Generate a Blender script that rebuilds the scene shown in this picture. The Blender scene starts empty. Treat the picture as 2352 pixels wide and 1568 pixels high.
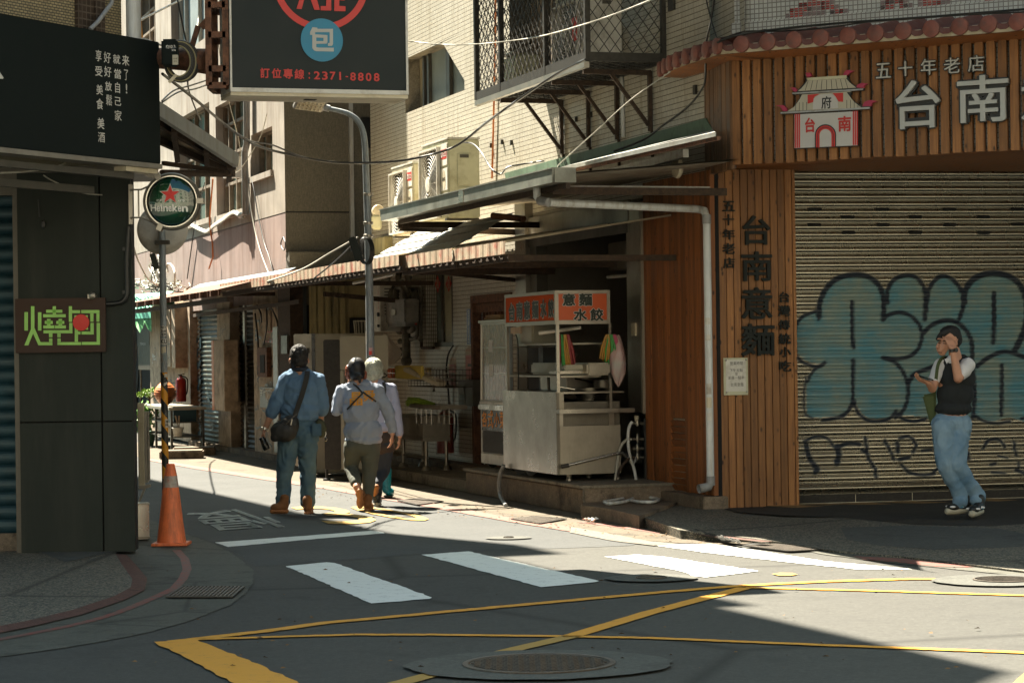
# Street corner scene, built object by object (whitespace trimmed)
import bpy,bmesh,math,random
import numpy as np
from mathutils import Vector as V,Matrix
random.seed(7)
R=random.Random(11)
SC=bpy.context.scene
COL=SC.collection
PI=math.pi
F,CX,CY,CAMZ=5553.0,1176.0,784.0,1.65
TH,RO=math.atan(24/F),.014
fw=V((0,math.cos(TH),math.sin(TH)))
u0=V((0,-math.sin(TH),math.cos(TH)));r0=V((1,0,0))
rt=r0*math.cos(RO)-u0*math.sin(RO)
up=r0*math.sin(RO)+u0*math.cos(RO)
CAM=V((0,0,CAMZ))
ZN=dict(a=(0,0,2.24),b=(900,0,2.24),c=(1800,0,2.138),d=(2700,0,1.6848),e=(0,600,2.24),f=(700,600,2.614),g=(1300,900,2.613),h=(1900,1000,3.1357),i=(0,1700,1.5207),j=(450,1000,1.743),k=(1000,1300,1.96),l=(1900,1400,2.24),m=(2500,700,1.96),n=(2500,1400,2.24),o=(3100,700,1.96),p=(3100,1400,1.96),q=(1300,1900,1.68),r=(2600,1900,1.572),s=(1650,1050,4.48),t=(1550,1350,2.614),u=(1500,100,4.48),v=(1950,1350,3.7333),w=(2400,0,4.48))
def z_(k,x,y):
 a=ZN[k];return((a[0]+x/a[2])*.57422,(a[1]+y/a[2])*.57422)
def ray(px,py):
 return fw+rt*((px-CX)/F)+up*(-(py-CY)/F)
def P(px,py,Y):
 d=ray(px,py);return CAM+d*(Y/d.y)
def G(px,py,z=0.0):
 d=ray(px,py);return CAM+d*((z-CAMZ)/d.z)
class Plane:
 def __init__(s,o,d):
  s.o=V((o[0],o[1]));s.d=V(d).normalized();s.n=V((s.d.y,-s.d.x))
 def px(s,x,y,out=0.0):
  r=ray(x,y);o=s.o+s.n*out
  t=((o.x-CAM.x)*s.n.x+(o.y-CAM.y)*s.n.y)/(r.x*s.n.x+r.y*s.n.y)
  p=CAM+r*t
  return((p.x-o.x)*s.d.x+(p.y-o.y)*s.d.y,p.z)
 def w(s,a,z,out=0.0):
  q=s.o+s.d*a+s.n*out;return V((q.x,q.y,z))
 def at(s,x,y,out=0.0):
  a,z=s.px(x,y,out);return s.w(a,z,out)
D3=lambda d:V((d.x,d.y,0))
PA=Plane((1.95,23.7),(.300,-.954))
PB=Plane((-3.46,37.2),(.300,-.954))
PR=Plane((-3.46,37.2),(.954,.300))
PW=Plane((2.03,23.62),(.972,.235))
PS=Plane((2.80,24.0),(.978,.206))
PF=Plane((2.10,22.87),(.874,-.487))
PL=Plane((-3.17,20.2),(1,0))
PG=Plane((-2.87,19.8),(.459,.888))
def tag(o,label=None,cat=None,group=None,kind=None):
 if label:o['label']=label
 if cat:o['category']=cat
 if group:o['group']=group
 if kind:o['kind']=kind
 return o
def thing(name,loc,label,cat,group=None,kind=None):
 o=bpy.data.objects.new(name,None);COL.objects.link(o);o.location=loc
 o.empty_display_size=.1
 return tag(o,label,cat,group,kind)
def origin(p):
 l=V((0,0,0))
 while p is not None:l=l+V(p.location);p=p.parent
 return l
class MB:
 def __init__(s):s.v=[];s.f=[];s.m=[];s.cur=0;s.uv=None
 def add(s,vs,fs):
  b=len(s.v);s.v+=[V(x)for x in vs]
  s.f+=[tuple(i+b for i in f)for f in fs];s.m+=[s.cur]*len(fs);return s
 def quad(s,a,b,c,d):return s.add([a,b,c,d],[(0,1,2,3)])
 def obox(s,c,ax,ay,az,hx,hy,hz):
  c=V(c);ax=V(ax).normalized()*hx;ay=V(ay).normalized()*hy;az=V(az).normalized()*hz
  vs=[c+ax*i+ay*j+az*k for k in(-1,1)for j in(-1,1)for i in(-1,1)]
  return s.add(vs,[(0,2,3,1),(4,5,7,6),(0,1,5,4),(2,6,7,3),(0,4,6,2),(1,3,7,5)])
 def box(s,x0,y0,z0,x1,y1,z1):
  return s.obox(((x0+x1)/2,(y0+y1)/2,(z0+z1)/2),(1,0,0),(0,1,0),(0,0,1),abs(x1-x0)/2,abs(y1-y0)/2,abs(z1-z0)/2)
 def pbox(s,pl,a0,a1,z0,z1,o0,o1):
  return s.obox(pl.w((a0+a1)/2,(z0+z1)/2,(o0+o1)/2),D3(pl.d),-D3(pl.n),(0,0,1),abs(a1-a0)/2,abs(o1-o0)/2,abs(z1-z0)/2)
 def bar(s,a,b,w,h=None,upv=(0,0,1)):
  a=V(a);b=V(b);d=b-a;L=d.length
  if L<1e-6:return s
  d.normalize();uu=V(upv)
  if abs(d.dot(uu))>.98:uu=V((1,0,0))if abs(d.x)<.9 else V((0,1,0))
  sd=d.cross(uu).normalized();uu=sd.cross(d)
  return s.obox((a+b)/2,d,sd,uu,L/2,w/2,(h or w)/2)
 def tube(s,pts,r,seg=8,cap=True):
  pts=[V(p)for p in pts];n=len(pts)
  rs=r if isinstance(r,(list,tuple))else[r]*n
  b=len(s.v);t0=None
  for i,p in enumerate(pts):
   t=(pts[min(i+1,n-1)]-pts[max(i-1,0)])
   t=t.normalized()if t.length>1e-9 else V((0,0,1))
   if t0 is None:
    x=V((1,0,0))if abs(t.x)<.8 else V((0,1,0))
    x=(x-t*x.dot(t)).normalized()
   else:
    x=(x-t*x.dot(t)).normalized()
   t0=t;y=t.cross(x)
   for k in range(seg):
    a=2*PI*k/seg;s.v.append(p+(x*math.cos(a)+y*math.sin(a))*rs[i])
  for i in range(n-1):
   for k in range(seg):
    k2=(k+1)%seg
    s.f.append((b+i*seg+k,b+i*seg+k2,b+(i+1)*seg+k2,b+(i+1)*seg+k));s.m.append(s.cur)
  if cap:
   s.f.append(tuple(b+k for k in reversed(range(seg))));s.m.append(s.cur)
   s.f.append(tuple(b+(n-1)*seg+k for k in range(seg)));s.m.append(s.cur)
  return s
 def lathe(s,c,prof,seg=24,axis=(0,0,1),cap=True):
  c=V(c);az=V(axis).normalized();x=V((1,0,0))if abs(az.x)<.8 else V((0,1,0))
  x=(x-az*x.dot(az)).normalized();y=az.cross(x);b=len(s.v);n=len(prof)
  for r,h in prof:
   for k in range(seg):
    a=2*PI*k/seg;s.v.append(c+az*h+(x*math.cos(a)+y*math.sin(a))*r)
  for i in range(n-1):
   for k in range(seg):
    k2=(k+1)%seg
    s.f.append((b+i*seg+k,b+i*seg+k2,b+(i+1)*seg+k2,b+(i+1)*seg+k));s.m.append(s.cur)
  if cap:
   s.f.append(tuple(b+k for k in reversed(range(seg))));s.m.append(s.cur)
   s.f.append(tuple(b+(n-1)*seg+k for k in range(seg)));s.m.append(s.cur)
  return s
 def ball(s,c,r,seg=16,rings=10,sc=(1,1,1)):
  c=V(c);b=len(s.v)
  for i in range(rings+1):
   ph=PI*i/rings
   for k in range(seg):
    a=2*PI*k/seg
    s.v.append(c+V((math.sin(ph)*math.cos(a)*sc[0],math.sin(ph)*math.sin(a)*sc[1],math.cos(ph)*sc[2]))*r)
  for i in range(rings):
   for k in range(seg):
    k2=(k+1)%seg
    s.f.append((b+i*seg+k,b+(i+1)*seg+k,b+(i+1)*seg+k2,b+i*seg+k2));s.m.append(s.cur)
  return s
 def prism(s,pl,poly,o0,o1):
  n=len(poly);b=[pl.w(a,z,o0)for a,z in poly];t=[pl.w(a,z,o1)for a,z in poly]
  fs=[tuple(range(n,2*n)),tuple(reversed(range(n)))]
  fs+=[(i,(i+1)%n,(i+1)%n+n,i+n)for i in range(n)]
  return s.add(b+t,fs)
 def build(s,name,mat,parent=None,bevel=0,smooth=None,fixn=True,attrs=None,uvs=None,tri=False):
  org=origin(parent)if parent is not None else V((0,0,0))
  if parent is None and s.v:
   lo=[min(v[i]for v in s.v)for i in range(3)];hi=[max(v[i]for v in s.v)for i in range(3)]
   org=V(((lo[0]+hi[0])/2,(lo[1]+hi[1])/2,lo[2]))
  me=bpy.data.meshes.new(name)
  me.from_pydata([tuple(v-org)for v in s.v],[],s.f);me.update()
  if fixn or bevel:
   bm=bmesh.new();bm.from_mesh(me)
   bmesh.ops.remove_doubles(bm,verts=bm.verts,dist=1e-6)if not attrs else None
   if fixn:bmesh.ops.recalc_face_normals(bm,faces=bm.faces)
   if bevel:
    es=[e for e in bm.edges if len(e.link_faces)==2 and e.calc_face_angle(0)>.5]
    bmesh.ops.bevel(bm,geom=es,offset=bevel,segments=2,affect='EDGES',clamp_overlap=True)
   bm.to_mesh(me);bm.free()
  mats=mat if isinstance(mat,(list,tuple))else[mat]
  for m_ in mats:me.materials.append(m_)
  if len(mats)>1 and len(me.polygons)==len(s.m):
   me.polygons.foreach_set('material_index',s.m)
  boxuv(me,org)
  if smooth is not None:
   me.shade_smooth()
   if smooth<170:me.set_sharp_from_angle(angle=math.radians(smooth))
  o=bpy.data.objects.new(name,me);COL.objects.link(o)
  if parent is not None:o.parent=parent
  else:o.location=org
  return o
def boxuv(me,org=V((0,0,0))):
 uv=me.uv_layers.new(name='UVMap')
 n=len(me.loops)
 vi=np.empty(n,dtype=np.int32);me.loops.foreach_get('vertex_index',vi)
 co=np.empty(len(me.vertices)*3,dtype=np.float32);me.vertices.foreach_get('co',co);co=co.reshape(-1,3)+np.array(org,dtype=np.float32)
 pn=np.empty(len(me.polygons)*3,dtype=np.float32);me.polygons.foreach_get('normal',pn);pn=pn.reshape(-1,3)
 ls=np.empty(len(me.polygons),dtype=np.int32);lt=np.empty(len(me.polygons),dtype=np.int32)
 me.polygons.foreach_get('loop_start',ls);me.polygons.foreach_get('loop_total',lt)
 pi=np.repeat(np.arange(len(lt)),lt)
 N=pn[pi];C=co[vi]
 flat=np.abs(N[:,2])>.8
 L=np.maximum(np.hypot(N[:,0],N[:,1]),1e-6)
 U=(-N[:,1]*C[:,0]+N[:,0]*C[:,1])/L;W=C[:,2]
 U=np.where(flat,C[:,0],U);W=np.where(flat,C[:,1],W)
 uv.data.foreach_set('uv',np.stack([U,W],1).astype(np.float32).ravel())
def copy_tree(o,delta,label=None,parent=None):
 c=o.copy();COL.objects.link(c)
 if parent is None:c.location=V(o.location)+V(delta)
 else:c.parent=parent
 if label:c['label']=label
 for ch in list(o.children):copy_tree(ch,delta,None,c)
 return c
def catenary(a,b,sag,n=14):
 a=V(a);b=V(b)
 return[a.lerp(b,i/n)-V((0,0,sag*4*(i/n)*(1-i/n)))for i in range(n+1)]
def smoothpath(pts,n=6):
 pts=[V(p)for p in pts];out=[]
 for i in range(len(pts)-1):
  p0=pts[max(i-1,0)];p1=pts[i];p2=pts[i+1];p3=pts[min(i+2,len(pts)-1)]
  for k in range(n):
   t=k/n
   out.append(.5*((2*p1)+(p2-p0)*t+(2*p0-5*p1+4*p2-p3)*t*t+(3*p1-p0-3*p2+p3)*t**3))
 out.append(pts[-1]);return out
_tc={}
def glyph(ch,off=0.0,shear=0.0):
 k=(ch,off,shear)
 if k in _tc:return _tc[k]
 c=bpy.data.curves.new('tmp','FONT');c.body=ch;c.offset=off;c.shear=shear;c.resolution_u=3
 o=bpy.data.objects.new('tmp',c);COL.objects.link(o)
 dg=bpy.context.evaluated_depsgraph_get();dg.update()
 m=bpy.data.meshes.new_from_object(o.evaluated_get(dg))
 vs=[(v.co.x,v.co.y)for v in m.vertices];fs=[tuple(p.vertices)for p in m.polygons]
 ec={}
 for f in fs:
  for i in range(len(f)):
   e=(f[i],f[(i+1)%len(f)]);kk=(min(e),max(e));ec.setdefault(kk,[]).append(e)
 edges=[v[0]for v in ec.values()if len(v)==1]
 bpy.data.objects.remove(o);bpy.data.curves.remove(c);bpy.data.meshes.remove(m)
 _tc[k]=(vs,fs,edges);return _tc[k]
def text(mb,s,fn,x0,y0,x1,y1,off=0.0,th=0.0,fit=True,shear=0.0,ref=None):

 vs,fs,ed=glyph(s,0.0,shear)
 if not vs:return
 mg=off if ref is None else ref
 xa=min(v[0]for v in vs)-mg;xb=max(v[0]for v in vs)+mg;ya=min(v[1]for v in vs)-mg;yb=max(v[1]for v in vs)+mg
 sx=(x1-x0)/max(xb-xa,1e-6);sy=(y1-y0)/max(yb-ya,1e-6);ox,oy=x0-xa*sx,y0-ya*sy
 if not fit:
  k=min(abs(sx),abs(sy));sx=math.copysign(k,sx);sy=math.copysign(k,sy);ox=(x0+x1)/2-(xa+xb)/2*sx;oy=(y0+y1)/2-(ya+yb)/2*sy
 n=len(vs);m_=8 if off>.012 else(4 if off>0 else 1)
 for k in range(m_):
  dx,dy=(math.cos(2*PI*(k+.5)/m_)*off,math.sin(2*PI*(k+.5)/m_)*off)if m_>1 else(0,0);t_=th+k*.0004
  pts=[fn(ox+(v[0]+dx)*sx,oy+(v[1]+dy)*sy,t_)for v in vs];f2=fs
  if th>0:pts+=[fn(ox+(v[0]+dx)*sx,oy+(v[1]+dy)*sy,0)for v in vs];f2=fs+[(a,b_,b_+n,a+n)for a,b_ in ed]
  mb.add(pts,f2)
def onpl(pl,out):
 return lambda a,z,t:pl.w(a,z,out+t)
def ptext(mb,s,pl,out,X0,Y0,X1,Y1,off=0.0,th=0.0,ref=None,fit=True):

 a0,z1=pl.px(X0,Y0,out);a1,z0=pl.px(X1,Y1,out)
 text(mb,s,onpl(pl,out),a0,z0,a1,z1,off,th,fit,ref=ref)
ZN.update(A=(50,1180,5.88),B=(1500,500,4.48),C=(500,1150,2.24),D=(500,0,3.136),E=(1480,650,3.0545),H=(1150,1250,3.4836),I=(1000,1350,3.92),J=(1320,1400,4.127),K=(3650,1280,4.237),L=(3700,1600,1.793),N=(500,2000,1.344),O=(2450,1550,1.791))
def ragged(vs,step=.09,amp=.008):
 out=[];n=len(vs);rr=random.Random(int(vs[0].x*1000))
 for i in range(n):
  a,b=vs[i],vs[(i+1)%n];k=max(1,min(60,int((b-a).length/step)))
  for j in range(k):p=a.lerp(b,j/k);out.append(V((p.x+rr.uniform(-amp,amp),p.y+rr.uniform(-amp,amp)*2,p.z)))
 return out
def sheet(name,pts,z,mat,parent=None,kind='structure',fold=0):

 z=z*.6 if z<.02 else z
 mb=MB();vs=[G(x,y,z)for x,y in pts]
 if name=='road_marking' or mat in(M['apron'],M['asphalt_new']):vs=ragged(vs)
 bm=bmesh.new();bv=[bm.verts.new(v)for v in vs];f=bm.faces.new(bv)
 bmesh.ops.triangulate(bm,faces=[f]);bm.verts.index_update()
 fs=[tuple(v.index for v in f.verts)for f in bm.faces];bm.free()
 up_=[]
 for f in fs:
  a,b,c=(vs[i]for i in f)
  up_.append(f if(b-a).cross(c-a).z>0 else tuple(reversed(f)))
 mb.add(vs,up_)
 o=mb.build(name,mat,parent,fixn=False)
 if parent is None and kind:o['kind']=kind
 return o
def ribbon(pts,w,z):

 z=z*.6 if z<.02 else z
 g=[G(x,y,z)for x,y in pts];mb=MB();L=[];Rr=[]
 for i,p in enumerate(g):
  t=(g[min(i+1,len(g)-1)]-g[max(i-1,0)]).normalized();s=V((t.y,-t.x,0))*w/2
  L.append(p-s);Rr.append(p+s)
 n=len(g);mb.add(L+Rr,[(i,i+n,i+1+n,i+1)for i in range(n-1)]);return mb
def wallgrid(mb,pl,a0,a1,z0,z1,holes=(),out=0.0,ma=2.0):
 A=sorted({a0,a1,*[h[i]for h in holes for i in(0,1)]});Z=sorted({z0,z1,*[h[i]for h in holes for i in(2,3)]})
 A=[a for a in A if a0-1e-6<=a<=a1+1e-6];Z=[z for z in Z if z0-1e-6<=z<=z1+1e-6]
 for i in range(len(A)-1):
  for j in range(len(Z)-1):
   ca=(A[i]+A[i+1])/2;cz=(Z[j]+Z[j+1])/2
   if any(h[0]<ca<h[1]and h[2]<cz<h[3]for h in holes):continue
   mb.add([pl.w(A[i],Z[j],out),pl.w(A[i+1],Z[j],out),pl.w(A[i+1],Z[j+1],out),pl.w(A[i],Z[j+1],out)],[(0,1,2,3)])
def reveal(mb,pl,h,o0,o1):

 a0,a1,z0,z1=h;q=[(a0,z0),(a1,z0),(a1,z1),(a0,z1)]
 for i in range(4):
  (a,z),(b,y)=q[i],q[(i+1)%4]
  mb.add([pl.w(a,z,o0),pl.w(b,y,o0),pl.w(b,y,o1),pl.w(a,z,o1)],[(0,1,2,3)])
def hole(pl,x0,y0,x1,y1,out=0.0):

 a0,_=pl.px(x0,(y0+y1)/2,out);a1,z1=pl.px(x1,y0,out);_,z0=pl.px(x1,y1,out)
 return(min(a0,a1),max(a0,a1),min(z0,z1),max(z0,z1))
def hx(r,g,b):
 f=lambda c:(c/255/12.92)if c/255<=.04045 else((c/255+.055)/1.055)**2.4
 return(f(r),f(g),f(b))
class NT:
 def __init__(s,name):
  s.m=bpy.data.materials.new(name);s.m.use_nodes=True;s.t=s.m.node_tree
  s.t.nodes.clear();s.out=s.t.nodes.new('ShaderNodeOutputMaterial')
  s.b=s.t.nodes.new('ShaderNodeBsdfPrincipled');s.t.links.new(s.b.outputs[0],s.out.inputs[0])
 def n(s,typ,**kw):
  x=s.t.nodes.new('ShaderNode'+typ)
  for k,v in kw.items():
   if k.startswith('i_'):
    key=k[2:].replace('_',' ')
    x.inputs[key].default_value=v
   else:setattr(x,k,v)
  return x
 def l(s,a,b):s.t.links.new(a,b)
 def coord(s,kind='UV',scale=(1,1,1),rot=(0,0,0)):
  tc=s.n('TexCoord');mp=s.n('Mapping');s.l(tc.outputs[kind],mp.inputs[0])
  mp.inputs['Scale'].default_value=scale;mp.inputs['Rotation'].default_value=rot
  return mp.outputs[0]
 def noise(s,vec,scale,detail=4,rough=.6):
  x=s.n('TexNoise');s.l(vec,x.inputs['Vector'])
  x.inputs['Scale'].default_value=scale;x.inputs['Detail'].default_value=detail;x.inputs['Roughness'].default_value=rough
  return x.outputs[0]
 def ramp(s,fac,stops):
  x=s.n('ValToRGB');s.l(fac,x.inputs[0]);e=x.color_ramp.elements
  while len(e)<len(stops):e.new(.5)
  for i,(p,c)in enumerate(stops):
   e[i].position=p;e[i].color=(*c,1)if not isinstance(c,(int,float))else(c,c,c,1)
  return x.outputs[0]
 def mix(s,fac,a,b,mode='MIX'):
  x=s.n('Mix',data_type='RGBA',blend_type=mode)
  for sock,v in((x.inputs[0],fac),(x.inputs[6],a),(x.inputs[7],b)):
   if hasattr(v,'is_linked')or isinstance(v,bpy.types.NodeSocket):s.l(v,sock)
   elif isinstance(v,(int,float)):sock.default_value=v if sock==x.inputs[0]else(v,v,v,1)
   else:sock.default_value=(*v,1)
  return x.outputs[2]
 def math(s,op,a,b=0):
  x=s.n('Math',operation=op)
  for sock,v in((x.inputs[0],a),(x.inputs[1],b)):
   if isinstance(v,bpy.types.NodeSocket):s.l(v,sock)
   else:sock.default_value=v
  return x.outputs[0]
 def bump(s,h,strength=.3,dist=.01):
  x=s.n('Bump');x.inputs['Strength'].default_value=strength;x.inputs['Distance'].default_value=dist
  s.l(h,x.inputs['Height']);s.l(x.outputs[0],s.b.inputs['Normal']);return x
 def col(s,c):
  if isinstance(c,bpy.types.NodeSocket):s.l(c,s.b.inputs['Base Color'])
  else:s.b.inputs['Base Color'].default_value=(*c,1)
 def set(s,rough=None,metal=None,spec=None):
  if rough is not None:
   if isinstance(rough,bpy.types.NodeSocket):s.l(rough,s.b.inputs['Roughness'])
   else:s.b.inputs['Roughness'].default_value=rough
  if metal is not None:s.b.inputs['Metallic'].default_value=metal
  if spec is not None:s.b.inputs['Specular IOR Level'].default_value=spec
M={}
def plain(name,c,rough=.6,metal=0,var=.25,scale=6,dirt=None,bumpv=0,streak=False,spec=None):

 t=NT(name);v=t.coord('Object');n1=t.noise(v,scale,5,.65)
 lo=tuple(max(0,x*(1-var))for x in c);hi=tuple(min(1,x*(1+var))for x in c)
 base=t.ramp(n1,[(.3,lo),(.7,hi)])
 if dirt is not None:
  vv=t.coord('Object',(1,1,.12)if streak else(1,1,1))
  n2=t.noise(vv,scale*(2.2 if streak else .8),6,.7)
  f=t.ramp(n2,[(.47,0.0),(.68,.85)])
  base=t.mix(f,base,dirt)
 t.col(base);t.set(rough=t.ramp(n1,[(.2,max(0,rough-.1)),(.8,min(1,rough+.12))]),metal=metal,spec=spec)
 if bumpv:t.bump(t.noise(v,scale*12,3,.6),bumpv,.004)
 M[name]=t.m;return t.m
def tilewall(name,tile,grout,tw,th,gap,var=.12,stain=(.16,.13,.09),stain_amt=.5,mottle=(1,1,1),off=0.0,bias=.0):
 t=NT(name);v=t.coord('UV')
 br=t.n('TexBrick',offset=off,squash=1.0)
 t.l(v,br.inputs['Vector'])
 br.inputs['Scale'].default_value=1;br.inputs['Mortar Size'].default_value=gap
 br.inputs['Mortar Smooth'].default_value=.15
 br.inputs['Brick Width'].default_value=tw;br.inputs['Row Height'].default_value=th
 br.inputs['Bias'].default_value=bias
 br.inputs['Color1'].default_value=(*[min(1,x*(1+var))for x in tile],1)
 br.inputs['Color2'].default_value=(*[x*(1-var)for x in tile],1)
 br.inputs['Mortar'].default_value=(*grout,1)
 big=t.noise(v,.7,6,.65)
 c=t.mix(t.ramp(big,[(.35,0.0),(.75,.55)]),br.outputs['Color'],t.mix(1,br.outputs['Color'],mottle,'MULTIPLY'))
 sv=t.coord('UV',(3.2,.22,1));st=t.noise(sv,1.6,7,.7)
 c=t.mix(t.math('MULTIPLY',t.ramp(st,[(.52,0.0),(.74,1.0)]),stain_amt),c,stain)
 t.col(c);t.set(rough=t.ramp(t.noise(v,30,3,.5),[(.3,.35),(.7,.6)]),spec=.45)
 t.bump(t.math('SUBTRACT',1.0,br.outputs['Fac']),.5,.004)
 M[name]=t.m;return t.m
def woodmat(name,tone,dark,knots=True,plank=0.0):

 t=NT(name);g=t.n('NewGeometry');rnd=g.outputs['Random Per Island']
 tc=t.n('TexCoord');cb=t.n('CombineXYZ');sp=t.n('SeparateXYZ')
 t.l(tc.outputs['UV'],sp.inputs[0])
 t.l(t.math('ADD',t.math('MULTIPLY',sp.outputs[0],26),t.math('MULTIPLY',rnd,37)),cb.inputs[0])
 t.l(t.math('ADD',t.math('MULTIPLY',sp.outputs[1],1.3),t.math('MULTIPLY',rnd,19)),cb.inputs[1])
 gr=t.noise(cb.outputs[0],1.6,8,.62)
 wv=t.n('TexWave',wave_type='BANDS',bands_direction='X');t.l(cb.outputs[0],wv.inputs[0])
 wv.inputs['Scale'].default_value=.9;wv.inputs['Distortion'].default_value=9;wv.inputs['Detail'].default_value=3
 base=t.mix(t.ramp(gr,[(.28,0.0),(.72,1.0)]),dark,tone)
 base=t.mix(t.math('MULTIPLY',t.ramp(wv.outputs[0],[(.2,1.0),(.7,0.0)]),.28),base,tuple(x*.45 for x in tone))
 tint=t.ramp(rnd,[(0,.62),(.5,.95),(1,1.25)])
 base=t.mix(1,base,tint,'MULTIPLY')
 if knots:
  cb2=t.n('CombineXYZ')
  t.l(t.math('ADD',t.math('MULTIPLY',sp.outputs[0],13),t.math('MULTIPLY',rnd,53)),cb2.inputs[0])
  t.l(t.math('ADD',t.math('MULTIPLY',sp.outputs[1],6),t.math('MULTIPLY',rnd,31)),cb2.inputs[1])
  vo=t.n('TexVoronoi');t.l(cb2.outputs[0],vo.inputs['Vector']);vo.inputs['Scale'].default_value=1
  k=t.ramp(vo.outputs['Distance'],[(.08,1.0),(.20,0.0)])
  base=t.mix(t.math('MULTIPLY',k,.85),base,(.012,.006,.003))
 zc=t.n('TexCoord');z2=t.n('SeparateXYZ');t.l(zc.outputs['UV'],z2.inputs[0])
 damp=t.math('MULTIPLY',t.ramp(z2.outputs[1],[(.0,1.0),(.09,0.0)]),1.0)
 t.col(base);t.set(rough=t.ramp(gr,[(.2,.42),(.8,.7)]),spec=.35)
 t.bump(gr,.25,.004);M[name]=t.m;return t.m
def ground(name,c,grain=.35,gs=260,patch=.2,ps=1.1,crack=0.0,rough=.85,stain=None,agg=None):
 t=NT(name);v=t.coord('Object')
 g=t.noise(v,gs,2,.6);b=t.noise(v,ps,7,.62);m_=t.noise(v,14,5,.7)
 base=t.ramp(g,[(.25,tuple(x*(1-grain)for x in c)),(.75,tuple(x*(1+grain)for x in c))])
 base=t.mix(1,base,t.ramp(b,[(.25,1-patch),(.75,1+patch)]),'MULTIPLY')
 base=t.mix(1,base,t.ramp(m_,[(.3,.82),(.7,1.16)]),'MULTIPLY')
 base=t.mix(1,base,t.ramp(t.noise(v,38,2,.7),[(.3,.80),(.7,1.2)]),'MULTIPLY')
 base=t.mix(t.ramp(t.noise(v,75,1,.5),[(.70,0.0),(.74,.6)]),base,tuple(x*2.6 for x in c))
 if agg:
  vo=t.n('TexVoronoi');t.l(v,vo.inputs['Vector']);vo.inputs['Scale'].default_value=75
  hv=t.n('SeparateColor');t.l(vo.outputs['Color'],hv.inputs[0])
  base=t.mix(t.ramp(hv.outputs[0],[(.55,0.0),(.62,.75)]),base,agg)
 if stain:
  s1=t.noise(v,2.3,8,.7);base=t.mix(t.ramp(s1,[(.53,0.0),(.66,.8)]),base,stain)
 if crack:
  vo=t.n('TexVoronoi',feature='DISTANCE_TO_EDGE');w_=t.mix(.12,v,t.n('TexNoise',i_Scale=2.0).outputs['Color'])
  t.l(w_,vo.inputs['Vector']);vo.inputs['Scale'].default_value=crack
  base=t.mix(t.ramp(vo.outputs['Distance'],[(.0,.75),(.012,0.0)]),base,tuple(x*.35 for x in c))
 t.col(base);t.set(rough=t.ramp(b,[(.3,rough-.1),(.7,rough+.08)]),spec=.3)
 t.bump(g,.35,.004);M[name]=t.m;return t.m
def worn(name,c,base=(.05,.05,.05),amt=.55,scale=9):
 t=NT(name);v=t.coord('Object');a=t.noise(v,scale,8,.75);b=t.noise(v,110,2,.6)
 f=t.math('ADD',t.math('MULTIPLY',a,.7),t.math('MULTIPLY',b,.3))
 t.col(t.mix(t.ramp(f,[(amt,0.0),(amt+.09,.8)]),c,base));t.set(rough=.7,spec=.3);t.bump(b,.2,.003)
 M[name]=t.m;return t.m
def steel(name,c=(.42,.40,.37),rough=.28,brush=(60,60,2),smear=.5):
 t=NT(name);v=t.coord('Object',brush);n1=t.noise(v,3,4,.6)
 v2=t.coord('Object');n2=t.noise(v2,2.2,6,.7)
 t.col(t.mix(t.ramp(n2,[(.35,0.0),(.7,smear)]),t.ramp(n1,[(.3,tuple(x*.85 for x in c)),(.7,c)]),tuple(x*.5 for x in c)))
 t.set(rough=t.ramp(n2,[(.3,rough),(.7,rough+.2)]),metal=1);t.bump(n1,.06,.002)
 M[name]=t.m;return t.m
def glass(name,c=(.5,.6,.6),rough=.05,alpha=.35):
 t=NT(name);v=t.coord('Object');n2=t.noise(v,3,4,.6)
 t.col(c);t.set(rough=rough,spec=.6);t.b.inputs['Alpha'].default_value=alpha
 M[name]=t.m;return t.m
ground('asphalt_old',(.054,.054,.049),grain=.3,patch=.2,ps=.5,gs=210,stain=(.040,.040,.037),crack=.16)
ground('asphalt_new',(.050,.053,.053),grain=.32,patch=.1,ps=1.2,gs=180)
ground('apron',(.082,.082,.068),grain=.35,patch=.22,ps=2.0,gs=170,stain=(.03,.032,.026),crack=.55)
ground('terrazzo',(.066,.065,.054),grain=.5,patch=.2,ps=1.3,gs=120,agg=(.23,.2,.15),crack=.25)
ground('patch_concrete',(.078,.08,.072),grain=.2,patch=.2,ps=1.4,stain=(.05,.05,.045))
ground('gutter_dirt',(.095,.078,.056),grain=.4,patch=.35,ps=2.6,gs=120,stain=(.022,.019,.014),crack=.5)
ground('worn_white',(.13,.12,.10),grain=.2,patch=.25,ps=3,stain=(.12,.1,.08))
ground('slab_concrete',(.20,.18,.14),grain=.25,patch=.3,ps=2.2,stain=(.05,.042,.032),crack=.4)
ground('mossy_concrete',(.16,.125,.09),grain=.4,patch=.45,ps=3.2,stain=(.018,.014,.010))
ground('curb_stone',(.055,.053,.047),grain=.35,patch=.4,ps=5,stain=(.02,.018,.014))
ground('brick_band',(.10,.052,.042),grain=.4,patch=.3,ps=5,stain=(.07,.05,.04),crack=1.4)
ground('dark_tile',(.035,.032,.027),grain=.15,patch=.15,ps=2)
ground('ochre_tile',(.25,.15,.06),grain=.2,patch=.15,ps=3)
worn('paint_white',(.72,.74,.70),(.2,.2,.19),.545)
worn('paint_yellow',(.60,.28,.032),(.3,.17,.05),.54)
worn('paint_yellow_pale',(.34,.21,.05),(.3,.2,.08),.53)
worn('paint_red',(.24,.05,.038),(.1,.09,.075),.43,14)
worn('paint_pink',(.17,.082,.066),(.12,.105,.085),.50,11)
plain('ink_black',(.008,.011,.009),.85)
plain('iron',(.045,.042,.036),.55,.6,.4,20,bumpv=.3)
plain('iron_pale',(.10,.085,.07),.55,.5,.4,20,bumpv=.3)  # lighter iron tone for rims, treads and grate bars
plain('black_void',(.004,.004,.004),.9)
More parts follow.
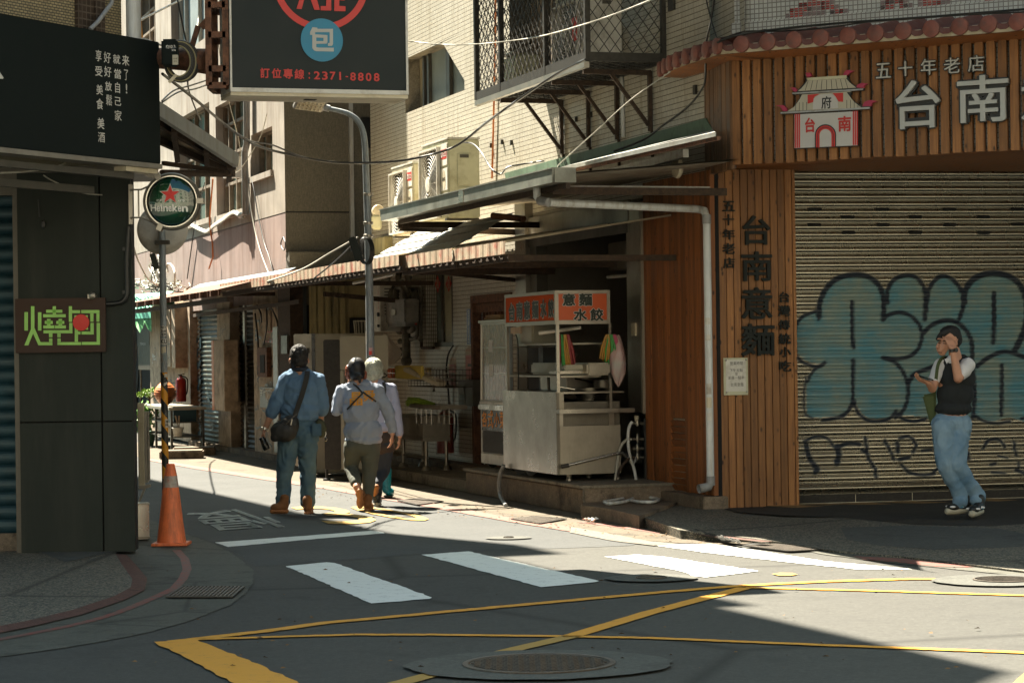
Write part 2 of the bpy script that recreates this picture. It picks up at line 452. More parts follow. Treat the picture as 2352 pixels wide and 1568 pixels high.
tilewall('tile_white',(.60,.575,.49),(.10,.078,.052),.026,.056,.0045,var=.10,stain=(.2,.16,.10),stain_amt=.75,mottle=(.72,.70,.62),off=0.0)
tilewall('tile_yellow',(.30,.24,.13),(.06,.05,.035),.10,.03,.006,var=.16,stain=(.1,.08,.05),off=.5)
tilewall('tile_brown',(.035,.022,.014),(.10,.08,.06),.055,.055,.005,var=.3,stain=(.03,.02,.015))
tilewall('tile_grey',(.40,.42,.40),(.16,.15,.14),.045,.045,.005,var=.10,stain=(.25,.2,.18),stain_amt=.25)
tilewall('tile_red',(.30,.03,.025),(.16,.15,.14),.045,.045,.005,var=.25,stain=(.2,.05,.05),stain_amt=.2)
tilewall('tile_mauve',(.17,.12,.125),(.16,.15,.14),.045,.045,.005,var=.2,stain=(.2,.1,.1),stain_amt=.2)
woodmat('wood',(.35,.165,.058),(.13,.052,.019))
woodmat('wood_dark',(.33,.125,.038),(.13,.042,.013))
woodmat('wood_grey',(.24,.125,.055),(.085,.04,.018))
plain('panel_dark',(.019,.024,.020),.62,0,.2,1.7,dirt=(.030,.034,.028),streak=True,spec=.2)
plain('sign_black',(.007,.011,.010),.75,0,.15,3,spec=.15)
plain('white_paint',(.55,.54,.49),.5,0,.1,5,dirt=(.28,.25,.2))
plain('lamp_white',(.75,.74,.7),.4,0,.05)
plain('ivory',(.50,.45,.33),.5,0,.1,4,dirt=(.3,.25,.15))
plain('ivory_green',(.46,.46,.32),.5,0,.1,4,dirt=(.28,.26,.16))
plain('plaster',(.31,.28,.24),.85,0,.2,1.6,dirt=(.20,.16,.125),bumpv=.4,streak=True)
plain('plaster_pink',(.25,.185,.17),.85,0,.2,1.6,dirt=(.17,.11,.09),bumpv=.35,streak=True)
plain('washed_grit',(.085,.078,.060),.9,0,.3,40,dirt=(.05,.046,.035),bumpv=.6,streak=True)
plain('window_wood',(.21,.17,.125),.75,0,.3,9,dirt=(.08,.06,.04),streak=True)
plain('alu',(.32,.30,.26),.4,.8,.15,8)
plain('alu_dark',(.08,.075,.062),.45,.5,.2,8)
plain('galv',(.33,.34,.33),.5,.6,.18,14,dirt=(.2,.17,.13))
plain('pole_grey',(.26,.30,.32),.55,.3,.16,12,dirt=(.15,.15,.14),streak=True)
plain('pvc',(.55,.58,.58),.4,0,.08,6,dirt=(.35,.33,.28),streak=True)
plain('pvc_grey',(.25,.26,.26),.45,0,.12,6,dirt=(.16,.14,.12),streak=True)
plain('rust',(.15,.07,.04),.8,.2,.45,18,dirt=(.03,.018,.012),bumpv=.5)
plain('rust_beam',(.055,.035,.022),.85,.1,.5,22,dirt=(.02,.014,.01),bumpv=.8)
plain('steel_green',(.09,.15,.10),.6,.1,.2,5,dirt=(.05,.07,.05))
plain('roof_metal',(.30,.31,.29),.5,.4,.15,4,dirt=(.22,.2,.16),streak=True)
plain('roof_under',(.30,.27,.21),.6,.3,.25,4,dirt=(.15,.12,.09))
plain('cream_metal',(.56,.49,.36),.6,0,.12,5,dirt=(.40,.32,.22))
plain('red_stained',(.40,.33,.24),.65,0,.15,5,dirt=(.36,.055,.03))
plain('gutter_metal',(.23,.24,.21),.38,.5,.3,3,dirt=(.12,.12,.10))
plain('cable_black',(.012,.013,.012),.45,0,.2)
plain('cable_white',(.6,.57,.5),.5,0,.1)
plain('cable_pale',(.34,.33,.28),.5,0,.1)
plain('cable_orange',(.55,.16,.04),.5,0,.1)
steel('steel',(.36,.335,.29),.22)
steel('steel_dull',(.38,.35,.29),.38)
steel('steel_dark',(.20,.185,.155),.4)
steel('chrome',(.62,.60,.55),.16)
glass('glass_teal',(.16,.22,.2),.12,1.0)
glass('glass_dark',(.03,.035,.034),.06,1.0)
glass('glass_clear',(.7,.75,.72),.03,.16)
plain('curtain_blue',(.20,.25,.26),.7,0,.15,3)
plain('curtain_cream',(.40,.36,.26),.7,0,.12,3)
cd=bpy.data.cameras.new('camera');cam=bpy.data.objects.new('camera',cd);COL.objects.link(cam)
cam.matrix_world=Matrix(((rt.x,up.x,-fw.x,0),(rt.y,up.y,-fw.y,0),(rt.z,up.z,-fw.z,CAMZ),(0,0,0,1)))
cd.sensor_width=36;cd.lens=36*F/2352;cd.clip_end=2000;cd.clip_start=.1
SC.camera=cam
SUN_EL=math.radians(57);SD=V((.60,-.80,0)).normalized()
w=bpy.data.worlds.new('World');SC.world=w;w.use_nodes=True;nt=w.node_tree
sky=nt.nodes.new('ShaderNodeTexSky');sky.sky_type='NISHITA';sky.sun_disc=False
sky.sun_elevation=SUN_EL;sky.sun_rotation=math.atan2(-SD.x,-SD.y);sky.air_density=1.0;sky.dust_density=2.5;sky.ozone_density=.6
mx=nt.nodes.new('ShaderNodeMix');mx.data_type='RGBA';mx.blend_type='MULTIPLY';mx.inputs[0].default_value=1
mx.inputs[7].default_value=(.74,1.0,.94,1)
nt.links.new(sky.outputs[0],mx.inputs[6]);bg=nt.nodes['Background'];nt.links.new(mx.outputs[2],bg.inputs[0]);bg.inputs[1].default_value=.038
sl=bpy.data.lights.new('sun','SUN');sl.energy=5.0;sl.angle=math.radians(.53);sl.color=(1,.90,.73)
so=bpy.data.objects.new('sun',sl);COL.objects.link(so)
sdir=(SD*math.cos(SUN_EL)-V((0,0,math.sin(SUN_EL)))).normalized()
so.rotation_euler=sdir.to_track_quat('-Z','Y').to_euler();so.location=(0,0,40)
SC.view_settings.view_transform='Standard';SC.view_settings.look='None';SC.view_settings.gamma=1
SC.view_settings.exposure=2.6
SC.render.engine='CYCLES';SC.cycles.use_denoising=True;SC.cycles.max_bounces=8
SC.cycles.diffuse_bounces=6;SC.cycles.glossy_bounces=3;SC.cycles.transparent_max_bounces=8;SC.cycles.caustics_reflective=False;SC.cycles.caustics_refractive=False
plain('far_facade',(.44,.41,.35),.8,0,.1,.5,dirt=(.26,.23,.18),streak=True)
for nm_,lb_,x0,y0,x1,y1,h_ in(('apartment_building','pale apartment block across the junction behind the viewpoint',-26,-22,30,-12,17),('apartment_building','pale apartment block beside the junction to the right of the viewpoint',13,-12,24,16,15)):
 t=thing(nm_,V(((x0+x1)/2,(y0+y1)/2,0)),lb_,'building');mb=MB();mb.box(x0,y0,0,x1,y1,h_);mb.build('wall',M['far_facade'],t)
 mb=MB()
 for fl in range(4):
  for k in range(9):
   if x0<0:mb.box(x0+3+k*5.8,y1+.001,4+fl*3.2,x0+5+k*5.8,y1+.05,5.5+fl*3.2)
   elif k<5:mb.box(x0-.05,y0+2+k*5.4,4+fl*3.2,x0-.001,y0+4+k*5.4,5.5+fl*3.2)
 mb.build('window',M['glass_dark'],t)
def flat(name,x0,y0,x1,y1,z,mat):
 mb=MB();mb.add([(x0,y0,z),(x1,y0,z),(x1,y1,z),(x0,y1,z)],[(0,1,2,3)]);o=mb.build(name,mat,None,fixn=False);o['kind']='structure';return o
flat('ground',-160,-60,160,260,-.012,M['apron'])
flat('road',-40,-20,40,75,0,M['asphalt_old'])
sheet('alley_asphalt',[(250,1035),(332,1050),(453,1070),(627,1100),(804,1126),(1003,1160),(1170,1192),(1310,1212),(1400,1226),(1470,1240),(1452,1252),(1300,1258),(1078,1264),(952,1272),(777,1287),(583,1300),(545,1270),(491,1246),(430,1224),(340,1195),(250,1150)],.004,M['asphalt_new'])
pink_hi=[(330,1050),(453,1070),(574,1088),(746,1114),(873,1136),(1003,1157),(1170,1187),(1310,1208)]
pink_lo=[(330,1055),(453,1077),(574,1096),(746,1122),(873,1145),(1003,1167),(1170,1197),(1310,1220)]
sheet('gutter',[(200,1020)]+[(x,y+2)for x,y in pink_hi]+[(1400,1224),(1481,1240),(1560,1246),(1700,1250),(1763,1240),(1640,1222),(1550,1214),(1470,1180),(1335,1150),(1062,1110),(880,1085),(600,1040),(430,1010)],.008,M['gutter_dirt'])
sheet('road_marking',pink_hi+pink_lo[::-1],.014,M['paint_pink'])
sheet('road_marking',[(1310,1209),(1400,1224),(1481,1240),(1560,1248),(1500,1252),(1400,1240),(1310,1222)],.014,M['worn_white'])
sheet('road_marking',[(1330,1196),(1420,1206),(1520,1222),(1515,1225),(1415,1210),(1330,1199)],.0125,M['paint_red'])
ap=[(-500,1570),(-250,1550),(0,1507),(151,1486),(321,1456),(434,1425),(529,1388),(566,1361),(581,1339),(583,1308),(540,1274),(491,1248),(430,1227),(359,1199),(240,1150),(-500,1150)]
sheet('pavement',ap,.008,M['apron'])
bi=[(291,1273),(313,1297),(338,1327),(332,1354),(287,1376),(189,1410),(75,1437),(0,1452),(-300,1500)]
bo=[(265,1271),(283,1300),(304,1328),(300,1348),(262,1368),(165,1400),(60,1425),(0,1436),(-300,1480)]
mb=MB();a=[G(x,y,.012)for x,y in bi];b=[G(x,y,.03)for x,y in bo];n=len(a)
mb.add(a+b,[(i,i+n,i+1+n,i+1)for i in range(n-1)]);o=mb.build('kerb',M['brick_band']);o['kind']='structure'
sheet('pavement',bo+[(-300,1230),(0,1235),(290,1235)],.03,M['terrazzo'])
sheet('pavement',[(60,1258),(190,1262),(285,1262),(250,1268),(150,1290),(120,1278)],.034,M['patch_concrete'])
o=ribbon([(-60,1476),(0,1467),(75,1453),(151,1438),(210,1424),(264,1408),(315,1388),(359,1369),(400,1350),(420,1328),(430,1306),(424,1282),(405,1262)],.07,.0125).build('road_marking',M['paint_red'],fixn=False);o['kind']='structure'
bk=[(1500,1128),(1660,1150),(1832,1146),(2000,1142),(2352,1130),(3000,1120)]
fr=[(1474,1186),(1560,1216),(1763,1240),(1913,1264),(2066,1276),(2352,1308)]
fr=fr[:6];fr[5]=(3000,1390)
bz=[.10,.10,.11,.11,.11,.11];fz=[.10,.085,.03,.02,.02,.02]
mb=MB();NN=4
rows=[]
for(p,q_,zb,zf)in zip(bk,fr,bz,fz):
 A_=G(*p,zb);B_=G(*q_,zf);rows.append([A_.lerp(B_,k/NN)for k in range(NN+1)])
vs=[v for r_ in rows for v in r_]
mb.add(vs,[(i*(NN+1)+k,i*(NN+1)+k+1,(i+1)*(NN+1)+k+1,(i+1)*(NN+1)+k)for i in range(5)for k in range(NN)])
low=[V((r_[-1].x+.02,r_[-1].y-.03,.0))for r_ in rows]
mb.add([r_[-1]for r_ in rows]+low,[(i,i+6,i+7,i+1)for i in range(5)])
o=mb.build('pavement',M['terrazzo'],fixn=False);o['kind']='structure'
sheet('pavement',[(1913,1262),(2066,1274),(2352,1306),(2700,1345),(2700,1362),(2352,1322),(2030,1290),(1890,1272),(1763,1246),(1763,1238)],.009,M['apron'])
mb=ribbon([(1500,1196),(1560,1219),(1640,1230),(1763,1243)],.1,.055);
mb.add(*(lambda A_:(A_,[]))([]))if 0 else None
o=mb.build('kerb',M['brick_band'],fixn=False);o['kind']='structure'
sheet('road_marking',[(1960,1276),(2080,1282),(2160,1292),(2240,1302),(2150,1300),(2060,1290),(1985,1284)],.014,M['paint_red'])
def onpave(x,y,dz):
 best=None
 for i in range(5):
  for k in range(NN):
   q4=[rows[i][k],rows[i][k+1],rows[i+1][k+1],rows[i+1][k]]
   n_=(q4[1]-q4[0]).cross(q4[3]-q4[0]);r=ray(x,y);t=(q4[0]-CAM).dot(n_)/r.dot(n_)
   p=CAM+r*t
   ins=all(((q4[(j+1)%4]-q4[j]).x*(p-q4[j]).y-(q4[(j+1)%4]-q4[j]).y*(p-q4[j]).x)<=1e-6 for j in range(4))or all(((q4[(j+1)%4]-q4[j]).x*(p-q4[j]).y-(q4[(j+1)%4]-q4[j]).y*(p-q4[j]).x)>=-1e-6 for j in range(4))
   if ins:return V((p.x,p.y,p.z+dz))
 return G(x,y,.06+dz)
def psheet(name,pts,dz,mat):
 mb=MB();mb.add([onpave(x,y,dz)for x,y in pts],[tuple(range(len(pts)))]);o=mb.build(name,mat,fixn=True)
 if o.data.polygons[0].normal.z<0:o.data.flip_normals()
 o['kind']='structure';return o
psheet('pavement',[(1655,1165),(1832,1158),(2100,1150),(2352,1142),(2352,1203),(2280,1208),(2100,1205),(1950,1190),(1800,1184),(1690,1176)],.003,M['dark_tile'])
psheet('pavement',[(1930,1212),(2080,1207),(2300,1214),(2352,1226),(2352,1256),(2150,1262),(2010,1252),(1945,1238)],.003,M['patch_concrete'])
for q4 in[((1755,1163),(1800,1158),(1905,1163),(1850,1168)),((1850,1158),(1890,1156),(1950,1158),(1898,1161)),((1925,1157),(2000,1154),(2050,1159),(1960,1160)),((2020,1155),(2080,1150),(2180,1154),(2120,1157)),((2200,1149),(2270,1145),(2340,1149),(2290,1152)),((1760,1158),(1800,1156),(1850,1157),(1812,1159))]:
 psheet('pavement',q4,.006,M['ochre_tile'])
for nm,pts in(('s1',[(655,1299),(752,1290),(770,1292),(994,1371),(985,1374),(855,1385)]),('s2',[(969,1273),(1075,1265),(1377,1333),(1365,1336),(1242,1347)]),('s3',[(1389,1277),(1465,1273),(1520,1277),(1742,1310),(1620,1325),(1590,1320),(1558,1309)]),('s4',[(1493,1250),(1632,1248),(1730,1262),(1895,1288),(2095,1306),(1968,1306),(1840,1293),(1639,1270)]),('s5',[(493,1245),(640,1234),(852,1218),(880,1221),(883,1224),(746,1235),(523,1255)])):
 sheet('road_marking',pts,.010,M['paint_white'])
def band(pts,w,m='paint_yellow'):
 q=[pts[0]]
 for a,b in zip(pts[:-1],pts[1:]):n_=max(1,int(math.hypot(b[0]-a[0],b[1]-a[1])/14));q+=[(a[0]+(b[0]-a[0])*k/n_,a[1]+(b[1]-a[1])*k/n_+R.uniform(-.35,.35))for k in range(1,n_+1)]
 pts=q
 o=ribbon(pts,w,.0125).build('road_marking',M[m],fixn=False);o['kind']='structure'
band([(395,1472),(600,1449),(746,1429),(1150,1392),(1550,1356),(1697,1344),(1895,1334),(2090,1328),(2216,1330)],.115)
band([(440,1467),(804,1456),(1000,1456),(1290,1459.5)],.085)
band([(1290,1459.5),(1493,1463.5),(1900,1480),(2352,1497),(2500,1503)],.085)
band([(1712,1348),(2000,1355),(2352,1366),(2500,1371)],.085)
band([(1712,1348),(1600,1377),(1493,1405),(1310,1460)],.12)
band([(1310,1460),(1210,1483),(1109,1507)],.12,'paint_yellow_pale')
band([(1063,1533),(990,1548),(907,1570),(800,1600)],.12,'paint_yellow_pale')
sheet('road_marking',[(352,1473),(449,1467),(560,1510),(691,1568),(850,1640),(690,1650),(536,1568),(440,1515)],.0165,M['paint_yellow'])
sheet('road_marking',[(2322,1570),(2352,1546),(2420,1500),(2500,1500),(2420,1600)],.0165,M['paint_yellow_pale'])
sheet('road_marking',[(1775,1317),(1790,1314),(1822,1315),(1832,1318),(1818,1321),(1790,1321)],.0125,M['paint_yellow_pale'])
def gtext(s,FL,FR,NL,NR,rot,mat,off=.02):
 c=[G(*FL,.011),G(*FR,.011),G(*NL,.011),G(*NR,.011)]
 def fn(x,y,t):
  if rot:x,y=1-x,1-y
  return(c[2].lerp(c[3],x)).lerp(c[0].lerp(c[1],x),y)
 mb=MB();text(mb,s,fn,0,0,1,1,off);o=mb.build('road_marking',M[mat],fixn=False)
 if sum(p.normal.z for p in o.data.polygons)<0:o.data.flip_normals()
 o['kind']='structure'
gtext('慢',(424,1178),(560,1167),(488,1220),(682,1207),True,'paint_white',.010)
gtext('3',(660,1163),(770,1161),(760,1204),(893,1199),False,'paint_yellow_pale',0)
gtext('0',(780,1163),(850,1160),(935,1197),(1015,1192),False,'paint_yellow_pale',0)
def manhole(px,py,r_px,ring,label,patt=True,conc=None):
 c=G(px,py,.013);k=F/c.y;r=r_px/k
 t=thing('manhole_cover',c,label,'manhole cover','manhole covers in the junction')
 if conc:
  mb=MB();N_=60;rr=random.Random(px)
  vs=[c+V((0,0,.001))]+[c+V((math.cos(2*PI*i/N_)*conc/k*(1+.03*rr.random()+.02*math.sin(i*.7)),math.sin(2*PI*i/N_)*conc/k*(.86+.03*rr.random()),.001))for i in range(N_)]
  mb.add(vs,[(0,1+i,1+(i+1)%N_)for i in range(N_)]);mb.build('concrete_collar',M['patch_concrete'],t,fixn=False)
 mb=MB();mb.lathe(c,[(r*1.0,.002),(r*1.0,.009),(r*.93,.010),(r*.92,.004)],48,cap=False);mb.build('ring',M['iron_pale'],t,smooth=40)
 mb=MB();mb.lathe(c,[(r*.915,.003),(0.001,.004)],48,cap=False)
 mb.build('lid',M['iron'],t)
 if patt:
  mb=MB();st=r/14
  i=-14
  while i<=14:
   for j in range(-14,15):
    x=i*st+(st/2 if j%2 else 0);y=j*st
    if x*x+y*y<(r*.86)**2:
     an=PI/4 if(i+j)%2 else-PI/4
     mb.obox(c+V((x,y,.007)),(math.cos(an),math.sin(an),0),(-math.sin(an),math.cos(an),0),(0,0,1),st*.40,st*.14,.003)
   i+=1
  mb.build('tread_pattern',M['iron_pale'],t)
manhole(1238,1524,176,1,'large round manhole cover set in grey concrete in the foreground',True,300)
manhole(1496,1326,36,1,'small round cover at the end of the white crossing stripe in the sun',False,104)
manhole(1168,1234,12,1,'tiny round cover in the sunlit alley lane',False,52)
manhole(2305,1331,70,1,'round cover at the right edge beyond the yellow line',True,160)
def grate(pts,z,label,nb=9,name='drain_grate',along=True):
 q4=[G(x,y,z)for x,y in pts];c=sum(q4,V((0,0,0)))/4
 t=thing(name,c,label,'drain grate','drain grates in the gutter')
 mb=MB();mb.add([v+V((0,0,.002))for v in q4],[(0,1,2,3)]);mb.build('pit',M['black_void'],t,fixn=False)
 mb=MB();a_,b_,c_,d_=[v+V((0,0,.006))for v in q4]
 for i in range(4):mb.bar(*([a_,b_,c_,d_][i],[a_,b_,c_,d_][(i+1)%4]),.02,.008)
 mb.build('frame',M['iron'],t)
 mb=MB()
 for i in range(1,nb):
  f_=i/nb;mb.bar(a_.lerp(b_,f_),d_.lerp(c_,f_),.014,.008)
 for f_ in(.2,.4,.6,.8):mb.bar(a_.lerp(d_,f_),b_.lerp(c_,f_),.008,.006)
 mb.build('bars',M['iron_pale'],t)
grate([(419,1348),(559,1348),(532,1372),(383,1372)],.011,'dark drain grate in the left kerb apron beside the red line',16)
grate([(1707,1254),(1781,1250),(1898,1262),(1814,1267)],.011,'sunlit slotted drain grate beside the right pavement',12)
grate([(914,1150),(962,1144),(1017,1152),(960,1160)],.011,'wire drain grate in the gutter behind the walkers',14)
grate([(1175,1192),(1230,1186),(1300,1192),(1240,1203)],.011,'wire drain grate in the gutter below the food cart platform',14)
mb=MB()
for i in range(16):
 a=R.random()*6.28;p=G(1355+R.uniform(-9,9),1197+R.uniform(-2,2),.02)
 mb.add([p,p+V((math.cos(a)*.06,math.sin(a)*.05,.02)),p+V((math.cos(a+1)*.05,math.sin(a+1)*.05,.035))],[(0,1,2)])
tag(mb.build('paper_scrap',M['lamp_white'],fixn=False),'crumpled white tissue lying in the gutter','litter')
tilewall('tile_yellow_s',(.33,.27,.15),(.05,.045,.035),.045,.022,.004,var=.2,stain=(.12,.1,.06),off=.5)
plain('shutter_blue',(.012,.045,.060),.45,.3,.25,5)
plain('brown_board',(.040,.020,.012),.75,0,.12,6)
m=NT('lit_green');m.col((.14,.26,.06));m.b.inputs['Emission Color'].default_value=(.25,.5,.08,1);m.b.inputs['Emission Strength'].default_value=.055
n_=m.noise(m.coord('Object'),9,3,.6);m.l(m.math('MULTIPLY',m.ramp(n_,[(.3,.6),(.7,1.3)]),.045),m.b.inputs['Emission Strength']);M['lit_green']=m.m
plain('red_disc',(.55,.02,.012),.5,0,.05)
plain('orange_plastic',(.72,.17,.055),.5,0,.16,10,dirt=(.34,.085,.035),streak=True)
plain('grey_film',(.33,.30,.26),.5,.1,.3,20,dirt=(.5,.10,.05))
UL=V((-.34,.94)).normalized()
ac,_=PG.px(279,60,-.22)
HB=14.5
t=thing('corner_building',(PL.w(0,0)+V((-2,1,0))),'tall dark corner building on the left with yellow tiles above and dark panels below','building')
p0=PG.w(ac,0,-.22);p1=PG.w(-7,0,-.22);bk_=V((UL.x,UL.y,0))
p3=p0+bk_*26;p4=p1+V((-6,3,0))+bk_*26
mb=MB();z0=3.25
ft=[p1,p0,p3,p4];lo=[V((p.x,p.y,z0))for p in ft];hi=[V((p.x,p.y,HB))for p in ft]
mb.add(lo+hi,[(0,1,5,4),(1,2,6,5),(2,3,7,6),(3,0,4,7),(4,5,6,7),(3,2,1,0)]);mb.build('tiled_wall',M['tile_yellow_s'],t)
mb=MB()
for t0_,hw_,dh_ in((10.3,.5,3.3),(4.6,.22,1.5)):c0=p0+bk_*t0_;mb.obox(V((c0.x,c0.y,HB+dh_/2))+V((-.72,-.26,0)),bk_,V((-UL.y,UL.x,0)),(0,0,1),hw_,.72,dh_/2-.01)
mb.build('shadow_notch_block',M['plaster'],t)  # unseen roof blocks added to notch the building's shadow edge on the road
h=[PG.px(x,50,-.22)[0]for x in(172,206,228)]
mb=MB();mb.pbox(PG,h[0],h[1],3.5,7,-.22,-.18);mb.build('brown_tile_column',M['tile_brown'],t)
mb=MB();mb.pbox(PG,h[1]+.002,h[2],3.5,7,-.22,-.16);mb.build('brown_tile_column',M['tile_brown'],t)
mb=MB();mb.tube([PG.at(207,68,-.10),PG.at(225,50,-.10),PG.at(240,30,-.12),PG.at(256,8,-.15),PG.at(262,-20,-.15)],.018,8);mb.build('conduit',M['pvc_grey'],t,smooth=60)
mb=MB();x_=PG.w(ac+.03,0,-.12);mb.tube([(x_.x,x_.y,4.05),(x_.x,x_.y,12)],.062,12);mb.build('white_downpipe',M['pvc'],t,smooth=60)
yg=PL.px(49,1240)[0];s1=PL.px(231,700)[0];zb=.03;zt=3.2;zj=PL.px(200,968)[1]
for a0,a1,z0_,z1_ in((yg,s1-.006,zb,zj-.006),(s1+.006,0,zb,zj-.006),(yg,s1-.006,zj+.006,zt),(s1+.006,0,zj+.006,zt)):
 mb=MB();mb.pbox(PL,a0,a1,z0_,z1_,-.03,0);mb.build('wall_panel',M['panel_dark'],t,bevel=.003)
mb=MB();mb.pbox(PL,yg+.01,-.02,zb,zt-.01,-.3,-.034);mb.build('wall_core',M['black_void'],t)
q0=PL.w(-.012,0,-.04);q1=q0+bk_*25
mb=MB();mb.add([(q0.x,q0.y,zb),(q1.x,q1.y,zb),(q1.x,q1.y,z0+.02),(q0.x,q0.y,z0+.02)],[(0,1,2,3)]);mb.build('side_wall',M['plaster'],t)
mb=MB();a0=yg-2.6;zz=.18;k=0
zs=PL.px(20,1225,-.25)[1]
while zz<3.1:
 for j in range(6):
  u_=j/6;z1_=zz+u_*.115;z2_=zz+(u_+1/6)*.115
  o1=-.25+.018*math.sin(PI*u_)**.7 if u_>0 else-.25;o2=-.25+.018*math.sin(PI*(u_+1/6))**.7 if j<5 else-.25
  mb.add([PL.w(a0,z1_,o1),PL.w(yg-.04,z1_,o1),PL.w(yg-.04,z2_,o2),PL.w(a0,z2_,o2)],[(0,1,2,3)])
 zz+=.115
mb.build('roller_shutter',M['shutter_blue'],t,fixn=False)
mb=MB();mb.pbox(PL,a0,yg-.04,.0,.18,-.5,-.22);mb.build('shutter_sill',M['mossy_concrete'],t)
mb=MB();mb.pbox(PL,yg-.04,yg,zb,zt,-.3,-.005);mb.build('shutter_rail',M['alu_dark'],t)
mb=MB();mb.pbox(PL,-3.4,.06,3.2,3.38,-1.2,.02);mb.pbox(PL,-3.4,-.1,3.02,3.2,-.32,-.05);mb.build('soffit',M['alu_dark'],t)
mb=MB();mb.bar(PG.w(-4,3.12,-.1),PG.w(-.25,3.12,-.1),.06,.05);mb.bar(PG.w(-4,3.0,-.3),PG.w(-.5,3.0,-.3),.04,.06);mb.build('soffit_rail',M['alu_dark'],t)
mb=MB();mb.tube(smoothpath([PL.at(x,y,.03)for x,y in((296,520),(291,600),(292,660),(290,680),(280,693),(262,697),(244,698))],5),.020,8)
for yy in(572,671):mb.pbox(PL,PL.px(283,yy)[0],PL.px(294,yy)[0],PL.px(290,yy)[1]-.015,PL.px(290,yy)[1]+.015,0,.04)
mb.build('conduit',M['cable_black'],t,smooth=60)
mb=MB();mb.tube([PL.at(x,y,.02)for x,y in((88,458),(91,498))],.006,6);mb.ball(PL.at(99,452+63,.03),.028,10,6,(.7,.5,1.4));mb.build('pull_cord',M['cable_black'],t)
t=thing('shop_sign',PG.w(-1,3.2),'black fabric shop sign with small white brush characters in columns','sign')
a0=-4.0;a1,zt_=PG.px(366,97);_,zb_=PG.px(373,383)
mb=MB();mb.pbox(PG,a0,a1,zb_+.02,zt_,-.16,0);mb.build('panel',M['sign_black'],t,bevel=.006)
mb=MB();mb.pbox(PG,a0,a1+.004,zb_-.02,zb_+.018,-.17,.012);mb.build('bottom_rail',M['alu'],t)
mb=MB();mb.pbox(PG,a1-.45,a1-.02,zb_-.06,zb_-.022,-.14,-.02);mb.build('lamp_tray',M['ivory'],t)
def gl(lst,pl,out,key,mat,name='lettering',off=.0,th=0.0,parent=None,**kw):
 mb=MB()
 for ch,x0,y0,x1,y1 in lst:
  A_=z_(key,x0,y0)if key else(x0,y0);B_=z_(key,x1,y1)if key else(x1,y1)
  ptext(mb,ch,pl,out,*A_,*B_,off=off,th=th,**kw)
 return mb.build(name,mat,parent,fixn=False)
L_=[('来',1093,490,1158,596),('了',1110,622,1148,725),('!',1126,752,1140,840),('就',1012,485,1078,580),('當',1022,615,1085,712),('自',1030,735,1075,838),('己',1028,868,1085,952),('家',1026,985,1090,1088),('好',928,462,992,572),('好',932,590,998,697),('放',940,728,1002,820),('鬆',948,845,1005,952),('享',856,445,910,556),('受',852,588,918,690),('美',862,755,922,856),('食',862,880,926,985),('美',872,1053,935,1160),('酒',876,1182,940,1280)]
gl(L_,PG,.004,'a',M['white_paint'],off=.012,parent=t)
gl([('R',-300,250,33,712)],PG,.004,'a',M['white_paint'],off=.02,parent=t)
t=thing('wall_sign',PL.at(140,808),'small brown wall sign with glowing green strokes and a red dot','sign')
def ZA(x,y,out=.0):return PL.px(*z_('A',x,y),out)
a0,z1_=ZA(85,90);a1,z0_=ZA(2215,1335)
mb=MB();mb.pbox(PL,a0,a1,z0_,z1_,.004,.05);mb.build('backboard',M['brown_board'],t,bevel=.003)
mb=MB()
def sr(x0,y0,x1,y1):
 p=[ZA(x0,y0,.053),ZA(x1,y0,.053),ZA(x1,y1,.053),ZA(x0,y1,.053)];mb.prism(PL,p,.0505,.056)
for r_ in((280,400,362,832),(435,262,515,790),(600,405,680,832),(945,262,1020,450),(792,345,1170,415),(722,450,1250,522),(812,560,892,710),(760,605,945,678),(1085,560,1165,710),(1032,605,1218,678),(725,712,983,785),(1000,712,1255,785),(730,825,1410,897),(860,900,938,990),(1055,900,1132,990),(862,1018,938,1100),(1058,1018,1132,1100),(610,1105,938,1178),(1058,1105,1608,1172),(1628,1100,2055,1168),(1325,262,1400,628),(1400,355,1590,425),(1335,655,1410,825),(1618,352,2045,425),(1830,430,1905,625),(1975,430,2045,625),(1835,655,1910,925),(1625,855,1832,925),(1980,655,2055,1100),(1455,475,1590,625),(1620,475,1770,625),(1462,655,1590,812),(1625,655,1775,812),(1465,815,1540,1100),(1542,855,1600,925)):sr(*r_)
for pl_ in([(445,775),(520,775),(660,1110),(610,1178),(485,900),(370,1180),(280,1182)],):
 p=[ZA(x,y,.053)for x,y in pl_];mb.prism(PL,p,.0505,.0555)
mb.build('glowing_stroke',M['lit_green'],t)
c=PL.at(*z_('A',1613,645),.06);mb=MB();mb.lathe(c,[(.001,-.006),(.068,-.006),(.068,.008),(.001,.012)],32,axis=(0,-1,0));mb.build('red_dot',M['red_disc'],t)
mb=MB();mb.pbox(PL,PL.px(205,684)[0],PL.px(222,684)[0],PL.px(210,686)[1],PL.px(210,676)[1],.0,.08);mb.ball(PL.at(212,679,.09),.03,10,8);mb.build('spot_lamp',M['alu'],t)
Yb=20.1
c=P(396,463.5,Yb);kk=F/Yb;r=66/kk
t=thing('round_sign',c,'round green beer sign with a red star on a wall bracket','sign')
mb=MB();mb.lathe(c,[(.001,-.06),(r*.96,-.06),(r,-.04),(r,.045),(r*.97,.06),(r*.93,.06),(r*.92,.045)],64,axis=(0,-1,0),cap=False);mb.build('rim',M['alu_dark'],t,smooth=40)
mb=MB();mb.lathe(c,[(r*.925,.047),(r*.90,.060),(r*.86,.060),(r*.85,.05)],64,axis=(0,-1,0),cap=False);mb.build('bezel',M['chrome'],t,smooth=60)
m=NT('beer_glass');tc=m.n('TexCoord');gr=m.n('TexGradient',gradient_type='SPHERICAL');mp=m.n('Mapping');m.l(tc.outputs['Object'],mp.inputs[0])
mp.inputs['Scale'].default_value=(3.9,.01,3.9);m.l(mp.outputs[0],gr.inputs[0])
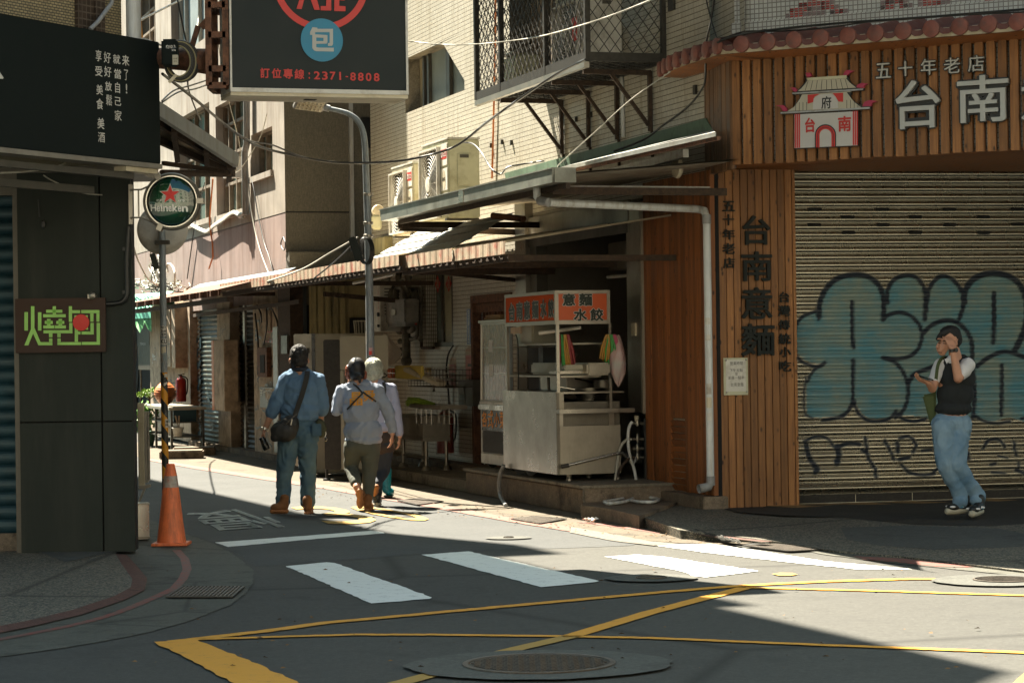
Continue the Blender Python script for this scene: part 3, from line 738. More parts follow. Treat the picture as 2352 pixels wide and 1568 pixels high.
m.col(m.ramp(gr.outputs[0],[(.0,(.003,.010,.006)),(.35,(.004,.030,.014)),(.8,(.006,.085,.030))]));m.set(rough=.06,spec=.8);m.b.inputs['Coat Weight'].default_value=1;m.b.inputs['Coat Roughness'].default_value=.02;M['beer_glass']=m.m
mb=MB();mb.lathe(c,[(r*.85*math.sin(a_),.03+.055*math.cos(a_))for a_ in[PI/2*i/10 for i in range(10,0,-1)]]+[(.0005,.085)],64,axis=(0,-1,0),cap=False);mb.build('face',M['beer_glass'],t,smooth=80)
PBs=Plane((c.x,c.y),(1,0))
def zrim(x,y):return 0
def beer(mb_in):
 for v in mb_in.v:
  rr=math.hypot(v.x-c.x,v.z-c.z)/(r*.85);v.y=c.y-.03-.055*math.sqrt(max(0,1-rr*rr))-.004
 return mb_in
mb=MB();ci=P(*z_('e',1537,405),Yb)
for R0,R1,nm,mt in((26.5,26.5,'star_edge','white_paint'),(22.5,22.5,'star','red_disc')):
 mb=MB();ps=[V((ci.x+math.sin(2*PI*i/10)*(R0 if i%2==0 else R0*.40)/kk,0,ci.z+math.cos(2*PI*i/10)*(R0 if i%2==0 else R0*.40)/kk))for i in range(10)]
 mb.add([V((ci.x,0,ci.z))]+ps,[(0,1+i,1+(i+1)%10)for i in range(10)]);beer(mb)
 for v in mb.v:v.y-=.003 if nm=='star' else .001
 mb.build(nm,M[mt],t)
mb=MB()
for i,(ch,x0,y0,x1,y1)in enumerate([('H',1360,492,1412,552),('e',1415,508,1448,556),('i',1452,492,1470,554),('n',1474,508,1518,555),('e',1521,508,1552,556),('k',1556,490,1602,556),('e',1605,510,1636,558),('n',1640,510,1685,558)]):
 A_=P(*z_('e',x0,y0),Yb);B_=P(*z_('e',x1+(10 if i==7 else 0),y1),Yb)
 text(mb,ch,lambda x,y,t_:V((x,0,y)),A_.x,B_.z,B_.x,A_.z,.028)
for s_,x0,y0,x1,y1 in(('EST',1417,448,1458,464),('1873',1615,452,1662,470)):
 A_=P(*z_('e',x0,y0),Yb);B_=P(*z_('e',x1,y1),Yb);text(mb,s_,lambda x,y,t_:V((x,0,y)),A_.x,B_.z,B_.x,A_.z,.0)
beer(mb);mb.build('lettering',M['lamp_white'],t,fixn=False)
mb=MB();wx=P(300,470,Yb).x;ex=P(333,470,Yb).x
za,zb2=P(300,436,Yb).z,P(300,500,Yb).z
for z in(za,zb2):mb.tube([(wx-.02,20.19,z),(wx+.02,Yb,z),(ex-.03,Yb,z),(ex+.06,Yb,z+(.04 if z==za else-.04))],.008,6)
for xx in(P(312,0,Yb).x,P(331,0,Yb).x):mb.tube([(xx,Yb,zb2),(xx,Yb,za)],.007,6)
mb.bar((wx-.012,20.18,zb2-.05),(wx-.012,20.18,za+.05),.03,.03);mb.build('bracket',M['alu'],t)
mb=MB()
for an in(118,0,245):
 d_=V((math.cos(math.radians(an)),0,math.sin(math.radians(an))));mb.obox(c+d_*r*.99+V((0,-.02,0)),d_,(0,1,0),d_.cross(V((0,1,0))),.028,.055,.022)
mb.build('clip',M['alu'],t)
Yp=21.7;base=G(381,1180,.006);Yp=base.y
t=thing('mirror_post',base,'black and yellow striped pole with stickers carrying a round mirror turned away','post')
m=NT('hazard');tc=m.n('TexCoord');sp=m.n('SeparateXYZ');m.l(tc.outputs['Object'],sp.inputs[0])
an=m.math('DIVIDE',m.math('ARCTAN2',sp.outputs[1],sp.outputs[0]),2*PI)
ph=m.math('FRACT',m.math('ADD',m.math('MULTIPLY',sp.outputs[2],3.6),an));st=m.math('GREATER_THAN',ph,.5)
nz=m.noise(m.coord('Object'),24,5,.7)
cc=m.mix(st,(.62,.27,.012),(.013,.014,.012));cc=m.mix(m.ramp(nz,[(.6,0.0),(.68,.7)]),cc,(.2,.2,.18));m.col(cc);m.set(rough=.5);M['hazard']=m.m
zs_=P(380,855,Yp).z;zt=P(371,515,Yp).z;rp=.036
mb=MB();mb.tube([base+V((0,0,-.01)),V((base.x,base.y,zs_))],rp+.001,20);mb.build('striped_sleeve',M['hazard'],t,smooth=60)
mb=MB();mb.tube([V((base.x,base.y,zs_)),V((base.x,base.y,zt+.12))],rp,20);mb.build('pole',M['pole_grey'],t,smooth=60)
cm=P(371,526,Yp+.07);rm=58/(F/Yp)
mb=MB();mb.lathe(cm,[(.001,-.0),(rm*.5,.0),(rm*.9,.02),(rm,.05),(rm*1.02,.07),(rm*.98,.08)],56,axis=(0,1,0),cap=False);mb.build('mirror_back',M['white_paint'],t,smooth=40)
mb=MB();mb.lathe(cm,[(.001,.074),(rm*.97,.078)],56,axis=(0,1,0),cap=False);mb.build('mirror_glass',M['chrome'],t)
mb=MB();zc=P(371,557,Yp).z;mb.obox((base.x,base.y-.0,zc),(1,0,0),(0,1,0),(0,0,1),.075,.045,.022);mb.build('clamp',M['alu_dark'],t,bevel=.004)
def wrap(x,z,rr=rp+.0015):an_=x/rp;return V((base.x+math.sin(an_)*rr,base.y-math.cos(an_)*rr,z))
def sticker(x0,x1,y0,y1,col,txt=None,tcol=None,tilt=0):
 z0_,z1_=P(378,y1,Yp).z,P(378,y0,Yp).z;mb=MB();n=8
 vs=[wrap(x0+(x1-x0)*i/n,z0_+tilt*i/n)for i in range(n+1)]+[wrap(x0+(x1-x0)*i/n,z1_+tilt*i/n)for i in range(n+1)]
 mb.add(vs,[(i,i+1,i+n+2,i+n+1)for i in range(n)]);mb.build('sticker',M[col],t,fixn=False)
 if txt:
  mb=MB();nn=len(txt)
  for i,s_ in enumerate(txt):
   h_=(z1_-z0_)/nn;text(mb,s_,lambda x,y,t_:wrap(x,y,rp+.003),x0+.006,z1_-(i+1)*h_+h_*.12,x1-.004,z1_-i*h_-h_*.12,.03)
  mb.build('sticker_lettering',M[tcol],t,fixn=False)
sticker(-.034,.036,748,772,'white_paint',['JSO','24','ZEM'],'cable_black')
sticker(-.030,.045,777,791,'white_paint',['KU'],'cable_black');sticker(-.02,.028,797,811,'ivory',None,None,.01)
sticker(-.01,.05,813,827,'curtain_blue');sticker(-.035,.0,814,832,'galv');sticker(.01,.05,858,866,'white_paint');sticker(.0,.045,880,886,'white_paint',None,None,.02)
sticker(.01,.05,962,981,'white_paint',['ml','Nj'],'cable_black')
bs=G(394,1250,.012)
t=thing('traffic_cone',bs,'weathered orange traffic cone with a worn grey band beside the striped pole','cone')
mb=MB();hw=.155;b_=.016
mb.add([bs+V((x,y,z))for z,s_ in((0,1),(b_,1),(b_+.006,.97))for x,y in((-hw*s_,-hw*s_),(hw*s_,-hw*s_),(hw*s_,hw*s_),(-hw*s_,hw*s_))],[(0,1,5,4),(1,2,6,5),(2,3,7,6),(3,0,4,7),(4,5,9,8),(5,6,10,9),(6,7,11,10),(7,4,8,11),(8,9,10,11)]);mb.build('base',M['orange_plastic'],t)
hc=.72;prof=[(.128,.02),(.124,.045),(.104,.20),(.088,.34),(.069,.50)]
mb=MB();mb.lathe(bs,prof,40,cap=False);mb.build('lower_shell',M['orange_plastic'],t,smooth=60)
mb=MB();mb.lathe(bs,[(.0695,.50),(.057,.60)],40,cap=False);mb.build('reflective_band',M['grey_film'],t,smooth=60)
mb=MB();mb.lathe(bs,[(.057,.60),(.036,.70),(.030,.705),(.028,.69)],40,cap=False);mb.build('tip',M['orange_plastic'],t,smooth=60)
bt=G(322,1238,.01);bt=V((bt.x+.0,bt.y,.012))
t=thing('oil_tin',bt,'square silver oil tin with yellow label standing behind the dark wall','tin')
mb=MB();mb.obox(bt+V((0,0,.165)),(.97,.25,0),(-.25,.97,0),(0,0,1),.075,.1,.16);mb.build('body',M['chrome'],t,bevel=.012)
mb=MB()
for z in(.02,.32):mb.obox(bt+V((0,0,z)),(.97,.25,0),(-.25,.97,0),(0,0,1),.079,.104,.008)
mb.build('rim',M['steel'],t)
mb=MB();mb.obox(bt+V((-.055,-.125,.165)),(.97,.25,0),(-.25,.97,0),(0,0,1),.03,.004,.12);mb.build('label',M['paint_yellow'],t)
q=G(316,1120,0);Yq=23.0
t=thing('folded_panel',V((P(315,1110,Yq).x,Yq,.3)),'tall pale ribbed metal panel against the alley side of the dark wall','metal panel')
x0_,x1_,x2_=P(304,0,Yq).x,P(318,0,Yq).x,P(329,0,Yq).x;zt=P(315,925,Yq).z;zt2=P(315,945,Yq).z;zb_=P(315,1115,Yq).z
mb=MB();mb.box(x0_,Yq-.02,zb_,x1_,Yq+.03,zt)
for i in range(3):mb.box(x0_+.012+i*.018,Yq-.03,zb_+.02,x0_+.018+i*.018,Yq-.02,zt-.02)
mb.build('front_leaf',M['ivory'],t,bevel=.003)
mb=MB();mb.box(x1_+.004,Yq+.0,zb_+.03,x1_+.010+.018,Yq+.06,zt2);mb.box(x2_-.012,Yq,zb_+.05,x2_,Yq+.05,zt2);mb.box(x1_+.02,Yq+.04,zb_+.05,x2_,Yq+.05,zt2);mb.build('rear_leaf',M['alu'],t)
mb=MB();mb.bar((x0_,Yq,zb_-.02),(x2_+.01,Yq,zb_+.0),.04,.03);mb.bar((x0_,Yq,zb_-.16),(x1_,Yq,zb_-.02),.02,.02);mb.build('foot_bracket',M['alu'],t)
t=thing('corrugated_awning',P(450,350,24),'dark corrugated awning with a pale edge rail sloping out behind the black sign','awning')
A_,B_=P(330,222,21.0),P(543,362,23.2)
C_,D_=P(540,395,25.0),P(300,520,25.6)
D_=A_+(C_-B_)+V((0,0,-.2))
up_=(B_-A_).cross(C_-B_).normalized();up_=up_ if up_.z>0 else-up_
mb=MB();nW=60
def aw(u,v):return A_.lerp(B_,u).lerp(D_.lerp(C_,u),v)
for i in range(nW):
 h0=.012*math.sin(i*PI/1.5);h1=.012*math.sin((i+1)*PI/1.5)
 mb.add([aw(0,i/nW)+up_*h0,aw(1,i/nW)+up_*h0,aw(1,(i+1)/nW)+up_*h1,aw(0,(i+1)/nW)+up_*h1],[(0,1,2,3)])
mb.build('corrugated_sheet',M['roof_under'],t,fixn=False)
mb=MB();mb.bar(A_-V((0,.03,.03)),B_-V((0,.03,.03)),.05,.13);mb.build('edge_rail',M['roof_metal'],t)
mb=MB()
for v_ in(.25,.75):mb.bar(aw(0,v_)-up_*.06,aw(1,v_)-up_*.06,.05,.06)
for u_ in(.35,.7,.97):mb.bar(aw(u_,0)-up_*.10,aw(u_,1)-up_*.10,.05,.05)
mb.tube([P(372,397,22),P(525,400,23.5)],.03,8);mb.bar(P(375,375,22.5),P(520,395,23.4),.04,.04);mb.build('frame',M['rust_beam'],t)
aL=PA.px(853,450)[0];aR=.085
HA=15.0
tA=thing('tiled_building',PA.w((aL+aR)/2,0)+V((1.5,.5,0)),'white mosaic-tiled building along the lane with a caged balcony','building')
win=hole(PA,930,106,1066,262);win=(PA.px(932,150)[0],PA.px(1067,220)[0],PA.px(1067,206)[1],PA.px(1032,100)[1])
pent=[PA.px(*z_('u',x,y))for x,y in((590,590),(1205,318),(1600,985),(1605,1160),(605,1568),(470,1620),(470,640))]
pent=[pent[i]for i in(0,1,2,3,4)];pa0=pent[0][0]-.18
pent=[(pa0,pent[0][1]+.0)]+pent[1:4]+[(pa0,pent[4][1])]
wA0,wA1=pa0,max(p[0]for p in pent);wZ0,wZ1=min(p[1]for p in pent),max(p[1]for p in pent)
hW=(wA0,wA1,wZ0,wZ1)
hT=(PA.px(704,0)[0]if 0 else PA.px(*z_('s',240,800))[0],PA.px(*z_('s',725,800))[0],PA.px(*z_('s',600,1500))[1],PA.px(*z_('s',725,-30))[1])
hD=(PA.px(*z_('s',1065,900))[0],PA.px(*z_('s',1790,620))[0],.16,PA.px(*z_('s',1700,540))[1])
kX0,kX1=PA.px(1206,700)[0],PA.px(1486,700)[0]
kZ1=PA.px(1440,462)[1]
hK=(kX0,kX1,.15,kZ1)
hC=(PA.px(1170,60)[0],PA.px(1425,40)[0],PA.px(1425,90,0)[1]-.1,6.8)
zc_=PA.px(1622,271)[1]
mb=MB();wallgrid(mb,PA,aL,aR,.12,HA,[hW,hT,hD,hK,hC])
mb.add([PA.w(*p)for p in(pent[1],(wA1,wZ1),(wA1,pent[2][1]),pent[2])],[(0,1,2,3)])
mb.add([PA.w(*p)for p in((wA0,wZ1),pent[1],pent[0])],[(0,1,2)])
mb.add([PA.w(*p)for p in(pent[4],(wA1,pent[3][1]),(wA1,wZ0),(wA0,wZ0))],[(0,1,2,3)])
reveal(mb,PA,hT,0,-.16);reveal(mb,PA,hD,0,-.2)
a=PA.w(aL,0);b=a+V((.954,.300,0))*5
mb.add([(a.x,a.y,.12),(b.x,b.y,.12),(b.x,b.y,HA),(a.x,a.y,HA)],[(0,1,2,3)])
mb.build('wall',M['tile_white'],tA,fixn=False)
mb=MB();n=len(pent)
for i in range(n):
 p,q=pent[i],pent[(i+1)%n];mb.add([PA.w(*p),PA.w(*q),PA.w(*q,-.22),PA.w(*p,-.22)],[(0,1,2,3)])
mb.build('window_reveal',M['slab_concrete'],tA,fixn=False)
mb=MB();c_=PA.w(aR+.2,HA);d_=PA.w(aL,HA);mb.add([d_,c_,c_+V((6,2,0)),d_+V((6,2,0))],[(0,1,2,3)])
e_=PA.w(aR+.2,0);mb.build('roof',M['slab_concrete'],tA,fixn=False)
def uP(x,y,o):return PA.px(*z_('u',x,y),o)
mb=MB();o0,o1=-.20,-.14
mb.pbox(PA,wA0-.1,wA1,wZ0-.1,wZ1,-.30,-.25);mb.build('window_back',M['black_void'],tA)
w0=mb=MB();zt_=wZ1;zb_=wZ0
for x0,x1 in((600,700),(862,884),(940,972),(1282,1345)):
 mb.pbox(PA,uP(x0,900,-.16)[0],uP(x1,900,-.16)[0],zb_-.05,zt_,-.2,-.15)
fr_=mb.build('window_frame',M['alu_dark'],tA)
mb=MB();mb.pbox(PA,uP(972,900,-.2)[0],uP(1282,900,-.2)[0],zb_-.05,zt_,-.215,-.20);mb.build('window_pane',M['curtain_blue'],tA)
mb=MB();mb.pbox(PA,uP(1345,900,-.2)[0],wA1+.05,zb_-.05,zt_,-.225,-.21);mb.build('window_pane',M['curtain_blue'],tA)
mb=MB();mb.pbox(PA,uP(690,900,-.2)[0],uP(865,900,-.2)[0],zb_-.05,zt_,-.235,-.22);mb.build('curtain',M['curtain_cream'],tA)
def sP(x,y,o=0):return PA.px(*z_('s',x,y),o)
mb=MB();mb.pbox(PA,hT[0],hT[1],hT[2],hT[3],-.18,-.16);mb.build('window_back',M['glass_teal'],tA)
mb=MB()
for x0,x1 in((300,322),(512,540),(700,728)):mb.pbox(PA,sP(x0,800,-.12)[0],sP(x1,800,-.12)[0],hT[2],hT[3],-.155,-.12)
mb.pbox(PA,sP(300,1400,-.12)[0],hT[1],hT[2],hT[2]+.06,-.15,-.115);mb.build('window_frame',M['alu_dark'],tA)
mb=MB();mb.pbox(PA,sP(545,800,-.14)[0],sP(700,800,-.14)[0],hT[2]+.06,hT[3],-.16,-.15);mb.build('blind',M['ivory_green'],tA)
for x0,y0,x1,y1 in((385,235,485,535),(580,245,682,520)):
 mb=MB();a0,z1_=sP(x0,y0,-.1);a1,z0_=sP(x1,y1,-.1);am=(a0+a1)/2;zm=(z0_+z1_)/2
 mb.prism(PA,[(am,z0_),(a1,zm),(am,z1_),(a0,zm)],-.115,-.111)
 o=mb.build('paper_charm',M['red_disc'],tA);tx=MB();text(tx,'福',onpl(PA,-.1105),a0+(a1-a0)*.28,zm-.07,a1-(a1-a0)*.28,zm+.07,.01);tx.build('charm_writing',M['ivory'],o if 0 else tA,fixn=False)
mb=MB();mb.tube([PA.at(*z_('s',x,y),.05)for x,y in((145,520),(160,1500),(175,1530),(380,1525))],.022,8);mb.build('drain_pipe',M['rust_beam'],tA,smooth=60)
mb=MB();d0,d1,dz0,dz1=hD
mb.pbox(PA,d0,d0+.10,dz0,dz1,-.1,.02);mb.pbox(PA,d0,d1,dz1-.10,dz1,-.1,.022);mb.pbox(PA,d0+.1,d1,dz1-.22,dz1-.105,-.12,-.02);mb.build('door_frame',M['rust'],tA)
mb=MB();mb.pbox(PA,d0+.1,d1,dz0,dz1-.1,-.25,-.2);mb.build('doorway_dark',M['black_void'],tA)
mb=MB()
for i in range(11):a_=d0+.2+i*.13;mb.pbox(PA,a_,a_+.045,dz0+.1,dz1-.22,-.12,-.08)
mb.pbox(PA,d0+.1,d1,dz0,1.25,-.16,-.12);dl=mb.build('door_leaf',M['rust'],tA)
mb=MB();RB=-2.1
for a_ in(kX0,kX1):
 mb.add([PA.w(a_,.15,0),PA.w(a_,.15,RB),PA.w(a_,kZ1,RB),PA.w(a_,kZ1,0)],[(0,1,2,3)])
mb.add([PA.w(kX0,kZ1,0),PA.w(kX1,kZ1,0),PA.w(kX1,kZ1,RB),PA.w(kX0,kZ1,RB)],[(0,1,2,3)])
mb.add([PA.w(kX0-.5,.28,RB),PA.w(kX1,.28,RB),PA.w(kX1,kZ1,RB),PA.w(kX0-.5,kZ1,RB)],[(0,1,2,3)])
mb.build('kitchen_lining',M['steel_dull'],tA,fixn=False)
mb=MB()
hz=PA.px(1437,535,.06)[1]
mb.pbox(PA,kX0,PA.px(1442,500,.06)[0],hz,PA.px(1440,458,.06)[1],.02,.06);mb.build('header_panel',M['steel_dark'],tA,bevel=.004)
mb=MB();mb.pbox(PA,PA.px(1183,600,.1)[0],PA.px(1207,600,.1)[0],.28,PA.px(1207,478,.1)[1]+.12,-.02,.10);mb.build('steel_post',M['steel'],tA,bevel=.004)
mb=MB();mb.pbox(PA,PA.px(1208,600,.04)[0],PA.px(1232,600,.04)[0],.28,hz,-.10,.04);mb.build('steel_post',M['steel_dark'],tA)
mb=MB();mb.pbox(PA,PA.px(1440,700,.05)[0],PA.px(1471,700,.05)[0],PA.px(1470,947,.05)[1],kZ1-.04,-.6,.05)
mb.build('duct_box',M['steel_dull'],tA,bevel=.004)
mb=MB();mb.pbox(PA,PA.px(1472,700,.06)[0],kX1,PA.px(1480,950,.05)[1],kZ1-.04,-.05,.06);mb.build('duct_edge',M['steel_dull'],tA,bevel=.003)
mb=MB()
for(x0,x1,o_)in((1240,1300,-1.9),(1302,1340,-1.85),(1342,1400,-1.9)):
 mb.pbox(PA,PA.px(x0,700,o_)[0],PA.px(x1,700,o_)[0],1.0,kZ1-.1,o_-.05,o_)
mb.build('wall_panel',M['steel'],tA,bevel=.004)
mb=MB();mb.obox(PA.w((kX0+kX1)/2,2.75,-1.2),D3(PA.d),-D3(PA.n),(0,0,1),.9,.55,.16);mb.build('range_hood',M['steel_dull'],tA,bevel=.01)
mb=MB();mb.tube([PA.w((kX0+kX1)/2-.5,2.5,-.5),PA.w((kX0+kX1)/2+.35,2.5,-.6)],.02,8);mb.build('tube_lamp',M['white_paint'],tA)
mb=MB();mb.pbox(PA,PA.px(1453,750,.055)[0],PA.px(1462,750,.055)[0],PA.px(1458,771,.055)[1],PA.px(1458,742,.055)[1],.05,.075);mb.build('switch_plate',M['ivory'],tA,bevel=.002)
mb=MB();p=[PA.px(*q,.02)for q in((1160,398),(1622,272),(1640,300),(1286,385),(1165,418))];mb.prism(PA,p,.005,.03);mb.build('flashing',M['steel_green'],tA)
mb=MB();wallgrid(mb,PA,hC[0]-.02,hC[1]+.02,hC[2],hC[3],[],-.35);reveal(mb,PA,hC,0,-.36)
mb.build('balcony_recess',M['alu_dark'],tA,fixn=False)
mb=MB()
for x_ in(.03,.42,.8,1.25):mb.pbox(PA,hC[0]+x_,hC[0]+x_+.05,hC[2],hC[3],-.33,-.27)
mb.build('balcony_door_frame',M['window_wood'],tA)
mb=MB();mb.pbox(PA,PA.px(1150,100)[0],aR+.3,8.2,8.35,0,1.5);mb.pbox(PA,PA.px(1150,100)[0],aR+.3,8.35,9.3,1.44,1.5)
mb.build('shade_ledge',M['tile_white'],tA)  # out-of-view ledge and parapet added to shade the wall and lane below
mb=MB();mb.tube([PA.at(x,y,.03)for x,y in((1138,0),(1137,120),(1134,260),(1130,410))],.012,6);mb.build('orange_conduit',M['cable_orange'],tA,smooth=60)
mb=MB();mb.tube([PA.at(x,y,.02)for x,y in((1423,60),(1429,200),(1432,315))],.022,8);mb.build('white_pipe',M['pvc'],tA,smooth=60)
mb=MB()
for q in(('c',2075,732,2093,805),('w',1213,0,1308,172)):
 A1=PA.px(*z_(q[0],q[1],q[2]),.03);B1=PA.px(*z_(q[0],q[3],q[4]),.03);mb.pbox(PA,A1[0],B1[0],B1[1],A1[1],.003,.03)
for q in((455,1215),(535,1220),(360,1245),(1090,1020),(1215,980)):
 p=PA.at(*z_('c',*q),.0);mb.obox(p,D3(PA.n),D3(PA.d),(0,0,1),.03,.012,.03)
mb.build('iron_stub',M['iron'],tA)
CO=.85
ca0=PA.px(1095,120,CO)[0];ca1=PA.px(1348,60,CO)[0];czb=PA.px(1348,128,CO)[1];czt=czb+2.2
t=thing('balcony_cage',PA.w((ca0+ca1)/2,czb,CO/2),'dark iron balcony cage of diamond mesh on brackets high on the white-tiled wall','balcony cage')
mb=MB()
for a_,o_ in((ca0,CO),(ca1,CO),(ca1,.02),(ca0,.02),(ca0+(ca1-ca0)*.245,CO),(ca0+(ca1-ca0)*.66,CO)):
 mb.pbox(PA,a_-.028,a_+.028,czb-.05,czt,o_-.028,o_+.028)
for o_ in(CO,.02):mb.pbox(PA,ca0+.03,ca1-.03,czb-.06,czb+.04,o_-.025,o_+.024);mb.pbox(PA,ca0+.03,ca1-.03,czt-.05,czt,o_-.024,o_+.024)
for a_ in(ca0,ca1):mb.pbox(PA,a_-.025,a_+.025,czb-.055,czb+.035,.05,CO-.03)
mb.build('frame',M['iron'],t)
mb=MB();mb.pbox(PA,ca0,ca1,czb-.12,czb-.061,CO-.02,CO+.035);mb.build('front_rail',M['alu'],t)
def diamonds(mb,P0,ex,ez,nx,nz,w_=.006):

 for i in range(-nz,nx+1):
  for s_ in(1,-1):
   k0=max(0,-i)if s_==1 else 0
   for j in range(nz):
    u0_=i+j if s_==1 else nx-(i+j);u1_=u0_+s_
    if not(0<=u0_<=nx and 0<=u1_<=nx):continue
    mb.bar(P0+ex*(u0_/nx)+ez*(j/nz),P0+ex*(u1_/nx)+ez*((j+1)/nz),w_*1.3)
mb=MB()
segs=[ca0,ca0+(ca1-ca0)*.245,ca0+(ca1-ca0)*.66,ca1]
for i,nx in enumerate((7,11,9)):
 diamonds(mb,PA.w(segs[i],czb+.04,CO),D3(PA.d)*(segs[i+1]-segs[i]),V((0,0,1.6)),nx,10)
diamonds(mb,PA.w(ca1,czb+.04,CO),-D3(PA.n)*CO,V((0,0,1.6)),7,10)
diamonds(mb,PA.w(ca0,czb+.04,CO),-D3(PA.n)*CO,V((0,0,1.6)),7,10)
mb.build('mesh',M['iron'],t)
mb=MB();diamonds(mb,PA.w(ca0,czb-.05,CO),D3(PA.d)*(ca1-ca0),-D3(PA.n)*CO,26,5,.009);mb.build('floor_mesh',M['iron'],t)
for fx in(.16,.40,.64,.90):
 a_=ca0+(ca1-ca0)*fx;mb=MB()
 mb.pbox(PA,a_-.02,a_+.02,czb-.14,czb-.09,.02,CO*.9);mb.pbox(PA,a_-.022,a_+.022,czb-.72,czb-.1,.01,.05)
 mb.bar(PA.w(a_,czb-.12,CO*.55),PA.w(a_,czb-.66,.05),.035);mb.pbox(PA,a_-.016,a_+.016,czb-1.0,czb-.72,.0,.025)
 mb.build('bracket',M['rust_beam'],t)
def condenser(pl,a0,a1,z0,z1,o0,o1,label,group,fan=True,name='air_conditioner',badge=True,body='ivory'):

 t=thing(name,pl.w((a0+a1)/2,z0,(o0+o1)/2),label,'air conditioner',group)
 mb=MB();mb.pbox(pl,a0,a1,z0+.03,z1-.025,o0,o1);mb.build('casing',M[body],t,bevel=.012)
 mb=MB();mb.pbox(pl,a0-.008,a1+.008,z1-.027,z1,o0-.008,o1+.01);mb.build('lid',M['white_paint'],t,bevel=.006)
 mb=MB()
 for a_ in(a0+.12,a1-.12):mb.pbox(pl,a_-.04,a_+.04,z0,z0+.03,o0-.01,o1+.01)
 mb.build('foot',M['alu_dark'],t)
 if fan:
  wf=(a1-a0)*.70;h_=z1-z0-.14;ca=a0+wf/2+.02;cz=z0+.05+h_/2;rr=min(wf,h_)/2
  mb=MB();mb.pbox(pl,ca-wf/2,ca+wf/2,cz-h_/2,cz+h_/2,o1+.001,o1+.008);mb.build('fan_recess',M['black_void'],t)
  mb=MB()
  for s0,s1,y0,y1 in((ca-wf/2,ca-wf/2+.02,cz-h_/2,cz+h_/2),(ca+wf/2-.02,ca+wf/2,cz-h_/2,cz+h_/2),(ca-wf/2+.02,ca+wf/2-.02,cz-h_/2,cz-h_/2+.02),(ca-wf/2+.02,ca+wf/2-.02,cz+h_/2-.02,cz+h_/2)):
   mb.pbox(pl,s0,s1,y0,y1,o1+.008,o1+.055)
  k=0
  for i in range(1,13):
   r_=rr*1.28*i/12.5;pts=[]
   for j in range(49):
    an=2*PI*j/48;x=r_*math.cos(an);y=r_*math.sin(an)*h_/wf if h_>wf else r_*math.sin(an)
    pts.append((max(-wf/2+.02,min(wf/2-.02,x)),max(-h_/2+.02,min(h_/2-.02,y))))
   mb.tube([pl.w(ca+x,cz+y,o1+.05-.02*(i/12)**2)for x,y in pts],.0042,5,cap=False)
  for j in range(16):
   an=2*PI*j/16;mb.tube([pl.w(ca+math.cos(an)*rr*.2,cz+math.sin(an)*rr*.2,o1+.045),pl.w(ca+math.cos(an)*rr*.98,cz+math.sin(an)*rr*.98,o1+.03)],.003,4,cap=False)
  mb.build('fan_grille',M['white_paint'],t)
  mb=MB();cc=pl.w(ca,cz,o1+.05);mb.lathe(cc,[(.001,-.01),(rr*.22,-.01),(rr*.22,.008),(.001,.014)],24,axis=D3(pl.n));mb.build('hub_cap',M['white_paint'],t,smooth=40)
  bx=a0+wf+.05;bw=a1-bx-.02;hh=(z1-z0-.1)/3
  for i in range(3):
   mb=MB();zz=z1-.05-(i+1)*hh+.015;mb.pbox(pl,bx,bx+bw,zz,zz+hh-.03,o1+.002,o1+.012);q=mb.build('badge_plate',M['white_paint'],t,bevel=.004)
   if i==0 and badge:
    mb=MB();mb.pbox(pl,bx+.02,bx+bw-.02,zz+hh*.28,zz+hh*.66,o1+.0125,o1+.014);mb.build('brand_label',M['red_disc'],q)
    mb=MB();text(mb,'日立',onpl(pl,o1+.0145),bx+bw*.42,zz+hh*.36,bx+bw-.03,zz+hh*.58,.02)
    text(mb,'◎',onpl(pl,o1+.0145),bx+.03,zz+hh*.34,bx+bw*.36,zz+hh*.6,.02);mb.build('brand_lettering',M['lamp_white'],q,fixn=False)
   if i==1 and badge:
    mb=MB();am=bx+bw/2;zm=zz+hh/2-.015;mb.prism(pl,[(am+math.cos(x)*bw*.2,zm+math.sin(x)*hh*.4)for x in[2*PI*k/16 for k in range(16)]],o1+.0125,o1+.014);mb.build('oval_label',M['cable_orange']if 0 else M['ivory'],q)
    mb=MB();text(mb,'DC',onpl(pl,o1+.0145),bx+bw*.3,zm-.015,bx+bw*.7,zm+.025,.03);mb.build('badge_lettering',M['cable_black'],q,fixn=False)
 mb=MB();e=pl.w(a1+.002,z0,0);wd=o1-o0
 for z_0,z_1,f0,f1 in((.42,.80,.28,.70),(.06,.40,.28,.74)):
  p0_=pl.w(a1+.006,z0+(z1-z0)*z_0,o1-wd*f0);p1_=pl.w(a1+.006,z0+(z1-z0)*z_1,o1-wd*f1)
  mb.obox((p0_+p1_)/2,D3(pl.d),D3(pl.n),(0,0,1),.006,wd*(f1-f0)/2,(z1-z0)*(z_1-z_0)/2)
 mb.build('service_cover',M[body],t,bevel=.004)
 mb=MB();mb.obox(pl.w(a1+.012,z0+(z1-z0)*.77,(o0+o1)/2),D3(pl.d),D3(pl.n),(0,0,1),.008,wd*.14,.02);mb.build('handle',M['alu_dark'],t)
 return t
def BP(x,y,o):return PA.px(*z_('B',x,y),o)
GO=1.9;GO2=1.5
o1=.78
a0,zt_=BP(838,380,o1);a1,zt2=BP(1310,215,o1);condenser(PA,a0,a1,zt2-1.02,zt2,o1-.40,o1,'large cream air conditioner on the canopy, nearer and taller of the sunlit pair','pair of air conditioners standing on the canopy',body='ivory_green')
a0,zt_=BP(298,770,o1);a1,zt2=BP(680,650,o1);condenser(PA,a0,a1,zt2-.95,zt2,o1-.36,o1,'smaller cream air conditioner on the canopy, farther of the sunlit pair','pair of air conditioners standing on the canopy')
o1=.62;a0=PA.px(*z_('c',905,250),o1)[0];a1=PA.px(*z_('c',1205,150),o1)[0];zt2=czb+.80
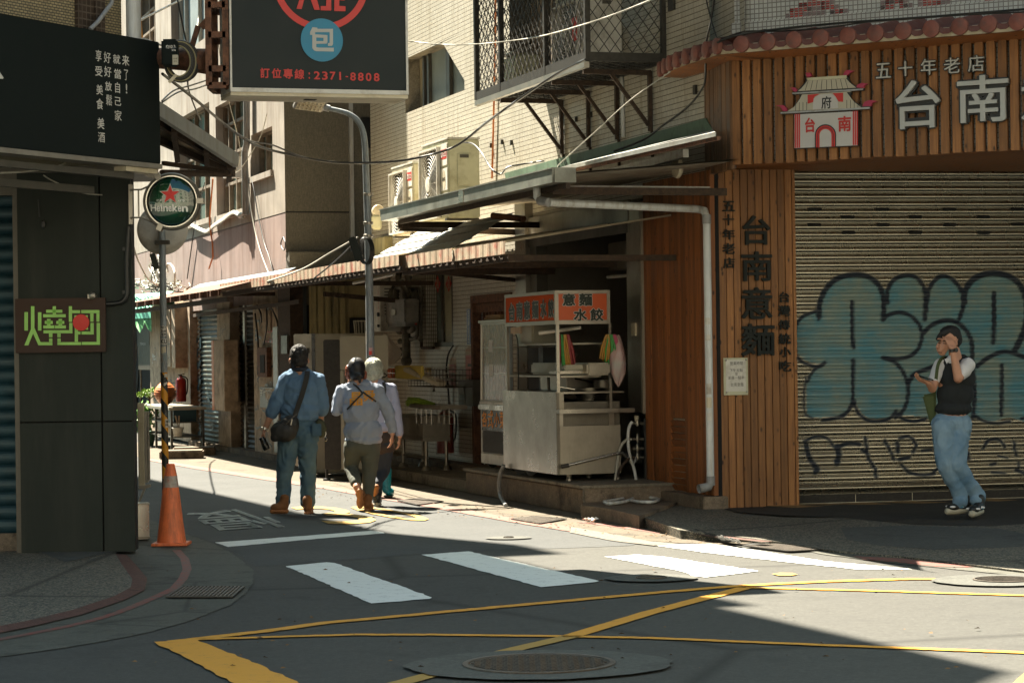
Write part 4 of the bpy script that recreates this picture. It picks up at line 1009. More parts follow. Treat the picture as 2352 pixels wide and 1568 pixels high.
tc_=condenser(PA,a0,a1,czb+.05,zt2,.28,o1,'white air conditioner with a red vertical sticker inside the balcony cage',None,body='white_paint',badge=False)
mb=MB();sa,sz=PA.px(*z_('c',1075,160),o1+.02);sa1,sz1=PA.px(*z_('c',1118,345),o1+.02);mb.pbox(PA,sa,sa1,sz1,sz,o1+.06,o1+.063);mb.build('red_sticker',M['red_disc'],tc_)
mb=MB();text(mb,'天',onpl(PA,o1+.065),sa+.03,(sz+sz1)/2,sa1-.03,sz-.1,.02);text(mb,'冷',onpl(PA,o1+.065),sa+.03,sz1+.06,sa1-.03,(sz+sz1)/2-.02,.02);mb.build('sticker_lettering',M['lamp_white'],tc_,fixn=False)
t=thing('storage_box',PA.w(ca0+.45,czb+.02,.45),'grey plastic tub standing in the far end of the balcony cage','tub')
mb=MB();c=PA.w(ca0+.52,czb+.0,.45);mb.obox(c+V((0,0,.22)),D3(PA.d),D3(PA.n),(0,0,1),.24,.17,.2);mb.build('tub',M['ivory_green'],t,bevel=.03)
mb=MB();mb.obox(c+V((0,0,.43)),D3(PA.d),D3(PA.n),(0,0,1),.26,.19,.012);mb.build('tub_rim',M['alu'],t,bevel=.008)
t=thing('potted_shrub',PA.w(segs[1]+.12,czb,.4),'dried climbing stem standing upright in the balcony cage','plant')
mb=MB();mb.tube([PA.w(segs[1]+.12+.02*math.sin(i),czb+.03+i*.16,.4)for i in range(13)],[.045+.008*math.sin(i*2.3)for i in range(13)],8);mb.build('stem',M['window_wood'],t)
ga0,gz=PA.px(874,487,GO);ga1,gz1=PA.px(1271,376,GO);gz=(gz+gz1)/2
t=thing('gutter_canopy',PA.w((ga0+ga1)/2,gz,.5),'long grey metal gutter canopy sloping over the shopfronts of the tiled building','canopy')
gb=gz-PA.px(1271,376,GO)[1]+PA.px(1266,412,GO)[1]
mb=MB();mb.prism(PA,[(ga0,gz),(ga1,gz),(ga1-.03,gb),(ga0+.05,gb)],GO-.01,GO+.01)
mb.pbox(PA,ga0+.05,ga1,gb-.0,gb+.01,GO-.22,GO-.011);mb.pbox(PA,ga1-.012,ga1+.0,gb+.011,gz-.002,GO-.22,GO-.011)
mb.pbox(PA,ga0,ga1,gz-.014,gz-.002,GO+.0102,GO+.022);mb.build('gutter',M['gutter_metal'],t)
mb=MB();mb.pbox(PA,ga0+(ga1-ga0)*.52,ga0+(ga1-ga0)*.545,gb+.004,gz-.016,GO+.0102,GO+.016);mb.build('gutter_joint',M['chrome'],t)
mb=MB();mb.add([PA.w(ga0+.1,gz-.06,GO-.02),PA.w(ga1,gz-.06,GO-.02),PA.w(ga1,gz+.10,.02),PA.w(ga0+.1,gz+.10,.02)],[(0,1,2,3)])
mb.add([PA.w(ga0+.1,gz-.075,GO-.02),PA.w(ga1,gz-.075,GO-.02),PA.w(ga1,gz+.085,.02),PA.w(ga0+.1,gz+.085,.02)],[(0,1,2,3)]);mb.build('roof_sheet',M['roof_under'],t,fixn=False)
mb=MB();m_=ga0+.35
mb.bar(PA.w(m_,gb-.06,GO-.12),PA.w(m_,gb-.06,.02),.05,.07);mb.bar(PA.w(ga1-.4,gb-.05,GO-.12),PA.w(ga1-.4,gb-.05,.02),.05,.07);mb.bar(PA.w(m_,gb-.03,GO-.14),PA.w(ga1,gb-.03,GO-.14),.04,.05)
mb.bar(PA.w(m_+.02,gb-.1,GO-.15),PA.w(PA.px(1180,525,.1)[0],gb-.1,.08),.06,.07)
mb.build('frame',M['rust_beam'],t)
mb=MB()
for q0_,q1_ in(((1055,572),(1480,485)),((1610,460),(2000,375))):
 mb.tube([PA.at(*z_('E',*q0_),1.6),PA.at(*z_('E',*q1_),1.6)],.017,8)
mb.build('tube_lamp',M['white_paint'],t,smooth=60)
t=thing('metal_canopy',PA.at(1460,340,.6),'pale sunlit metal canopy rising beside the timber corner','canopy')
a0=PA.px(1288,384,GO2)[0];a1=PA.px(1643,303,GO2)[0];zf=PA.px(1643,303,GO2)[1];zf0=PA.px(1288,384,GO2)[1]
mb=MB();zr0=PA.px(1165,415,.03)[1];zr=PA.px(1640,298,.03)[1]
b0=PA.px(1165,415,.03)[0];b1=PA.px(1636,300,.03)[0]
mb.add([PA.w(a0,zf0,GO2),PA.w(a1,zf,GO2),PA.w(b1,zr,.031),PA.w(b0,zr0,.031)],[(0,1,2,3)]);mb.build('roof_sheet',M['roof_metal'],t,fixn=False)
mb=MB();mb.bar(PA.w(a0,zf0-.02,GO2),PA.w(a1,zf-.02,GO2),.012,.035);mb.build('edge',M['roof_metal'],t)
mb=MB();mb.bar(PA.w(a0,zf0-.05,GO2-.03),PA.w(a1,zf-.05,GO2-.03),.03,.03);mb.build('rust_strip',M['rust'],t)
mb=MB();mb.bar(PA.at(1280,430,.5),PA.at(1575,352,.5),.06,.08);mb.bar(PA.at(1270,433,GO-.3),PA.at(1630,436,.02),.05,.06)
mb.build('frame',M['galv'],t)
mb=MB();mb.lathe(PA.at(1562,385,.3),[(.001,0),(.09,0),(.11,.02),(.1,.05),(.001,.05)],20,axis=D3(PA.n));mb.build('vent_fan',M['ivory'],t)
t=thing('drain_pipe',PA.at(1430,475,.5),'pale grey drain pipe running from the canopy gutter and down the timber corner','pipe')
pts=[PA.at(1233,425,GO-.08),PA.at(1234,452,GO-.08),PA.at(1240,461,GO-.1),PA.at(1262,465,GO-.12),PA.at(1600,480,.10),PA.at(1618,484,.09),PA.at(1623,500,.085),PA.at(1632,1100,.085)]
mb=MB();mb.tube(pts,.038,14);mb.build('pipe',M['pvc'],t,smooth=60)
mb=MB()
for i,f_ in((6,0),(7,0)):mb.tube([pts[i]+V((0,0,.03)),pts[i]-V((0,0,.06))],.043,14)
mb.tube([pts[2],pts[3]],.043,14)
for k in(.13,.3,.55,.75):q=pts[3].lerp(pts[4],k);mb.tube([q-D3(PA.d)*.006,q+D3(PA.d)*.006],.0395,12)
mb.build('coupling',M['pvc_grey'],t,smooth=40)
mb=MB();e_=pts[7]-V((0,0,.02));mb.tube([e_+V((0,0,.03)),e_,e_+V((-.02,-.02,-.05)),e_+V((-.12,-.06,-.07))],[.042,.042,.042,.046],14,cap=False);mb.build('outlet',M['pvc_grey'],t,smooth=60)
mb=MB();text(mb,'JNS',lambda x,y,t_:pts[6].lerp(pts[7],0)+V((x,-.0395,0))*1+V((0,0,y-pts[6].z)),-.022,PA.at(1630,748,.1).z,.025,PA.at(1630,738,.1).z);
for y0,y1,c_ in((730,745,'white_paint'),(768,782,'white_paint'),(880,905,'white_paint'),(912,936,'ivory'),(948,965,'white_paint')):
 q=pts[6].lerp(pts[7],(((y0+y1)/2)-500)/600);mb2=MB();hh=(y1-y0)/2/F*23.5
 vs=[q+V((math.sin(x_)*.0392,-math.cos(x_)*.0392,zz))for zz in(-hh,hh)for x_ in(-.9,-.4,.1,.5)]
 mb2.add(vs,[(i,i+1,i+5,i+4)for i in range(3)]);mb2.build('sticker',M[c_],t,fixn=False)
t=thing('corrugated_screen',PA.at(1030,540,.5),'pale corrugated metal sheets with long ribs below the gutter canopy, half in sun','metal sheet')
mb=MB();s0=PA.px(888,540,1.4)[0];s1=PA.px(1182,520,1.0)[0];zt_=gb-.03;zb_=PA.px(1040,578,1.75)[1]
N_=60;oT,oB=.95,1.75
def pr(f_):
 x=(f_*4.2)%1;return .035*(1 if x<.62 else(math.cos((x-.62)/.38*2*PI)*.5+.5))
for i in range(N_):
 f0,f1=i/N_,(i+1)/N_
 mb.add([PA.w(s0,zt_+(zb_-zt_)*f0,oT+(oB-oT)*f0+pr(f0)),PA.w(s1,zt_+(zb_-zt_)*f0,oT+(oB-oT)*f0+pr(f0)),PA.w(s1,zt_+(zb_-zt_)*f1,oT+(oB-oT)*f1+pr(f1)),PA.w(s0,zt_+(zb_-zt_)*f1,oT+(oB-oT)*f1+pr(f1))],[(0,1,2,3)])
mb.build('sheet',M['roof_metal'],t,fixn=False)
mb=MB();mb.tube([PA.w(s0+.1,zb_+.02,oB+.02),PA.w(s1,zb_+.02,oB+.02)],.025,8);mb.build('bottom_pipe',M['cream_metal'],t,smooth=60)
mb=MB();mb.tube([PA.at(*z_('E',1500,650),1.2),PA.at(*z_('E',1880,690),1.0)],.035,10);mb.build('stub_pipe',M['rust'],t,smooth=60)
RO_=1.95
def raw(x0,x1,yt,yb,o_,label,sh=True,beam=True):

 a0=PA.px(x0,640,o_)[0];a1,zt_=PA.px(x1,yt,o_);_,zb_=PA.px(x1,yb,o_)
 t=thing('corrugated_awning',PA.w((a0+a1)/2,zb_,o_/2),label,'awning','red-stained awning lengths over the shopfronts')
 mb=MB();nn=max(8,int((a1-a0)/.04));L_=a1-a0
 for i in range(nn):
  q=[a0+L_*i/nn,a0+L_*(i+1)/nn];oo=[o_+.007*(1 if(int(x/.12)%2)else 0)for x in q]
  mb.add([PA.w(q[0],zb_,oo[0]),PA.w(q[1],zb_,oo[1]),PA.w(q[1],zt_+.02,oo[1]),PA.w(q[0],zt_+.02,oo[0])],[(0,1,2,3)])
 mb.build('fascia',M['red_stained'],t,fixn=False)
 mb=MB();n2=int(L_/.20)
 for i in range(n2):
  q0,q1,q2=a0+L_*i/n2,a0+L_*(i+.3)/n2,a0+L_*(i+1)/n2
  mb.add([PA.w(q0,zt_+.02,o_),PA.w(q1,zt_+.02,o_),PA.w(q1,zt_+.30,.03),PA.w(q0,zt_+.30,.03)],[(0,1,2,3)])
  mb.add([PA.w(q1,zt_,o_),PA.w(q2,zt_,o_),PA.w(q2,zt_+.28,.03),PA.w(q1,zt_+.28,.03)],[(0,1,2,3)])
  mb.add([PA.w(q1,zt_+.02,o_),PA.w(q1,zt_,o_),PA.w(q1,zt_+.28,.03),PA.w(q1,zt_+.30,.03)],[(0,1,2,3)])
  mb.add([PA.w(q0,zt_+.02,o_),PA.w(q0,zt_,o_),PA.w(q0,zt_+.28,.03),PA.w(q0,zt_+.30,.03)],[(0,1,2,3)])
 mb.build('roof_sheet',M['cream_metal'],t,fixn=False)
 mb=MB();mb.pbox(PA,a0,a1,zb_-.07,zb_-.003,o_-.1,o_-.03)
 for f_ in((.02,.5,.98)if L_>3 else(.02,.98)):
  mb.bar(PA.w(a0+L_*f_,zb_-.04,o_-.1),PA.w(a0+L_*f_,zb_-.04,.02),.05,.06)
 mb.build('frame',M['rust_beam'],t)
 return t,a0,a1,zt_,zb_
r1=raw(506,917,587,609,RO_,'long cream awning with red-stained fascia over the farther shops')
r2=raw(919,1039,574,600,RO_-.08,'short cream awning length between the long one and the shaded one')
r3=raw(1041,1160,558,583,RO_-.10,'shaded red-brown awning length nearest the food cart')
mb=MB();mb.bar(PA.at(922,616,RO_-.12),PA.at(1180,643,.08),.05,.05);mb.build('brace',M['rust_beam'],r2[0])
mb=MB();mb.tube([PA.at(812,650,1.7),PA.at(905,630,1.6)],.02,8);mb.build('tube_lamp',M['white_paint'],r1[0],smooth=60)
mb=MB();mb.bar(PA.at(745,675,1.7),PA.at(905,690,.6),.05,.06);mb.build('brace',M['rust_beam'],r1[0])
tW=thing('timber_shop',PF.w(1.5,0,-1.5),'timber-clad corner shop with tiled eave, roller shutter and a mosaic wall above','building')
def planks(mb,pl,a0,a1,z0,z1,w_,gap,o0,o1,jit=.004):
 a=a0;k=0
 while a<a1-.01:
  b=min(a+w_,a1);j=R.uniform(-jit,jit)
  mb.pbox(pl,a+gap/2,b-gap/2,z0+(R.uniform(-.004,.004)if jit else 0),z1,o0,o1+j);a=b;k+=1
zs=3.30;zfb=3.385;zft=4.34
wr=PW.px(1832,800)[0]
mb=MB();planks(mb,PW,0,wr,.10,zfb+.02,wr/10.5,.007,-.03,0);mb.build('front_cladding',M['wood'],tW,bevel=.003)
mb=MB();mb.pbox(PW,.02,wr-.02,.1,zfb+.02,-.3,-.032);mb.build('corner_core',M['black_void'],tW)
a0=PA.px(1487,800)[0];a1=.10
lv=(PA.px(1545,1000)[0],PA.px(1582,1000)[0],.22,PA.px(1582,965)[1])
mb=MB();a=a0
while a<a1-.01:
 b=min(a+.066,a1);c=(a+b)/2
 if lv[0]<c<lv[1]:mb.pbox(PA,a+.003,b-.003,lv[3]+.02,3.4,-.02,.03+R.uniform(-.003,.003))
 else:mb.pbox(PA,a+.003,b-.003,.22,3.4,-.02,.03+R.uniform(-.003,.003))
 a=b
mb.build('side_cladding',M['wood_dark'],tW,bevel=.003)
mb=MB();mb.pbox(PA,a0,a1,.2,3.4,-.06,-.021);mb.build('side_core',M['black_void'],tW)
mb=MB();n=11
for i in range(n):
 zz=lv[2]+(lv[3]-lv[2])*i/n;h=(lv[3]-lv[2])/n
 mb.obox(PA.w((lv[0]+lv[1])/2,zz+h/2,.012),D3(PA.d),(D3(PA.n)*.9-V((0,0,.42))),(D3(PA.n)*.42+V((0,0,.9))),(lv[1]-lv[0])/2,.008,h*.46)
mb.build('louvre',M['wood_dark'],tW)
st0=PA.px(1470,1120,.1)[0];mb=MB();mb.pbox(PA,st0,a1+.05,.02,.215,-.1,.16);mb.build('step',M['mossy_concrete'],tW,bevel=.01)
def chars(lst,pl,out,th,mat,off,parent,name='character',edge=None):
 for ch,x0,y0,x1,y1 in lst:
  mb=MB();ptext(mb,ch,pl,out,x0,y0,x1,y1,off=off,th=th);o=mb.build(name,mat,parent,fixn=False)
  if edge:
   mb=MB();ptext(mb,ch,pl,out-.03,x0-edge,y0-edge*.9,x1+edge,y1+edge*.9,off=off+.055,th=.028);mb.build('character_edge',M['cable_black'],o,fixn=False)
def zm(lst,k):return[(c,*z_(k,x0,y0),*z_(k,x1,y1))for c,x0,y0,x1,y1 in lst]
chars(zm([('台',915,318,1135,548),('南',905,600,1150,832),('意',905,880,1150,1128),('麵',905,1165,1170,1415)],'m'),PW,.012,.03,M['ink_black'],.018,tW)
chars(zm([('五',762,205,858,285),('十',765,308,852,395),('年',762,425,860,505),('老',762,535,860,620),('店',768,648,858,730)],'m'),PW,.012,.02,M['ink_black'],.014,tW)
chars(zm([('台',1205,915,1285,998),('灣',1195,1022,1292,1108),('傳',1198,1135,1290,1212),('統',1200,1242,1296,1325),('小',1208,1348,1298,1425),('吃',1205,1455,1300,1538)],'m'),PW,.012,.02,M['ink_black'],.014,tW)
t=thing('notice_board',PW.at(1690,905,.03),'small white opening-hours notice under clear plastic on the timber wall','notice')
q0=PW.px(*z_('n',885,70),.03);q1=PW.px(*z_('n',1107,400),.03)
mb=MB();mb.pbox(PW,q0[0],q1[0],q1[1],q0[1],.012,.02);mb.build('backing',M['ivory_green'],t,bevel=.002)
mb=MB();i0=PW.px(*z_('n',905,88),.03);i1=PW.px(*z_('n',1088,368),.03);mb.pbox(PW,i0[0],i1[0],i1[1],i0[1],.0205,.023);mb.build('paper',M['white_paint'],t)
gl([('營業時間',940,102,1055,133),('下午五點',938,166,1055,193),('至',985,202,1012,225),('凌晨一點半',922,232,1070,260),('台南意麵',948,292,1062,324)],PW,.024,'n',M['cable_black'],'writing',.0,0,t)
mb=MB()
for x,y in((904,90),(1083,86),(909,380),(1090,375)):mb.ball(PW.at(*z_('n',x,y),.024),.010,10,6)
mb.build('screw',M['chrome'],t,smooth=60)
FL=7.5;af0=0
mb=MB();wallgrid(mb,PF,-.02,FL,zfb+.02,zft+.4,[],-.09);mb.build('fascia_backing',M['tile_grey'],tW,fixn=False)
mb=MB();planks(mb,PF,0,FL,zfb,zft+.10,.108,.030,-.05,0);mb.build('fascia_slats',M['wood'],tW,bevel=.003)
cA=PA.w(PA.px(1618,300,.0)[0],0,.0);cF=PF.w(0,0,0);dd=V((cF.x-cA.x,cF.y-cA.y));PFR=Plane((cA.x,cA.y),(dd.x,dd.y));LR=dd.length
mb=MB();planks(mb,PFR,-.02,LR,zfb-.03,zft+.10,.072,.006,-.05,0);mb.build('fascia_return',M['wood_grey'],tW,bevel=.003)
mb=MB()
sp_=[PF.w(0,zfb,-.05),PF.w(FL,zfb,-.05),PS.w(6,zfb,-.4),PS.w(0,zfb,-.4),PW.w(0,zfb,-.1),PFR.w(0,zfb,-.1)]
mb.add([V((p.x,p.y,zfb+.02))for p in sp_],[tuple(range(6))]);mb.add([V((p.x,p.y,zfb+.05))for p in sp_],[tuple(range(6))])
mb.build('soffit',M['wood_dark'],tW,fixn=False)
for x,y in((1886,397),(2001,398),(2266,400)):
 r_=ray(x,y);c=CAM+r_*((zfb+.012-CAMZ)/r_.z);mb=MB();mb.lathe(c,[(.001,0),(.075,0),(.085,.006)],24);mb.build('downlight',M['ivory'],tW)
zsb=PS.px(1832,1137)[1];zst=3.34
sa1=5.2;NX=300;pitch=(zst-zsb)/41.5
prof=[]
for i in range(43):
 for f_,o_ in((0,-.006),(.08,-.006),(.12,.002),(.18,.003),(.24,-.001),(.32,.006),(.46,.012),(.62,.0135),(.78,.011),(.92,.004)):
  z=zsb+.11+(i+f_)*pitch
  if z<zst+.1:prof.append((z,o_))
prof=[(zsb,.0),(zsb+.04,.0),(zsb+.041,.014),(zsb+.075,.014),(zsb+.076,0),(zsb+.108,0)]+prof
H_=[p for p in prof]
av=np.linspace(-.0,sa1,NX+1)
def scr(a,z):
 p=PS.w(a,z)-CAM;d=p.dot(fw);return(CX+p.dot(rt)/d*F,CY-p.dot(up)/d*F)
so=(z_('o',0,0),1.96/.57422)
def inO(a,z):
 x,y=scr(a,z);return((x-1780.0)/.29297,(y-401.94)/.29297)
blobs=[[(165,1180),(200,1110),(280,1080),(350,1070),(380,960),(440,860),(520,800),(620,775),(740,790),(820,850),(870,900),(930,830),(1020,790),(1110,810),(1170,880),(1200,900),(1250,830),(1330,800),(1420,830),(1475,900),(1530,840),(1620,790),(1740,775),(1850,800),(1930,880),(2100,1000),(2100,1860),(1980,1930),(1850,1900),(1700,1930),(1580,1900),(1300,1930),(1180,1900),(1010,1880),(900,1900),(780,1910),(700,1880),(640,1790),(600,1790),(560,1880),(300,1900),(260,1850),(250,1650),(300,1540),(380,1490),(240,1450),(180,1380),(155,1280)]]
lines=[([(160,1300),(165,1200),(210,1120),(290,1080),(350,1070),(345,1130)],26),([(350,1110),(355,1010),(400,900),(480,820),(580,785),(700,785),(790,830),(840,900),(860,1000),(855,1130)],42),([(855,1125),(900,1095),(990,1075),(1080,1110),(1140,1180),(1160,1260),(1130,1360),(1060,1420),(960,1440),(850,1430)],30),([(890,1000),(890,900),(940,820),(1030,785),(1110,800),(1170,870),(1185,960),(1182,1130)],34),([(1182,1130),(1200,980),(1220,880),(1290,800),(1370,800),(1440,860),(1480,940),(1485,1020),(1450,1130)],34),([(1490,1000),(1500,900),(1570,810),(1680,770),(1780,775),(1890,820),(1960,920),(1985,1060),(1960,1220),(1890,1370)],48),([(1170,1240),(1230,1180),(1330,1140),(1420,1150),(1500,1210),(1550,1310),(1555,1440),(1565,1600),(1570,1750),(1560,1900)],34),([(1590,1500),(1680,1430),(1800,1385),(1920,1410),(2060,1470)],34),([(610,995),(612,1150),(614,1270),(622,1350)],32),([(1725,925),(1725,1100),(1720,1310)],36),([(160,1300),(170,1400),(230,1470),(330,1500),(400,1470)],26),([(385,1490),(310,1530),(260,1620)],22),([(250,1580),(235,1700),(232,1800),(245,1870),(300,1905)],16),([(620,1450),(618,1650),(612,1780),(570,1860),(500,1900),(380,1920)],30),([(625,1760),(650,1850),(720,1915),(800,1930),(900,1910),(960,1850)],26),([(850,1430),(950,1470),(1020,1560),(1050,1670),(1040,1780),(1000,1860),(950,1900)],30),([(1050,1640),(1100,1560),(1200,1520),(1290,1480)],34),([(950,1850),(1010,1910),(1100,1930),(1190,1910)],26),([(1785,1490),(1785,1700),(1782,1880)],30),([(1570,1880),(1650,1930),(1750,1945),(1850,1930)],24),([(1940,1910),(2050,1880)],24),([(230,2090),(320,2050),(400,2055),(450,2100),(495,2170)],22),([(250,2110),(270,2200),(310,2270),(340,2300),(320,2330)],40),([(500,2130),(590,2100),(670,2110)],30),([(500,2130),(505,2200),(490,2260)],46),([(715,2060),(725,2150),(740,2220),(790,2300),(800,2370)],26),([(690,2150),(735,2190)],26),([(865,2080),(910,2160),(940,2230)],26),([(965,2100),(970,2170)],30),([(985,2060),(1060,2050),(1110,2110),(1090,2170)],26),([(980,2230),(1060,2210)],30),([(1000,2270),(1060,2330),(1160,2350),(1260,2340)],24),([(1160,2160),(1240,2150)],22),([(1290,2290),(1250,2330)],24),([(1515,2180),(1520,2220)],40),([(1640,2140),(1680,2080),(1760,2070),(1810,2130)],26),([(1880,2090),(1890,2160),(1905,2200)],24),([(1760,2200),(1830,2215)],18),([(1700,2270),(1740,2260)],24),([(1920,2250),(1915,2310)],24),([(1710,2330),(1810,2335)],20),([(1900,2310),(1970,2340)],30)]
def inside(P_,X,Y):
 r_=np.zeros(X.shape,bool);n=len(P_)
 for i in range(n):
  x0,y0=P_[i];x1,y1=P_[(i+1)%n]
  if y0==y1:continue
  c=((y0>Y)!=(y1>Y))&(X<(x1-x0)*(Y-y0)/(y1-y0)+x0);r_^=c
 return r_
mb=MB();X=[];Yy=[]
for a in av:
 for z,o_ in prof:
  mb.v.append(PS.w(float(a),z,o_-.03));q=inO(float(a),z);X.append(q[0]);Yy.append(q[1])
m_=len(prof)
for i in range(NX):
 for j in range(m_-1):mb.f.append((i*m_+j,(i+1)*m_+j,(i+1)*m_+j+1,i*m_+j+1));mb.m.append(0)
X=np.array(X);Yy=np.array(Yy);teal=np.zeros(len(X))
for b in blobs:
 sb=smoothpath([V((x,y,0))for x,y in b]+[V((*b[0],0))],4);teal=np.maximum(teal,inside([(p.x,p.y)for p in sb],X,Yy).astype(float))
blk=np.zeros(len(X))
for pts,wd in lines:
 sb=smoothpath([V((x,y,0))for x,y in pts],5);d=np.full(len(X),1e9)
 for p,q in zip(sb[:-1],sb[1:]):
  ex,ey=q.x-p.x,q.y-p.y;L2=ex*ex+ey*ey+1e-9;tt=np.clip(((X-p.x)*ex+(Yy-p.y)*ey)/L2,0,1)
  d=np.minimum(d,np.hypot(X-p.x-tt*ex,Yy-p.y-tt*ey))
 blk=np.maximum(blk,np.clip((wd*.52-d)/9+.5,0,1))
m=NT('shutter_metal');at1=m.n('Attribute',attribute_name='teal');at2=m.n('Attribute',attribute_name='black')
vv=m.coord('UV',(3,40,1));n1=m.noise(vv,1.3,4,.65);v3=m.coord('UV');n2=m.noise(v3,3,4,.6);n3=m.noise(v3,90,2,.5)
peel=m.math('ADD',m.math('MULTIPLY',n1,.65),m.math('MULTIPLY',n2,.35))
base=m.mix(m.ramp(n2,[(.35,0.0),(.7,.6)]),(.38,.36,.29),(.25,.235,.185))
tl=m.math('MULTIPLY',at1.outputs['Fac'],m.ramp(peel,[(.30,.25),(.46,.92)]))
bl=m.math('MULTIPLY',at2.outputs['Fac'],m.ramp(peel,[(.28,.35),(.40,1.0)]))
teal_c=m.mix(m.ramp(n2,[(.4,0.0),(.65,1.0)]),(.15,.22,.20),(.05,.20,.26))
cc=m.mix(tl,base,teal_c);cc=m.mix(bl,cc,(.006,.012,.022));m.col(cc)
paint=m.math('MAXIMUM',tl,bl);met=m.math('SUBTRACT',.92,m.math('MULTIPLY',paint,.85));m.l(met,m.b.inputs['Metallic'])
m.set(rough=m.math('ADD',m.math('MULTIPLY',n2,.22),m.math('ADD',.16,m.math('MULTIPLY',paint,.25))));M['shutter_metal']=m.m
me=bpy.data.meshes.new('roller_shutter');org=V(tW.location)
me.from_pydata([tuple(v-org)for v in mb.v],[],mb.f);me.materials.append(M['shutter_metal']);me.shade_smooth();boxuv(me,org)
for nm,arr in(('teal',teal),('black',blk)):at_=me.attributes.new(nm,'FLOAT','POINT');at_.data.foreach_set('value',arr.astype(np.float32))
o=bpy.data.objects.new('roller_shutter',me);COL.objects.link(o);o.parent=tW
mb=MB()
for x,y in((315,268),(843,270),(1370,270),(1900,268),(572,330),(1103,330),(1635,330),(310,390),(848,392),(1372,392),(1905,386),(578,452),(1103,452),(1637,452)):
 a,z=PS.px(1780+x*.29297,401.94+y*.29297,-.012);hw=.056;hh=.017;pp=[(a+hw*cx-hh*.0+math.cos(an)*hh,z+math.sin(an)*hh)for cx,rng in((1,(-90,-45,0,45,90)),(-1,(90,135,180,225,270)))for an in[math.radians(q)for q in rng]]
 mb.prism(PS,pp,-.017,-.011)
mb.build('vent_slot',M['black_void'],o)
mb=MB();mb.pbox(PS,-.01,sa1,.08,zsb-.002,-.08,-.012)
mb.build('threshold',M['dark_tile'],tW)
mb=MB()
for a in(.62,1.22,1.85,2.5,3.1):mb.pbox(PS,a,a+.006,.08,zsb-.004,-.012,-.0105)
mb.pbox(PS,0,sa1,.100,.107,-.012,-.006);mb.build('threshold_grout',M['ivory'],tW)
mb=MB();mb.pbox(PS,-.03,6,.0,3.4,-.5,-.1);mb.build('wall_behind_shutter',M['black_void'],tW)
uz0=zft+.1
mb=MB();wallgrid(mb,PF,.0,9,uz0,13,[],-.12);mb.build('mosaic_wall',M['tile_grey'],tW,fixn=False)
mb=MB();wallgrid(mb,PFR,-.2,LR+.1,uz0,13,[],-.12);mb.build('mosaic_return',M['tile_white'],tW,fixn=False)
def tiles_from(rows_,x0,y0,cell,mb_r,mb_m):
 for j,row in enumerate(rows_):
  for i,ch in enumerate(row):
   if ch in '.':continue
   X_,Y_=x0+i*cell,y0+j*cell;a,z=PF.px(*z_('d',X_,Y_),-.12);s_=.045*.5
   (mb_r if ch=='#' else mb_m).pbox(PF,round(a/.045)*.045-s_+.003,round(a/.045)*.045+s_-.003,round(z/.045)*.045-s_+.003,round(z/.045)*.045+s_-.003,-.12,-.1165)
mr,mm_=MB(),MB()
tiles_from(['.........+####+.........','.......+########+.......','.....+####++++####+.....','...+#####+....+#####+...','..+####+..++++..+####+..','.+#####+++++++++#####+..','+#####################+.','.+++####++++++++####+++.','...+###############+....'],742,10,19,mr,mm_)
tiles_from(['...++###++....++#######++','..+###.###+....+#####+...','.+###...###+...+##.##+...','.+####.####+..+###.###+..','..+######+....+#+...##+..','...+####+....+##+...+##+.','....+##+.....++.......++.'],1375,5,19,mr,mm_)
tiles_from(['#######++###','++#+++#+++++','.##..##.....','+#++++++....'],2085,5,19,mr,mm_)
mr.build('mosaic_red',M['tile_red'],tW);mm_.build('mosaic_mauve',M['tile_mauve'],tW)
mb=MB();q=[PF.w(-.0,0,-.13),PF.w(9,0,-.13),PF.w(9,0,-9),PF.w(0,0,-9)];q[0]=PFR.w(0,0,-.13)
mb.add([V((p.x,p.y,13))for p in q],[(0,1,2,3)]);mb.build('roof',M['slab_concrete'],tW,fixn=False)
mb=MB();pc_=[(-.97,24.5),(-.3,24.1),(.0,22.7),(.88,21.3),(3.3,19.8),(4.3,21.2),(2.3,22.9),(1.7,24.5)];n=len(pc_)
mb.add([V((x,y,z))for z in(7.0,7.25)for x,y in pc_],[tuple(range(n)),tuple(range(n,2*n))]+[(i,(i+1)%n,(i+1)%n+n,i+n)for i in range(n)]);mb.build('shadow_slab',M['roof_metal'],tW)  # added slab above the view, outlined to cast the pavement shadow
path=[PFR.w(-.55,0,.30),PFR.w(LR*.2,0,.34),PF.w(.06,0,.42),PF.w(8,0,.42)]
path=[V((p.x,p.y,0))for p in path]
def arclen(path):
 s_=[0]
 for p,q in zip(path[:-1],path[1:]):s_.append(s_[-1]+(q-p).length)
 return s_
sp2=smoothpath(path[:3],6)+[path[3]];S_=arclen(sp2)
def atlen(s_):
 for i in range(len(S_)-1):
  if s_<=S_[i+1]or i==len(S_)-2:
   f_=(s_-S_[i])/(S_[i+1]-S_[i]);p=sp2[i].lerp(sp2[i+1],f_);d=(sp2[i+1]-sp2[i]).normalized();return p,d
zE=4.42
sp_step=.262;nT=int(S_[-1]/sp_step);mb=MB();mbd=MB()
inner=lambda p,d:p+V((-d.y,d.x,0))*.50+V((0,0,.10))
